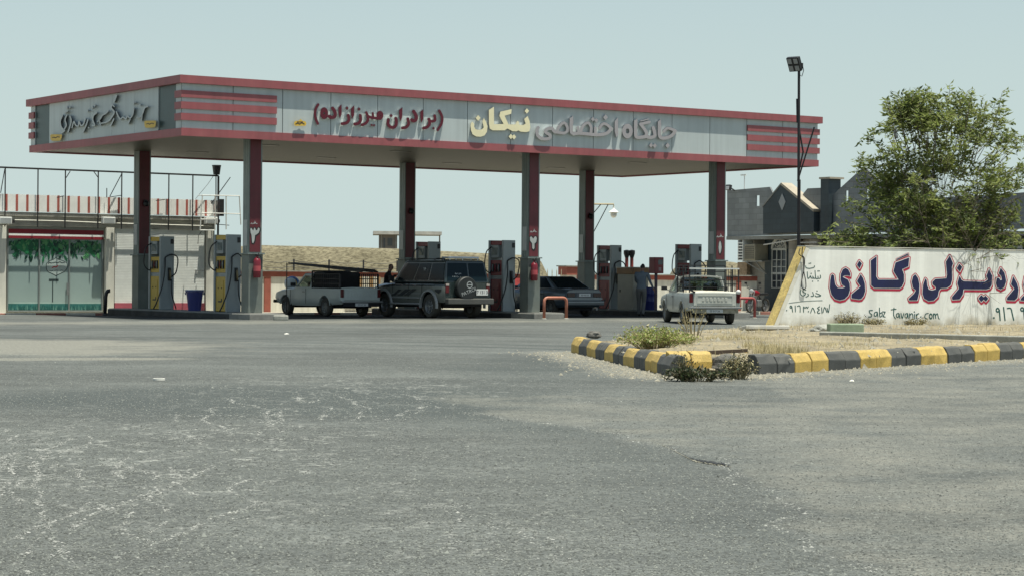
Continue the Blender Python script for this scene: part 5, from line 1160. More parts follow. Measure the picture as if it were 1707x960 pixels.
def wheel(par, x, y, r, w, rim_mat, side, name='wheel'):
    mb = MB(); mb.lathe([(r*.60, -w/2), (r*.90, -w/2), (r*.98, -w*.36), (r, -w*.15), (r, w*.15), (r*.98, w*.36), (r*.90, w/2), (r*.60, w/2)], 28, (0, 0, 0), 'Y', 0, False)
    ty = mb.build('tyre', RUBBER, None, auto=True)
    e = bpy.data.objects.new(name, None); COL.objects.link(e); e.empty_display_size = .1; e.parent = par; e.location = (x, y, r); ty.parent = e
    mb = MB(); s = side
    mb.lathe([(.01, s*w*.30), (r*.13, s*w*.34), (r*.16, s*w*.22), (r*.40, s*w*.10), (r*.50, s*w*.12), (r*.56, s*w*.42), (r*.62, s*w*.47), (r*.62, -s*w*.4), (.01, -s*w*.4)], 24, (0, 0, 0), 'Y', 0)
    for k in range(6):
        a = k*math.pi/3; mb.box((r*.34*math.cos(a), s*w*.22, r*.34*math.sin(a)), (r*.36, w*.16, r*.13), 0, ry=-a)
    rm = mb.build('rim', rim_mat, e, auto=True); return e
def ring(x, w, zb, zbelt, zt, tuck=.9, crown=.02):
    h = [(-w*tuck, zb), (-w*.985, zb+.10), (-w, zb+(zbelt-zb)*.45), (-w*.99, zbelt-.08), (-w*.965, zbelt), (-w*.86, zt), (-w*.45, zt+crown*.8)]
    return [Vector((x, y, z)) for y, z in h]+[Vector((x, 0, zt+crown))]+[Vector((x, -y, z)) for y, z in h[::-1]]
def body(par, secs, mats, wheels, rw, name='body', mfun=None, bed=None):
    mb = MB(); mb.loft(secs, 0, True, mfun); o = mb.build(name, mats, None, auto=False)
    for x, hw in wheels:
        c = MB(); c.lathe([(rw, -3), (rw, 3)], 28, (x, 0, rw*.86), 'Y'); cu = c.build('cutter', mats)
        # keep the middle so that the floor stays closed
        boolean(o, cu)
    if bed: c = MB(); c.span(*bed); boolean(o, c.build('cutter', mats))
    me = o.data; me.shade_smooth(); bm = bmesh.new(); bm.from_mesh(me)
    bmesh.ops.remove_doubles(bm, verts=bm.verts, dist=1e-4)
    for e in bm.edges: e.smooth = len(e.link_faces) == 2 and e.calc_face_angle(0) < R(32)
    bm.to_mesh(me); bm.free(); o.parent = par; return o
class Cabin:
    def __init__(s, x0b, x1b, x0t, x1t, zb, zt, wb, wt): s.__dict__.update(locals())
    def side(s, sg, fx, fz, off=0):
        l = lambda a, b, t: a+(b-a)*t
        n = Vector((0, s.zt-s.zb, s.wb-s.wt)).normalized()
        return Vector((l(l(s.x0b, s.x0t, fz), l(s.x1b, s.x1t, fz), fx), sg*(l(s.wb, s.wt, fz)+n.y*off), l(s.zb, s.zt, fz)+n.z*off))
    def end(s, front, fy, fz, off=0):
        l = lambda a, b, t: a+(b-a)*t
        b_, t_ = (s.x1b, s.x1t) if front else (s.x0b, s.x0t)
        n = Vector((s.zt-s.zb, 0, (b_-t_))).normalized() if front else Vector((-(s.zt-s.zb), 0, (t_-b_))).normalized()
        return Vector((l(b_, t_, fz), l(-1, 1, fy)*l(s.wb, s.wt, fz), l(s.zb, s.zt, fz)))+n*off
    def quad(s, fn, a, f0, f1, z0, z1, off=.006, cut=0):
        return [fn(a, f0, z0, off), fn(a, f1, z0, off), fn(a, f1-cut, z1, off), fn(a, f0, z1, off)]
    def solid(s, par, mat, name='cabin'):
        mb = MB(); P = []
        for fz, cr in ((0, 0), (.97, 0), (1.03, .05)):
            x0, x1 = s.x0b+(s.x0t-s.x0b)*min(1, fz)+cr, s.x1b+(s.x1t-s.x1b)*min(1, fz)-cr; w = s.wb+(s.wt-s.wb)*min(1, fz)-cr*1.2; z = s.zb+(s.zt-s.zb)*fz
            P.append([Vector((x0, -w, z)), Vector((x1, -w, z)), Vector((x1, w, z)), Vector((x0, w, z))])
        mb.loft(P); return mb.build(name, mat, par, bevel=.035)
def pane(par, pts, mat, name='window'):
    mb = MB(); n = (Vector(pts[1])-Vector(pts[0])).cross(Vector(pts[3])-Vector(pts[0])).normalized()*.004
    mb.add([Vector(p)-n for p in pts]+[Vector(p)+n for p in pts], [(0, 1, 2, 3), (7, 6, 5, 4), (0, 4, 5, 1), (1, 5, 6, 2), (2, 6, 7, 3), (3, 7, 4, 0)]); return mb.build(name, mat, par)
def plate(par, c, w, h, rz, txt, rx=R(90)):
    mb = MB(); mb.box((0, 0, 0), (w, .012, h)); p = mb.build('number_plate', PLATE, par, bevel=.004); p.location = c; p.rotation_euler = (0, 0, rz)
    text_mesh(txt, h*.72, p, PTX, (0, -.0085, -.005), (R(90), 0, 0), 'plate_number', .001); return p
def pickup(label, colour, loc, rz, dirty, rack):
    o = empty('pickup_truck', label, 'pickup truck', loc, rz)
    P = M('pickup_paint_'+dirty, colour, .38, var=.08, scale=1.5, dust=.5 if dirty == 'worn' else .15, coat=.2)
    L = [ring(-2.30, .76, .46, .90, .94), ring(-2.26, .79, .42, .92, .97), ring(-1.2, .80, .36, .93, .97), ring(-.25, .80, .34, .93, .97), ring(.80, .80, .34, .92, .965), ring(1.2, .80, .35, .89, .935), ring(1.9, .785, .38, .83, .875), ring(2.2, .77, .42, .78, .815), ring(2.30, .74, .48, .74, .765)]
    b = body(o, L, P, [(-1.25, 0), (1.48, 0)], .38, bed=((-2.22, -.73, .60), (-.36, .73, 1.3)))
    # underbody keeps the view closed between the wheels
    mb = MB(); mb.span((-2.1, -.55, .30), (2.1, .55, .52)); mb.build('chassis', INT, o)
    for x in (-1.25, 1.48):
        for s in (-1, 1): wheel(o, x, s*.69, .315, .19, RIMD, s)
        mb = MB(); mb.tube([(x, -.6, .315), (x, .6, .315)], .05, 8); mb.build('axle', STEEL, o)
    c = Cabin(-.27, .80, -.20, .30, .955, 1.43, .755, .62)
    mb = MB()
    for s in (-1, 1):
        for f in (0, 1): mb.bar(c.side(s, f, 0), c.side(s, f, 1), .055, .055)
        mb.bar(c.side(s, 0, 0), c.side(s, 1, 0), .06, .05)
    ro = [[Vector((c.x0t-.03, y, 1.40+z)), Vector((c.x1t+.03, y, 1.40+z))] for y, z in ((-.65, 0), (-.60, .035), (-.3, .062), (0, .068), (.3, .062), (.60, .035), (.65, 0))]
    mb.add([p for r in ro for p in r]+[p-Vector((0, 0, .045)) for r in ro for p in r], [(2*i, 2*i+1, 2*i+3, 2*i+2) for i in range(6)]+[(14+2*i, 16+2*i, 17+2*i, 15+2*i) for i in range(6)]+[(2*i, 2*i+2, 16+2*i, 14+2*i) for i in range(6)]+[(2*i+1, 15+2*i, 17+2*i, 2*i+3) for i in range(6)]+[(0, 14, 15, 1), (12, 13, 27, 26)])
    mb.build('cab', P, o, auto=True)
    for s in (-1, 1): pane(o, c.quad(c.side, s, .06, .94, .06, .92, -.01), CLEAR, 'side_window')
    pane(o, c.quad(c.end, True, .06, .94, .05, .93, -.01), CLEAR, 'windscreen'); pane(o, c.quad(c.end, False, .1, .9, .12, .9, -.01), CLEAR, 'rear_window')
    mb = MB(); mb.span((-.16, -.62, .6), (.12, .62, .96)); mb.box((-.12, .33, 1.06), (.10, .44, .32), ry=R(-8)); mb.box((-.12, -.33, 1.06), (.10, .44, .32), ry=R(-8)); mb.build('seat', INT, o, bevel=.03)
    mb = MB(); mb.lathe([(.17, -.012), (.19, 0), (.17, .012)], 20, (0, 0, 0)); sw_ = mb.build('steering_wheel', BLACK, o); sw_.location = (.42, .32, 1.0); sw_.rotation_euler = (0, R(-55), 0)
    for s in (-1, 1):
        mb = MB(); mb.span((.02, s*.803-.004, .42), (.034, s*.803+.004, .92)); mb.span((1.10, s*.803-.004, .42), (1.112, s*.803+.004, .88)); d = mb.build('door_seam', BLACK, o)
        mb = MB(); mb.span((.10, s*.81-.012, .80), (.24, s*.81+.012, .83)); mb.build('door_handle', GREYST, o)
        mb = MB(); mb.bar((.62, s*.78, .98), (.64, s*.92, 1.04), .02, .02); mb.box((.64, s*.96, 1.06), (.06, .18, .12)); mb.build('wing_mirror', BLACK, o, bevel=.015)
        mb = MB(); mb.box((-2.30, s*.715, .78), (.05, .11, .27)); mb.build('tail_light', TAIL, o, bevel=.01)
        mb = MB(); mb.lathe([(.01, .035), (.085, .03), (.095, 0), (.095, -.03)], 18, (2.29, s*.56, .66), 'X'); mb.build('headlight', M('headlight', (.55, .57, .55), .1), o)
        # wheel arch lips
        for x in (-1.25, 1.48):
            mb = MB(); mb.tube([(x+.385*math.cos(t), s*.795, .325+.385*math.sin(t)) for t in [R(8)+R(164)*i/14 for i in range(15)]], .018, 6); mb.build('arch_lip', P, o, smooth=True)
    mb = MB(); mb.span((-2.335, -.64, .56), (-2.302, .64, .94)); tg = mb.build('tailgate', P, o, bevel=.012)
    mb = MB(); mb.span((-2.345, -.54, .63), (-2.3355, .54, .65)); mb.span((-2.345, -.54, .85), (-2.3355, .54, .87)); mb.span((-2.345, -.54, .651), (-2.3355, -.52, .849)); mb.span((-2.345, .52, .651), (-2.3355, .54, .849))
    mb.build('pressed_frame', P, tg)
    mb = MB(); rn = random.Random(8)
    for k in range(7): mb.box((-2.342, -.34+k*.115, .75), (.014, .07, .11), rx=R(rn.uniform(-12, 12)))
    structure(mb.build('pressed_lettering', P, tg, bevel=.01), 'stuff')
    mb = MB(); mb.span((-2.44, -.80, .47), (-2.345, .80, .53)); mb.build('bumper_step', GREYST, o, bevel=.01)
    mb = MB(); mb.span((-2.40, -.70, .34), (-2.36, .70, .468)); mb.build('rear_valance', INT if dirty == 'clean' else M('rusty_cream', (.33, .30, .22), .8, var=.4, scale=7), o)
    pl = plate(o, (-2.415, .02, .405), .50, .105, R(-90), '23 517 24'); 
    mb = MB(); mb.span((2.30, -.78, .42), (2.40, .78, .53)); mb.build('front_bumper', STEEL if dirty == 'clean' else GREYST, o, bevel=.02)
    mb = MB(); mb.span((2.296, -.44, .57), (2.315, .44, .74)); mb.build('grille', BLACK, o)
    mb = MB(); mb.span((-2.2, -.725, .602), (-.37, .725, .62)); mb.build('bed_floor', M('bed_floor', (.12, .11, .09), .9, var=.3), o)
    # load rack
    RK = STEEL
    if rack == 'full':
        mb = MB(); ht = 1.52
        for x in (-.32, -2.2):
            for s in (-1, 1): mb.bar((x, s*.74, .95), (x, s*.74, ht if x > -1 else 1.42), .045, .045, up=Vector((0, 1, 0)))
        mb.bar((-.32, -.74, ht), (-.32, .74, ht), .045, .045)
        for zz in (1.08, 1.2, 1.32, 1.42): mb.bar((-.32, -.74, zz), (-.32, .74, zz), .03, .03)
        for k in range(9): mb.bar((-.325, -.66+k*.165, .95), (-.325, -.66+k*.165, ht), .022, .022, up=Vector((0, 1, 0)))
        for s in (-1, 1):
            for zz in (1.10, 1.26, 1.42): mb.bar((-2.2, s*.74, zz), (-.32, s*.74, zz), .03, .03)
            for k in range(14): mb.bar((-.45-k*.13, s*.745, .95), (-.45-k*.13, s*.745, 1.42), .02, .02, up=Vector((0, 1, 0)))
        mb.build('load_rack', RK, o)
        mb = MB(); mb.box((-.72, .0, 1.23), (.70, 1.42, .53)); mb.build('cargo_sheet', M('black_tarp', (.012, .012, .013), .75, var=.3, bump=.6, bscale=5), o, bevel=.05)
    else:
        mb = MB(); ht = 1.76
        for x in (-.34, -1.3, -2.2):
            for s in (-1, 1): mb.bar((x, s*.745, .95), (x, s*.745, ht if x > -2 else 1.66), .032, .032, up=Vector((0, 1, 0)))
        for s in (-1, 1):
            for zz in (1.2, 1.43, 1.66): mb.bar((-2.2, s*.745, zz), (-.34, s*.745, zz+(.02 if zz > 1.5 else 0)), .024, .024)
            for k in range(5): mb.bar((-.5-k*.3, s*.75, .95), (-.5-k*.3, s*.75, 1.66), .016, .016, up=Vector((0, 1, 0)))
        for zz in (1.1, 1.33, 1.58, 1.76): mb.bar((-.34, -.745, zz), (-.34, .745, zz), .03, .03)
        mb.build('load_rack', RK, o)
        mb = MB(); mb.bar((-2.22, -.76, 1.66), (-2.22, .76, 1.66), .03, .04); mb.build('rack_crossbar', WHITEST, o)
        mb = MB(); mb.tube([(-.75, -.62, .84), (-.75, .60, .86)], .16, 10); structure(mb.build('rolled_sheet', M('rolled_sheet', (.55, .50, .38), .8, var=.3, scale=6, bump=.5, bscale=8), o, smooth=True), 'stuff')
        mb = MB(); mb.box((-1.35, 0, .74), (.9, 1.2, .26)); mb.build('sacks', M('sacks', (.10, .09, .07), .9, var=.4, scale=5, bump=.6, bscale=6), o, bevel=.06)
        mb = MB(); mb.ball((-2.30, -.72, .97), .075, 0, 12, (.8, 1, 1)); mb.build('side_lamp', M('lamp_white', (.66, .66, .62), .3), o, smooth=True)
        mb = MB(); mb.bar((-2.33, .60, .95), (-2.30, .74, 1.02), .06, .05); mb.build('latch', BLACK, o)
    return o
HV = ANG+R(90); HD = Vector((math.cos(HV), math.sin(HV), 0)); HLf = Vector((-HD.y, HD.x, 0))
pa = pickup('white pickup with a black load rack in the shade beside the left island', (.56, .61, .57), cf(7.85+.8, 4.1+2.3), HV, 'clean', 'full')
hb = R(97); hd = Vector((math.cos(hb), math.sin(hb), 0)); lf = Vector((-hd.y, hd.x, 0))
pc = Vector((5.27, 65.0, 0)) + hd*2.3 - lf*.78
pb = pickup('worn white pickup standing in the sun with dented tailgate and open rack', (.60, .62, .56), pc, hb, 'worn', 'open')
# long steel profiles carried on the first rack
o = empty('steel_profiles', 'bundle of long dark steel profiles lying on the rack of the shaded pickup', 'steel bars', pa.location, HV)
for k in range(7):
    mb = MB(); y = -.3+.12*k; mb.bar((1.27-.05*(k % 3), y*.4+.62, 1.79-.01*(k % 2)), (-2.9-.1*(k % 4), y, 1.50+.03*(k % 3)), .05, .05); mb.build('profile', STEEL, o)
o = empty('thin_pole', 'thin upright pole at the bonnet of the shaded white pickup', 'pole', cf(7.75, 7.6, 0), ANG); mb = MB(); mb.tube([(0, 0, GL), (0, 0, 1.80)], .018, 6); mb.build('pole', STEEL, o); mb = MB(); mb.lathe([(.10, 0), (.10, .03), (.02, .04)], 12); mb.build('foot', STEEL, o)

def suv():
    o = empty('offroad_car', 'dark green and silver off-road car with spare wheel on its back door', 'off-road car', cf(9.85+.92, .75+2.3), HV)
    G = M('suv_green', (.008, .022, .024), .25, var=.06, coat=.4, dust=.10); S = M('suv_silver', (.19, .205, .185), .4, .35, var=.08, dust=.2); FL = M('suv_flare', (.32, .33, .32), .45, .1)
    zt = 1.16
    secs = [ring(-2.26, .88, .56, 1.10, zt, .95), ring(-2.2, .91, .52, 1.12, zt, .95), ring(-1.3, .92, .50, 1.12, zt, .96), ring(.2, .92, .50, 1.12, zt, .96), ring(.95, .92, .50, 1.11, zt, .96), ring(1.6, .90, .52, 1.06, 1.13, .95), ring(2.2, .87, .54, 1.0, 1.08, .95), ring(2.33, .83, .58, .94, 1.02, .95)]
    mf = lambda i, j: 1 if j in (0, 1, 2, 11, 12, 13) else 0
    body(o, secs, [G, S], [(-1.36, 0), (1.48, 0)], .47, mfun=mf)
    mb = MB(); mb.span((-2.1, -.62, .38), (2.1, .62, .7)); mb.build('chassis', INT, o)
    for x in (-1.36, 1.48):
        for s in (-1, 1): wheel(o, x, s*.80, .40, .26, RIM, s)
        mb = MB(); mb.tube([(x, -.7, .40), (x, .7, .40)], .07, 8); mb.build('axle', STEEL, o)
        for s in (-1, 1):
            mb = MB(); n = 16; P = []
            for i in range(n+1):
                t = R(-8)+R(196)*i/n; r0, r1 = .475, .555
                P.append([Vector((x+r*math.cos(t), s*y, .40+r*math.sin(t))) for r, y in ((r0, .90), (r0, .985), (r1-.02, .98), (r1, .925))])
            mb.loft(P); mb.build('wheel_flare', FL, o, auto=True)
    c = Cabin(-2.24, 1.0, -2.10, .36, 1.155, 1.88, .885, .76)
    c.solid(o, G, 'cabin')
    for s in (-1, 1):
        for k, (a, b, ct) in enumerate(((.025, .30, 0), (.335, .60, 0), (.63, .93, .02))):
            w = pane(o, c.quad(c.side, s, a, b, .12, .88, .008, ct), DGL, 'side_window')
        for x in (.28, -.55): mb = MB(); mb.span((x, s*.935-.012, 1.04), (x+.15, s*.935+.012, 1.075)); mb.build('door_handle', CHROME, o, bevel=.006)
        for x in (.95, -.05, -.9): mb = MB(); mb.span((x, s*.921-.004, .58), (x+.012, s*.921+.004, 1.13)); mb.build('door_seam', BLACK, o)
        mb = MB(); mb.tube([(-.85, s*.98, .46), (1.0, s*.98, .46)], .035, 8); mb.build('side_step', FL, o)
        mb = MB(); mb.box((0.075, s*.933, .66), (1.75, .03, .04)); mb.box((0.075, s*.930, .80), (1.75, .014, .018)); mb.build('rub_strip', FL, o)
        STR = M('stripe_dark', (.035, .04, .04), .5); y = s*.9345
        mb = MB()
        for q in ([(1.02, .72), (.75, .73), (.35, .93), (.55, .93), (.82, .79)], [(.62, .72), (.3, .72), (-.25, .94), (.1, .94)], [(.2, .73), (-.1, .73), (-.62, .95), (-.35, .95)], [(-1.95, .80), (-2.1, .95), (-1.75, .95), (-1.7, .90)]):
            mb.prism(q, (0, y, 0), (1, 0, 0), (0, 0, 1), (0, s*.003, 0))
        structure(mb.build('body_stripes', STR, o), 'stuff')
        mb = MB(); mb.box((-2.25, s*.80, .98), (.06, .13, .30)); tl_ = mb.build('tail_light', TAIL, o, bevel=.01)
        mb = MB(); mb.box((-2.255, s*.80, 1.10), (.062, .125, .07)); mb.build('indicator', M('indicator', (.42, .36, .32), .3), tl_)
        mb = MB(); mb.bar((.80, s*.86, 1.2), (.80, s*1.04, 1.26), .03, .03); mb.box((.80, s*1.06, 1.29), (.08, .2, .17)); mb.build('wing_mirror', BLACK, o, bevel=.02)
        mb = MB(); mb.box((2.31, s*.62, .84), (.06, .22, .16)); mb.build('headlight', MATS['headlight'], o, bevel=.02)
        mb = MB(); mb.tube([(-1.9, s*.70, 1.93), (.2, s*.70, 1.94)], .018, 6); mb.build('roof_rail', STEEL, o)
    pane(o, c.quad(c.end, False, .05, .435, .10, .90, .008), DGL, 'rear_window'); rw = pane(o, c.quad(c.end, False, .475, .95, .10, .90, .008), DGL, 'rear_window')
    pane(o, c.quad(c.end, True, .05, .95, .08, .94, .008), DGL, 'windscreen')
    mb = MB(); mb.span((-2.272, .08, .62), (-2.262, .095, 1.14)); mb.build('rear_door_seam', BLACK, o)
    mb = MB(); mb.span((-2.50, -.90, .46), (-2.28, .90, .66)); mb.build('rear_bumper', M('bumper_grey', (.07, .073, .07), .5, .3, dust=.2), o, bevel=.03)
    mb = MB(); mb.span((2.33, -.90, .48), (2.52, .90, .68)); mb.build('front_bumper', MATS['bumper_grey'], o, bevel=.03)
    mb = MB(); mb.lathe([(.02, -2.50), (.36, -2.495), (.385, -2.47), (.39, -2.42), (.385, -2.30), (.2, -2.28)], 32, (0, .16, .98), 'X'); sc = mb.build('spare_wheel_cover', M('cover_black', (.006, .010, .011), .6, var=.15, dust=.04), o, auto=True)
    IN_ = M('cover_print', (.36, .38, .37), .5)
    mb = MB(); nn = 24
    for i in range(nn):
        a0, a1 = 2*math.pi*i/nn, 2*math.pi*(i+1)/nn
        mb.add([(-2.5035, .08+r*math.cos(a), 1.10+r*math.sin(a)) for r, a in ((.085, a0), (.115, a0), (.115, a1), (.085, a1))], [(0, 1, 2, 3)])
    mb.span((-2.5050, .08-.10, 1.085), (-2.5030, .08+.10, 1.115)); e = mb.build('round_emblem', IN_, sc)
    tx = text_mesh('PATROL', .17, sc, IN_, (-2.503, .09, .88), (R(90), 0, R(-90)), 'cover_lettering'); tx.rotation_euler = Matrix.Rotation(R(18), 3, Vector((-1, 0, 0))).to_4x4().to_euler() if False else (R(90), R(-20), R(-90))
    plate(o, (-2.29, -.56, .86), .46, .20, R(-90), '97 131 34')
    LN = M('window_print', (.55, .60, .60), .5)
    e0 = c.end(False, .70, .40, .013); t1 = text_mesh('۹۱۳ ۱۳۴', .085, rw, LN, tuple(e0), (R(90), 0, R(-90)), 'window_lettering')
    e0 = c.end(False, .74, .28, .013); t1 = text_mesh('عماد عرب', .085, rw, LN, tuple(e0), (R(90), 0, R(-90)), 'window_lettering')
    e0 = c.side(1, .44, .58, .013); t1 = text_mesh('۱۴', .20, o, LN, tuple(e0), (R(90), 0, R(180)), 'window_lettering')
    mb = MB(); mb.tube([(-1.95, -.62, 1.99), (-1.95, .55, 1.99)], .035, 6); mb.tube([(-1.55, -.62, 1.99), (-1.55, .55, 1.99)], .035, 6); mb.tube([(-1.95, -.62, 1.99), (-1.55, -.62, 1.99)], .03, 6); mb.tube([(-1.95, .55, 1.99), (-1.55, .55, 1.99)], .03, 6)
    for x in (-1.95, -1.55):
        for y in (-.6, 0, .5): mb.tube([(x, y, 1.88), (x, y, 1.99)], .015, 5)
    mb.build('roof_rack', M('rack_pale', (.62, .66, .68), .4, .3), o)
    mb = MB(); mb.tube([(1.15, -.90, 1.05), (1.0, -.93, 1.2), (.50, -.80, 1.78), (.46, -.80, 1.95)], .045, 8); mb.tube([(.46, -.80, 1.95), (.50, -.80, 1.96)], .08, 8); mb.build('snorkel', BLACK, o, smooth=True)
suv()
def saloon():
    o = empty('saloon_car', 'blue grey saloon car behind the orange hoop, seen from behind', 'car', cf(16.25+.85, 2.9+2.2), HV)
    B = M('saloon_blue', (.10, .14, .175), .28, .35, var=.06, coat=.4, dust=.15)
    secs = [ring(-2.20, .76, .42, .86, .93), ring(-2.12, .81, .34, .89, .97), ring(-1.3, .85, .28, .90, .99), ring(.2, .855, .26, .90, .98), ring(1.1, .85, .27, .86, .95), ring(1.8, .83, .30, .78, .86), ring(2.15, .78, .36, .70, .76)]
    body(o, secs, B, [(-1.30, 0), (1.35, 0)], .36)
    mb = MB(); mb.span((-1.9, -.6, .22), (1.9, .6, .5)); mb.build('chassis', INT, o)
    for x in (-1.30, 1.35):
        for s in (-1, 1): wheel(o, x, s*.75, .30, .19, RIMD, s)
    c = Cabin(-1.62, 1.15, -.80, .38, .965, 1.40, .76, .60); c.solid(o, B, 'cabin')
    pane(o, c.quad(c.end, False, .05, .95, .08, .94, .008), DGL, 'rear_window'); pane(o, c.quad(c.end, True, .05, .95, .08, .94, .008), DGL, 'windscreen')
    for s in (-1, 1):
        pane(o, c.quad(c.side, s, .10, .46, .10, .90, .008), DGL, 'side_window'); pane(o, c.quad(c.side, s, .50, .88, .10, .90, .008), DGL, 'side_window')
        mb = MB(); mb.box((-2.19, s*.57, .765), (.06, .34, .16)); mb.build('tail_light', M('smoked_red', (.03, .008, .01), .2), o, bevel=.015)
        for x in (.9, -.1, -.95): mb = MB(); mb.span((x, s*.853-.004, .36), (x+.012, s*.853+.004, .90)); mb.build('door_seam', BLACK, o)
        for x in (.05, -.85): mb = MB(); mb.span((x, s*.862-.01, .78), (x+.14, s*.862+.01, .81)); mb.build('door_handle', BLACK, o)
        mb = MB(); mb.box((.75, s*.90, 1.02), (.08, .16, .11)); mb.build('wing_mirror', B, o, bevel=.02)
    mb = MB(); mb.span((-2.34, -.80, .40), (-2.16, .80, .58)); mb.build('rear_bumper', M('saloon_bumper', (.07, .09, .10), .4, dust=.1), o, bevel=.03)
    mb = MB(); mb.span((-2.35, -.78, .50), (-2.3405, .78, .53)); mb.span((-2.225, -.80, .62), (-2.195, .80, .66)); mb.build('bright_strip', M('strip_grey', (.28, .31, .32), .4, .4), o)
    mb = MB(); mb.span((-2.235, -.36, .68), (-2.18, .36, .85)); mb.build('plate_recess', M('recess', (.09, .10, .11), .5), o)
    plate(o, (-2.245, 0, .765), .50, .11, R(-90), '62 418 14')
    mb = MB(); mb.tube([(-2.25, -.45, .28), (-2.36, -.45, .27)], .045, 10); mb.build('exhaust_pipe', GREYST, o)
saloon()

# ------------------------------------------------------------------ motorcycle
p = at_y(1263, 520, 94); o = empty('motorcycle', 'red motorcycle parked against the grey wall of the stone clad building', 'motorcycle', (p.x, p.y, GL+.13), R(-128))
for x in (-.62, .64):
    mb = MB(); n = 24; P = []
    for i in range(n+1): t = 2*math.pi*i/n; P.append(Vector((x+.27*math.cos(t), 0, .31+.27*math.sin(t))))
    mb.tube(P, .045, 8, caps=False); w = mb.build('wheel', RUBBER, o, smooth=True)
    mb = MB(); mb.lathe([(.24, -.012), (.255, 0), (.24, .012), (.22, 0)], 24, (x, 0, .31), 'Y'); mb.lathe([(.05, -.05), (.05, .05)], 10, (x, 0, .31), 'Y')
    for k in range(9): a = k*math.pi*2/9; mb.tube([(x, 0, .31), (x+.24*math.cos(a), 0, .31+.24*math.sin(a))], .006, 4)
    mb.build('rim', RIM, w)
MR = M('bike_red', (.22, .012, .02), .3, var=.1, coat=.4)
mb = MB(); mb.loft([[Vector((x, w_*math.cos(t), z+h*math.sin(t))) for t in [2*math.pi*i/12 for i in range(12)]] for x, w_, h, z in ((-.08, .06, .05, .80), (.02, .12, .10, .82), (.2, .14, .13, .84), (.36, .10, .10, .86), (.42, .03, .03, .87))]); mb.build('fuel_tank', MR, o, smooth=True)
mb = MB(); mb.span((-.72, -.12, .74), (-.08, .12, .84)); mb.build('seat', BLACK, o, bevel=.04)
mb = MB(); mb.tube([(.42, 0, .84), (-.05, 0, .72), (-.62, .0, .31)], .025, 6); mb.tube([(.42, 0, .80), (.2, 0, .35), (-.2, 0, .28), (-.1, 0, .7)], .022, 6); mb.build('frame', STEEL, o)
mb = MB(); mb.span((-.15, -.14, .25), (.2, .14, .55)); mb.build('engine', GREYST, o, bevel=.04)
for s in (-1, 1): mb = MB(); mb.tube([(.40, s*.09, .95), (.64, s*.09, .31)], .022, 8); mb.build('fork', GREYST, o)
mb = MB(); mb.tube([(.30, -.36, 1.06), (.38, -.2, 1.02), (.42, 0, 1.0), (.38, .2, 1.02), (.30, .36, 1.06)], .016, 6); mb.tube([(.38, .22, 1.02), (.42, .34, 1.24)], .008, 5); mb.tube([(.38, -.22, 1.02), (.42, -.34, 1.24)], .008, 5); mb.box((.42, .35, 1.26), (.02, .12, .08)); mb.box((.42, -.35, 1.26), (.02, .12, .08)); mb.build('handlebar', BLACK, o)
mb = MB(); mb.lathe([(.03, -.10), (.09, -.02), (.1, .03), (.08, .045)], 16, (.50, 0, .92), 'X'); mb.build('headlight', M('bike_lamp', (.6, .62, .6), .12), o, auto=True)
mb = MB(); n = 10; P = [[Vector((.64+.33*math.cos(t), y, .31+.33*math.sin(t))) for y in (-.06, .06)] for t in [R(20)+R(130)*i/n for i in range(n+1)]]; mb.add([q for r in P for q in r], [(2*i, 2*i+1, 2*i+3, 2*i+2) for i in range(n)]); mb.build('mudguard', MR, o)
mb = MB(); mb.tube([(-.1, -.15, .3), (-.75, -.16, .36)], .045, 8); mb.build('exhaust_pipe', CHROME, o)

# ------------------------------------------------------------------ island furniture near the man
vd = pump_v(1097, 2); o = empty('card_reader', 'red card reader box on a thin post between the man and the lit pickup', 'card terminal', cf(IU[2]-.1, vd, .2), ANG)
mb = MB(); mb.span((-.04, -.04, 0), (.04, .04, 1.35)); mb.build('post', M('post_dark', (.05, .03, .06), .5), o); mb = MB(); mb.span((-.20, -.18, 1.35), (.22, .18, 1.95)); b = mb.build('box', RP, o, bevel=.02)
mb = MB(); mb.span((-.05, -.19, 1.68), (.16, -.1805, 1.86)); mb.build('screen', M('reader_screen', (.10, .12, .13), .15), b); mb = MB(); mb.span((-.02, -.19, 1.45), (.10, -.1805, 1.58)); mb.build('keypad', M('keypad', (.34, .22, .22), .5), b)
vd = pump_v(1055, 2); o = empty('attendant_cabinet', 'cream cabinet with an orange brown top band behind the walking man', 'cabinet', cf(IU[2], vd, .2), ANG)
mb = MB(); mb.span((-.36, -.48, 0), (.36, .48, 1.32)); c = mb.build('cabinet_body', M('cabinet_cream', (.36, .34, .27), .6, var=.08), o, bevel=.015); mb = MB(); mb.span((-.39, -.51, 1.322), (.39, .51, 1.55)); mb.build('top_band', M('band_brown', (.26, .14, .055), .6, var=.2), o, bevel=.01)
mb = MB(); mb.span((-.40, -.54, 1.552), (.40, .54, 1.59)); mb.build('top_board', M('cabinet_top', (.50, .46, .36), .6), o); mb = MB(); mb.span((-.365, -.40, .12), (-.3605, .40, 1.2)); d = mb.build('door', MATS['cabinet_cream'], c); mb = MB(); mb.span((-.385, .28, .65), (-.366, .32, .75)); mb.build('handle', STEEL, d)
vd = pump_v(1082, 2); o = empty('drum', 'dark blue drum standing behind the walking man', 'drum', cf(IU[2]+.05, vd, .2), ANG); mb = MB(); mb.lathe([(.01, 0), (.24, 0), (.25, .02), (.25, .3), (.262, .32), (.25, .34), (.25, .58), (.262, .60), (.25, .62), (.25, .84), (.24, .86), (.01, .85)], 24); mb.build('barrel', BLUE, o, auto=True)
mb = MB(); mb.lathe([(.03, .86), (.03, .885)], 10, (.12, 0, 0)); mb.build('bung_cap', BLACK, o)

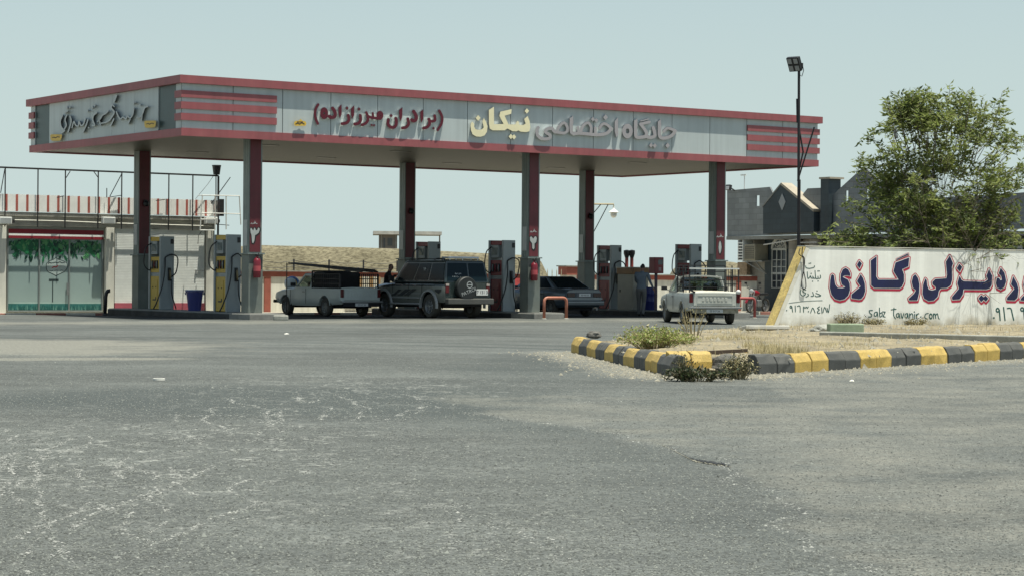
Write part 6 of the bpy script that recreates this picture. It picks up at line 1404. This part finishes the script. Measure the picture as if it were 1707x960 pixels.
# ------------------------------------------------------------------ people
SKIN = M('skin', (.22, .115, .075), .55, var=.06); HAIR = M('hair_black', (.010, .009, .009), .6)
def person(label, loc, rz, J, shirt, trousers, scale=1.0, cuff=None):
    """J: joint positions; grows one continuous body with a skin modifier"""
    o = empty('person', label, 'person', loc, rz)
    me = bpy.data.meshes.new('body'); V_ = []; E_ = []; Rr = []
    def add(p, r, par=None):
        V_.append(Vector(p)); Rr.append(r)
        if par is not None: E_.append((par, len(V_)-1))
        return len(V_)-1
    pel = add(J['pelvis'], (.155, .11)); ab = add(J['waist'], (.145, .10), pel); ch = add(J['chest'], (.175, .115), ab); sh = add(J['neckbase'], (.10, .08), ch); nk = add(J['neck'], (.055, .058), sh)
    h1 = add(J['jaw'], (.068, .078), nk); h2 = add(J['brow'], (.078, .098), h1); h3 = add(J['crown'], (.055, .07), h2)
    nd = (Vector(J['face'])).normalized(); add(Vector(J['jaw'])*.45+Vector(J['brow'])*.55+nd*.108, (.014, .018), h2)
    for s in ('L', 'R'):
        a = add(J['sho'+s], (.072, .072), ch); b = add(Vector(J['sho'+s])*.5+Vector(J['elb'+s])*.5, (.056, .058), a); c = add(J['elb'+s], (.045, .046), b); d = add(J['wri'+s], (.030, .034), c)
        w = Vector(J['wri'+s]); dr = (w-Vector(J['elb'+s])).normalized(); sd = dr.cross(Vector((0, 1, .01))).normalized(); pm = add(w+dr*.07, (.022, .036), d)
        for k, (q, ln) in enumerate(((-.030, .062), (-.010, .075), (.010, .070), (.028, .055))):
            f0 = add(w+dr*.105+Vector((0, 1, 0))*q, (.010, .010), pm); add(w+dr*(.105+ln)+Vector((0, 1, 0))*q*1.15-sd*.02, (.008, .008), f0)
        t0 = add(w+dr*.06+Vector((0, 1, 0))*.045, (.011, .011), pm); add(w+dr*.10+Vector((0, 1, 0))*.058, (.009, .009), t0)
        a = add(J['hip'+s], (.105, .11), pel); b = add(Vector(J['hip'+s])*.5+Vector(J['kne'+s])*.5, (.088, .09), a); c = add(J['kne'+s], (.066, .068), b); m = add(Vector(J['kne'+s])*.6+Vector(J['ank'+s])*.4, (.062, .066), c); d = add(J['ank'+s], (.052, .056), m)
        f = Vector(J['toe'+s]); add(Vector(J['ank'+s])*.35+f*.65+Vector((0, 0, -.0)), (.044, .036), d)
    me.from_pydata(V_, E_, []); b = bpy.data.objects.new('body', me); COL.objects.link(b)
    m = b.modifiers.new('skin', 'SKIN'); sv = me.skin_vertices[0].data
    for i, r in enumerate(Rr): sv[i].radius = r
    sv[0].use_root = True; m.use_smooth_shade = True; b.modifiers.new('sub', 'SUBSURF').levels = 2
    dg = bpy.context.evaluated_depsgraph_get(); dg.update(); nm = bpy.data.meshes.new_from_object(b.evaluated_get(dg)); b.modifiers.clear(); b.data = nm
    for q in (shirt, trousers, SKIN, HAIR, M('shoe_leather', (.02, .018, .016), .6)): nm.materials.append(q)
    zh = J['pelvis'][2]-.01; cf_ = .96 if cuff is None else cuff
    for f in nm.polygons:
        c = f.center; mi = 0 if c.z > zh else 1
        if c.z < .085: mi = 4
        for s in ('L', 'R'):
            e, w = Vector(J['elb'+s]), Vector(J['wri'+s]); t = (c-e).dot(w-e)/(w-e).length_squared
            if t > cf_ and (c-(e+(w-e)*min(t, 1.6))).length < .14 and abs(c.x) > .14: mi = 2
        if c.z > J['neck'][2]-.015 and (c-Vector(J['brow'])).length < .3:
            mi = 2; fd = (c-Vector(J['brow'])).dot(nd)
            if c.z > J['brow'][2]+.055 or (fd < .02 and c.z > J['jaw'][2]+.01): mi = 3
        f.material_index = mi
    nm.shade_smooth(); b.parent = o
    b.scale = (scale,)*3
    fc = Vector(J['brow'])+nd*.085; sd = nd.cross(Z)
    for q in (-1, 1):
        mb = MB(); mb.ball(tuple(Vector(fc)*1+sd*q*.03+Vector((0, 0, -.015))-nd*.003), .011); e = mb.build('eye', BLACK, o); e.scale = (scale,)*3
        mb = MB(); mb.ball(tuple(Vector(J['brow'])+sd*q*.082+Vector((0, 0, -.03))), .026, 0, 8, (1, 1, 1)); 
        mb2 = MB(); mb2.ball((0, 0, 0), .028, 0, 8, (.5, .8, 1.2)); e = mb2.build('ear', SKIN, o, smooth=True); e.location = (Vector(J['brow'])+sd*q*.078+Vector((0, 0, -.03)))*scale; e.scale = (scale,)*3
    mb = MB(); mc = Vector(J['jaw'])+nd*.077+Vector((0, 0, -.005)); mb.box(tuple(mc), (.05, .05, .012)); e = mb.build('mouth', M('lip', (.16, .06, .05), .6), o, bevel=.004); e.scale = (scale,)*3
    return o
vd = pump_v(1071, 2)
J = dict(pelvis=(0, 0, .93), waist=(0, .02, 1.10), chest=(.0, .05, 1.32), neckbase=(.01, .07, 1.47), neck=(.012, .085, 1.53), jaw=(.015, .11, 1.60), brow=(.018, .115, 1.685), crown=(.018, .10, 1.755), face=(.35, 1, -.12),
         shoL=(-.19, .05, 1.42), elbL=(-.22, .20, 1.17), wriL=(-.13, .38, 1.10), shoR=(.20, .05, 1.42), elbR=(.29, .05, 1.15), wriR=(.38, .13, .94),
         hipL=(-.09, .0, .88), kneL=(-.10, .12, .49), ankL=(-.10, .10, .08), toeL=(-.11, .30, .04), hipR=(.09, 0, .88), kneR=(.09, .04, .48), ankR=(.08, -.20, .11), toeR=(.09, -.02, .04))
p = on_z(1069, 527.5, 0); d_ = 78.5; p = at_y(1069, 500, d_); 
person('man in a blue grey shirt and grey trousers walking away past the cream cabinet', (p.x, p.y, 0), R(-12), J, M('shirt_slate', (.125, .155, .185), .85, var=.12, scale=6, bump=.3, bscale=14), M('trousers_grey', (.125, .125, .118), .9, var=.12, scale=6), 1.08)
J2 = dict(pelvis=(0, 0, .92), waist=(0, .03, 1.08), chest=(0, .08, 1.30), neckbase=(0, .11, 1.45), neck=(0, .13, 1.51), jaw=(0, .165, 1.58), brow=(0, .17, 1.665), crown=(0, .15, 1.735), face=(.3, 1, -.2),
          shoL=(-.19, .07, 1.40), elbL=(-.25, .18, 1.16), wriL=(-.12, .40, 1.12), shoR=(.19, .07, 1.40), elbR=(.30, .24, 1.28), wriR=(.34, .44, 1.36),
          hipL=(-.09, 0, .87), kneL=(-.10, .04, .48), ankL=(-.11, -.02, .08), toeL=(-.13, .18, .04), hipR=(.09, 0, .87), kneR=(.10, .05, .48), ankR=(.11, .02, .08), toeR=(.14, .22, .04))
p = at_y(643, 470, 75.6)
person('person in black leaning over the bonnet of the dark off-road car', (p.x, p.y, 0), R(-100), J2, M('cloth_black', (.010, .010, .012), .9), M('cloth_black_trousers', (.012, .012, .013), .9), 1.03)

# ------------------------------------------------------------------ vegetation
def leaf_mat(name, c, var=.35, rough=.55, trans=.25):
    m = bpy.data.materials.new(name); n, l = nodes_of(m); b = n['Principled BSDF']; b.inputs['Roughness'].default_value = rough; b.inputs['Specular IOR Level'].default_value = .35
    g = n.new('ShaderNodeNewGeometry'); mx = n.new('ShaderNodeMix'); mx.data_type = 'RGBA'; l.new(g.outputs['Random Per Island'], mx.inputs['Factor'])
    mx.inputs['A'].default_value = (*[x*(1-var) for x in c], 1); mx.inputs['B'].default_value = (*[x*(1+var) for x in c], 1); l.new(mx.outputs['Result'], b.inputs['Base Color'])
    t = n.new('ShaderNodeBsdfTranslucent'); l.new(mx.outputs['Result'], t.inputs[0]); ms = n.new('ShaderNodeMixShader'); ms.inputs[0].default_value = trans
    l.new(b.outputs[0], ms.inputs[1]); l.new(t.outputs[0], ms.inputs[2]); l.new(ms.outputs[0], n['Material Output'].inputs[0]); return m
def leaves_object(name, items, mats, parent=None):
    """items: (origin, direction, side, length, width, mat) -> folded leaf of four triangles"""
    n = len(items); V_ = np.zeros((n, 5, 3)); mi = np.zeros(n, int)
    for i, (o, d, s, L, w, m) in enumerate(items):
        up = d.cross(s)
        V_[i, 0] = o; V_[i, 1] = o+d*L*.45+s*w/2+up*w*.16; V_[i, 2] = o+d*L-up*L*.10; V_[i, 3] = o+d*L*.45-s*w/2+up*w*.16; V_[i, 4] = o+d*L*.5; mi[i] = m
    me = bpy.data.meshes.new(name); F = []
    for i in range(n): b = i*5; F += [(b, b+1, b+4), (b+1, b+2, b+4), (b, b+4, b+3), (b+4, b+2, b+3)]
    me.from_pydata(V_.reshape(-1, 3).tolist(), [], F)
    for m in mats: me.materials.append(m)
    me.polygons.foreach_set('material_index', np.repeat(mi, 4).tolist())
    ob = bpy.data.objects.new(name, me); COL.objects.link(ob)
    if parent: ob.parent = parent
    return ob
TLEAF = [leaf_mat('leaf_olive', (.165, .205, .055), trans=.45), leaf_mat('leaf_light', (.24, .275, .09), trans=.5), leaf_mat('leaf_dark', (.085, .115, .036), trans=.35)]
BARK = M('bark', (.12, .10, .075), .9, var=.3, scale=8, bump=.6, bscale=25)
def tree(label, loc, seed):
    o = empty('tree', label, 'tree', loc, 0); rn = random.Random(seed); tips = []; mb = MB()
    env = lambda p: True
    def grow(p, d, L, r, lev):
        n = 5; pts = [p]; rs = [r]
        for i in range(n):
            d = (d+Vector((rn.gauss(0, .12), rn.gauss(0, .12), rn.gauss(.05 if lev < 2 else .02, .10)))).normalized(); p = p+d*L/n; pts.append(p); rs.append(r*(1-.62*(i+1)/n))
            if lev >= 1: tips.append((p.copy(), d.copy(), lev))
        mb.tube(pts, rs, 6 if lev < 2 else 4, caps=False)
        if lev < 3:
            for k in range({0: 6, 1: 6, 2: 4}[lev]):
                t = rn.uniform(.3, 1.0) if lev else rn.uniform(.45, 1); i = min(n, max(1, round(t*n))); a = rn.uniform(0, 2*math.pi)
                q = d.cross(Vector((math.cos(a), math.sin(a), .2))).normalized(); sp = rn.uniform(.55, 1.15)
                grow(pts[i], (d+q*sp+Vector((0, 0, .12))).normalized(), L*rn.uniform(.5, .74), rs[i]*.72, lev+1)
    for k in range(6):
        a = k*math.pi/3+rn.uniform(-.3, .3); lean = rn.uniform(.35, .85)
        grow(Vector((math.cos(a)*.06, math.sin(a)*.06, -.1)), Vector((math.cos(a)*lean, math.sin(a)*lean, 1)).normalized(), rn.uniform(2.2, 2.9), .055, 0)
    return o, mb, tips, rn
tp = at_y(1556, 470, 57.0); tobj, tmb, tips, rn = tree('bushy green tree with feathery top shoots behind the painted wall', (tp.x, tp.y, 0), 12)
# outline of this crown: (height, reach left, reach right) in metres
k = 60.5/FPX
ENV = [(1.6, 2.35, 2.1), (2.3, 2.95, 2.45), (3.0, 2.7, 2.65), (3.7, 2.3, 2.75), (4.4, 1.95, 2.7), (5.0, 2.0, 2.45), (5.6, 1.75, 2.25), (6.0, 1.2, 1.7), (6.5, .7, .9)]
def reach(z, ang):
    z = max(ENV[0][0], min(ENV[-1][0], z))
    for a, b in zip(ENV, ENV[1:]):
        if a[0] <= z <= b[0]: t = (z-a[0])/(b[0]-a[0]); l, r = a[1]+(b[1]-a[1])*t, a[2]+(b[2]-a[2])*t; break
    c = math.cos(ang); return (r if c > 0 else l)*abs(c)+.85*(l+r)/2*(1-abs(c))
items = []; twigs = MB()
def sprig(p, d, n, L, mats):
    """a feathery twig: leaflets along a short drooping stem"""
    e = p+d*L; twigs.tube([p, p+d*L*.6+Vector((0, 0, .02)), e-Vector((0, 0, L*.12))], [.007, .005, .002], 3, caps=False)
    for i in range(n):
        t = (i+.6)/n; q = p+d*L*t-Vector((0, 0, L*.12*t*t)); s = d.cross(Z+Vector((rn.gauss(0, .3), rn.gauss(0, .3), 0)))
        s = (s.normalized() if s.length > .01 else Vector((1, 0, 0)))*(1 if i % 2 else -1)
        ld = (s*.8+d*.6+Vector((rn.gauss(0, .25), rn.gauss(0, .25), -.35+rn.gauss(0, .25)))).normalized(); sd = ld.cross(Vector((rn.gauss(0, 1), rn.gauss(0, 1), 1.2))).normalized()
        items.append((q, ld, sd, rn.uniform(.13, .21), rn.uniform(.05, .075), rn.choice(mats)))
cl = []
for i in range(580):
    z = rn.uniform(1.5, 6.3); a = rn.uniform(0, 2*math.pi); rr = reach(z, a)*math.sqrt(rn.uniform(.10, 1.0))*rn.uniform(.86, 1.04)
    p = Vector((rr*math.cos(a), rr*math.sin(a), z))
    if mnoise.noise(p*.85+Vector((3, 1, 0))) < -.16 and z > 2.6 and rn.random() < .8: continue       # holes in the crown
    if z < 3.2 or rn.random() < 1.0-.35*(z-3.2)/3.1: cl.append(p)
for p in cl:
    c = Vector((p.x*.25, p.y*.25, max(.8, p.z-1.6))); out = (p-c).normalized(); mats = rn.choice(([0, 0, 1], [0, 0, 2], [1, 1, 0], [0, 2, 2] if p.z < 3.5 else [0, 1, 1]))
    tmb.tube([c+(p-c)*.6+Vector((rn.gauss(0, .06), rn.gauss(0, .06), .05)), p], [.011, .006], 4, caps=False)
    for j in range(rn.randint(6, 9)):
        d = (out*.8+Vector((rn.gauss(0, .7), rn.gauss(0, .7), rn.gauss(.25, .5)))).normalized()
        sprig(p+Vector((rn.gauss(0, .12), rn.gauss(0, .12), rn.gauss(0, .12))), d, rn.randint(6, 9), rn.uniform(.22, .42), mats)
for i in range(26):                                  # bare top shoots
    a = rn.uniform(0, 2*math.pi); z = rn.uniform(4.9, 6.2); rr = reach(z, a)*rn.uniform(.3, .95); p = Vector((rr*math.cos(a), rr*math.sin(a), z)); L = rn.uniform(.35, .75)
    d = Vector((math.cos(a)*.25, math.sin(a)*.25, 1)).normalized(); tmb.tube([p-d*.5, p+d*L*.5, p+d*L], [.014, .009, .004], 4, caps=False)
    for t in (.3, .55, .8, 1.): sprig(p+d*L*t, (d+Vector((rn.gauss(0, .9), rn.gauss(0, .9), 0))).normalized(), 6, .22, [0, 1])
for i in range(9):                                   # low pale branches reaching left
    a = math.pi+rn.uniform(-.35, .35); z = rn.uniform(1.9, 2.9); p0 = Vector((-1.2, -.6, z-.2)); p = Vector((-rn.uniform(2.5, 3.1), -rn.uniform(.3, .9), z+rn.uniform(-.1, .25)))
    tmb.tube([p0, p0.lerp(p, .5)+Vector((0, 0, .08)), p], [.02, .013, .006], 4, caps=False)
    for t in (.4, .6, .75, .9, 1.): sprig(p0.lerp(p, t), (Vector((-1, rn.gauss(0, .5), rn.gauss(.2, .5)))).normalized(), 7, .3, [0, 1, 1])
tobj.scale = (.945,)*3
tmb.build('trunk', BARK, tobj, smooth=True)
cr = leaves_object('crown', items, TLEAF, tobj); twigs.build('twigs', M('twig', (.13, .11, .07), .9), tobj)
print('leaves', len(items))

def bush(name, label, loc, rx, ry, h, n, mats, lens, rn, stems=24):
    o = empty(name, label, 'plant', loc, 0); it = []; st = MB()
    for i in range(stems):
        a = rn.uniform(0, 2*math.pi); r = math.sqrt(rn.random()); e = Vector((rx*r*math.cos(a), ry*r*math.sin(a), h*rn.uniform(.55, 1)*(1-.45*r*r))); b = Vector((e.x*.35, e.y*.35, -.03)); m = b.lerp(e, .5)+Vector((0, 0, .06))
        st.tube([b, m, e], [.008, .006, .003], 4, caps=False)
        for j in range(n//stems):
            t = rn.uniform(.25, 1.05); p = b.lerp(e, t)+Vector((rn.gauss(0, .04), rn.gauss(0, .04), .06*4*t*(1-t)+rn.gauss(0, .02))); d = Vector((rn.gauss(0, 1), rn.gauss(0, 1), rn.gauss(.4, .6))).normalized(); s = d.cross(Vector((rn.gauss(0, 1), rn.gauss(0, 1), 1))).normalized()
            L = rn.uniform(*lens); it.append((p, d, s, L, L*rn.uniform(.28, .5), rn.randrange(len(mats))))
    leaves_object('foliage', it, mats, o); st.build('stems', M('dry_stem', (.26, .22, .12), .9, var=.3), o); return o
rn = random.Random(31)
BL = [leaf_mat('bush_yellow', (.30, .33, .085)), leaf_mat('bush_green', (.18, .25, .06)), leaf_mat('bush_straw', (.36, .32, .16))]
DL = [leaf_mat('weed_dark', (.030, .042, .020)), leaf_mat('weed_brown', (.085, .075, .040)), leaf_mat('weed_green', (.055, .075, .028))]
def gp(px, py, z=.2): return on_z(px, py, z)
bush('green_bush', 'yellow green low bush growing inside the left kerb row', gp(1094, 583, .2)+Vector((0, .4, 0)), .62, .9, .40, 2600, BL, (.03, .075), rn, 90)
bush('green_bush', 'smaller yellow green bush straggling right of the larger low bush', gp(1140, 578, .2)+Vector((.0, .5, 0)), .34, .6, .22, 700, BL, (.03, .06), rn, 40)
bush('dark_weed', 'dark leafy weed growing over the broken kerb corner', gp(1158, 636, .0)+Vector((0, .12, 0)), .50, .22, .17, 2000, DL, (.03, .075), rn, 40)
bush('dark_weed', 'brown dry weed at the end of the right kerb row', gp(1234, 633, .0)+Vector((0, .2, 0)), .26, .22, .36, 800, [DL[1], DL[0], BL[2]], (.03, .06), rn, 44)
bush('dry_weed', 'tall dry weed stalks in front of the lit pickup wheel', gp(1157, 566, .2)+Vector((0, .3, 0)), .30, .3, .75, 160, [BL[2]], (.02, .05), rn, 22)
for px, lab, hh in ((1405, 'dry brown weed at the wall foot below the hand-painted name', .42), (1447, 'dry brown weed at the wall foot below the painted web address', .26), (1520, 'low dry weed at the wall foot right of the painted web address', .25)):
    q = sw(px, 548); bush('dry_weed', lab, (q.x+SN.x*.15, q.y+SN.y*.15, .2), .38, .12, hh, 420, [BL[2], DL[1]], (.03, .07), rn, 36)
# dry grass, one mass
V_ = []; F_ = []; M_ = []
def blade(x, y, z, h, w, bend, a):
    dx, dy = math.cos(a), math.sin(a); b = len(V_); sx, sy = -dy*w/2, dx*w/2
    V_.extend([(x-sx, y-sy, z), (x+sx, y+sy, z), (x+dx*bend*.4+sx*.6, y+dy*bend*.4+sy*.6, z+h*.6), (x+dx*bend*.4-sx*.6, y+dy*bend*.4-sy*.6, z+h*.6), (x+dx*bend, y+dy*bend, z+h)])
    F_.extend([(b, b+1, b+2, b+3), (b+3, b+2, b+4)])
for i in range(26000):
    x = rn.uniform(1.0, 17); y = rn.uniform(29.5, 56)
    if not inside((x, y), PM): continue
    dn = mnoise.noise((x*.55, y*.55, 9))+.6*mnoise.noise((x*1.7, y*1.7, 4))
    if dn < rn.uniform(-.1, .75): continue
    if seg_d((x, y), K_TIP, K_COR) < .25 or seg_d((x, y), K_COR2, K_END) < .25: continue
    blade(x, y, soil_z(x, y)-.01, rn.uniform(.03, .11)*(1+max(0, dn)), rn.uniform(.004, .011), rn.uniform(.02, .08), rn.uniform(0, 6.28))
for cx, cy, rr, hh, n in ((1300, 588, .42, .24, 900), (1268, 583, .3, .2, 400), (1395, 578, .6, .10, 500), (1220, 570, .6, .13, 600), (1640, 588, .7, .1, 500)):
    c = gp(cx, cy, .22)
    for i in range(n):
        a = rn.uniform(0, 6.28); r = rr*math.sqrt(rn.random()); x, y = c.x+r*math.cos(a), c.y+r*math.sin(a)*1.6
        if inside((x, y), PM) and seg_d((x, y), K_COR2, K_END) > .24: blade(x, y, soil_z(x, y)-.01, hh*rn.uniform(.4, 1.1)*(1-.4*r/rr), .006, rn.uniform(.02, .10), rn.uniform(0, 6.28))
me = bpy.data.meshes.new('dry_grass'); me.from_pydata(V_, [], F_); me.materials.append(leaf_mat('grass_straw', (.40, .345, .19), .4, .8, .2)); o = bpy.data.objects.new('dry_grass', me); COL.objects.link(o); structure(o, 'stuff')
# gravel and crumbs of soil beside the kerbs
def gravel(name, n, gen, size, mat):
    Vv = []; Ff = []
    base = [Vector(v) for v in ((1, 0, 0), (-.6, .8, 0), (-.6, -.8, 0), (0, 0, .8))]
    for i in range(n):
        q = gen()
        if q is None: continue
        x, y, z = q; s = size*math.exp(rn.gauss(0, .5)); a = rn.uniform(0, 6.28); b = len(Vv)
        for v in base: v = v*s*rn.uniform(.7, 1.3); Vv.append((x+v.x*math.cos(a)-v.y*math.sin(a), y+v.x*math.sin(a)+v.y*math.cos(a), z+v.z))
        Ff += [(b, b+1, b+3), (b+1, b+2, b+3), (b+2, b, b+3)]
    me = bpy.data.meshes.new(name); me.from_pydata(Vv, [], Ff); me.materials.append(mat); o = bpy.data.objects.new(name, me); COL.objects.link(o); structure(o, 'stuff')
def g1():
    a, b = rn.choice(((K_TIP, K_COR), (K_COR, K_COR2), (K_COR2, (9.5, 38.5)))); t = rn.random(); x = a[0]+(b[0]-a[0])*t+rn.gauss(0, .45); y = a[1]+(b[1]-a[1])*t+rn.gauss(0, .55)
    return None if inside((x, y), PM) else (x, y, .002)
gravel('gravel', 6500, g1, .013, M('gravel_grey', (.30, .28, .22), .95, var=.35, scale=15))
def g2():
    x, y = rn.uniform(1.2, 14), rn.uniform(30, 56); return (x, y, soil_z(x, y)) if inside((x, y), PM) else None
gravel('soil_stones', 3500, g2, .022, MATS['gravel_grey'])
# litter on the asphalt
o = empty('litter', '', ''); bpy.data.objects.remove(o)
def scrap(name, px, py, w, d, mat, label, ring_=False):
    p = on_z(px, py, 0); mb = MB()
    if ring_: mb.lathe([(w*.62, .004), (w*.66, .03), (w, .03), (w, .004)], 20)
    else:
        mb.add([(-w, -d, .006), (w*.2, -d*1.1, .012), (w, -d*.4, .006), (w*.8, d, .02), (-w*.1, d*.9, .008), (-w*.9, d*.6, .016), (0, 0, .03)], [(0, 1, 6), (1, 2, 6), (2, 3, 6), (3, 4, 6), (4, 5, 6), (5, 0, 6)])
    q = mb.build(name, mat); place(q, p, rn.uniform(-.4, .4)); tag(q, label, 'litter')
PAP = M('paper', (.72, .70, .62), .8)
scrap('plastic_ring', 265, 634, .075, .1, PAP, 'pale plastic ring lying on the asphalt at the left', True)
scrap('paper_scrap', 478, 557, .06, .04, PAP, 'white paper scrap on the asphalt before the shaded pickup')
scrap('paper_scrap', 1180, 632, .05, .03, PAP, 'white paper scrap below the dark weed at the median corner')
scrap('paper_scrap', 1420, 636, .03, .015, PAP, 'white paper scrap on the road before the right kerb row')

bush('dark_weed', 'thin upright weed in front of the broken yellow kerb block', gp(1140, 630, .0)+Vector((0, .2, 0)), .16, .12, .36, 170, DL, (.03, .06), rn, 12)
# loose aggregate and chalky chips on the worn asphalt near the road
def stones(name, pts, size, mat, flat=.6):
    nprng = np.random.default_rng(5); n = len(pts); pts = np.asarray(pts, float)
    a = nprng.uniform(0, 6.28, n); s_ = size*np.exp(nprng.normal(0, .35, n)); V3 = np.zeros((n, 5, 3))
    for k in range(4):
        r = s_*nprng.uniform(.7, 1.3, n); V3[:, k, 0] = pts[:, 0]+r*np.cos(a+k*math.pi/2); V3[:, k, 1] = pts[:, 1]+r*np.sin(a+k*math.pi/2); V3[:, k, 2] = .001
    V3[:, 4, 0] = pts[:, 0]+s_*nprng.normal(0, .25, n); V3[:, 4, 1] = pts[:, 1]+s_*nprng.normal(0, .25, n); V3[:, 4, 2] = s_*flat*nprng.uniform(.6, 1.4, n)
    b = np.arange(n)[:, None]*5; F = np.concatenate([b+np.array([[k, (k+1) % 4, 4]]) for k in range(4)], 1).reshape(-1)
    me = bpy.data.meshes.new(name); me.vertices.add(n*5); me.vertices.foreach_set('co', V3.reshape(-1)); me.loops.add(n*12); me.loops.foreach_set('vertex_index', F)
    me.polygons.add(n*4); me.polygons.foreach_set('loop_start', np.arange(n*4)*3); me.update(calc_edges=True); me.validate()
    me.materials.append(mat); o = bpy.data.objects.new(name, me); COL.objects.link(o); structure(o, 'stuff'); return o
def chip_mat(name, lo, hi):
    m = bpy.data.materials.new(name); n, l = nodes_of(m); b = n['Principled BSDF']; b.inputs['Roughness'].default_value = .9
    g = n.new('ShaderNodeNewGeometry'); mx = n.new('ShaderNodeMix'); mx.data_type = 'RGBA'; l.new(g.outputs['Random Per Island'], mx.inputs['Factor']); mx.inputs['A'].default_value = (*lo, 1); mx.inputs['B'].default_value = (*hi, 1); l.new(mx.outputs['Result'], b.inputs['Base Color']); return m
npr = np.random.default_rng(11)
N = 260000; yy = 8.5+27*npr.random(N)**1.5; xx = (npr.random(N)*2-1)*(.262*yy+.4)
keep = np.array([not inside((x, y), PM) if y > 28 else True for x, y in zip(xx, yy)])
stones('loose_aggregate', np.stack([xx, yy], 1)[keep], .0043, chip_mat('aggregate', (.045, .049, .045), (.19, .202, .180)), .8)
chips = []
def crack_line(px0, py0, n, head, dens, spread):
    p = on_z(px0, py0); x, y = p.x, p.y; a = head
    for i in range(n):
        a += rn.gauss(0, .16); a += (head-a)*.3; st_ = rn.uniform(.10, .26); x += math.cos(a)*st_; y += math.sin(a)*st_
        if mnoise.noise((x*1.3, y*.6, 3.3)) > -.12:
            for k in range(int(dens*rn.random()*3.2)):
                t = rn.random(); chips.append((x-math.cos(a)*st_*t+rn.gauss(0, spread), y-math.sin(a)*st_*t+rn.gauss(0, spread*2)))
        if rn.random() < .07:                      # short cross crack
            q = rn.uniform(.15, .6); sg = rn.choice((-1, 1))
            for k in range(int(dens*1.6)): t = rn.random(); chips.append((x+sg*q*t+rn.gauss(0, .01), y+q*.2*t+rn.gauss(0, .03)))
for px, py, n in ((-60, 905, 34), (-20, 955, 34), (20, 900, 30), (50, 958, 34), (95, 925, 30), (140, 955, 30), (190, 930, 26), (235, 900, 22), (290, 895, 18), (-70, 850, 30), (-40, 820, 24), (30, 840, 24), (110, 840, 22), (180, 850, 18), (330, 830, 14), (250, 955, 12), (60, 800, 20), (-30, 780, 20)):
    crack_line(px, py, n, R(98+rn.uniform(-6, 8)), 7, .012)
for px, py, n in ((300, 735, 16), (345, 740, 20), (395, 735, 26), (430, 730, 30), (470, 722, 30), (515, 715, 30), (550, 712, 28), (590, 700, 26), (640, 700, 24), (690, 690, 20), (730, 680, 16)):
    crack_line(px, py, n, R(92+rn.uniform(-12, 10)), 7, .016)
for y0 in (640, 668, 700):                        # cracks running across
    crack_line(420+rn.uniform(-40, 40), y0, 24, R(3), 4, .03)
for px, py, n in ((820, 945, 16), (870, 950, 18), (930, 940, 14), (1000, 955, 12)):
    crack_line(px, py, n, R(100), 3, .012)
for y0, y1 in zip(SEAM_Y[1:-1], SEAM_Y[2:-1]):
    for k in range(int(60*(y1-y0))):
        y = rn.uniform(y0, y1); chips.append((float(np.interp(y, SEAM_Y, SEAM_X))+.10*math.sin(y*2.1)+.07*math.sin(y*5.3)+rn.gauss(0, .025), y))
stones('chalk_chips', chips, .0056, chip_mat('chalk_chip', (.17, .178, .162), (.34, .342, .315)), .5)

# wire fence in front of the embankment
o = empty('wire_fence', 'thin wire fence strung along the foot of the dry embankment', 'fence', cf(0, 20), ANG)
ua, ub = pix_v(430, 450, 20)[0], pix_v(662, 450, 20)[0]
for k in range(5):
    u = ua+(ub-ua)*k/4; mb = MB(); mb.tube([(u, 0, GL), (u, 0, 2.05)], .035, 6); mb.build('post', STEEL, o)
for zz in (1.55, 1.78, 2.0):
    mb = MB(); pts = []
    for k in range(4):
        for t in range(6): f_ = t/6; pts.append((ua+(ub-ua)*(k+f_)/4, 0, zz-.10*4*f_*(1-f_)))
    mb.tube(pts+[(ub, 0, zz)], .010, 4); mb.build('wire', STEEL, o)
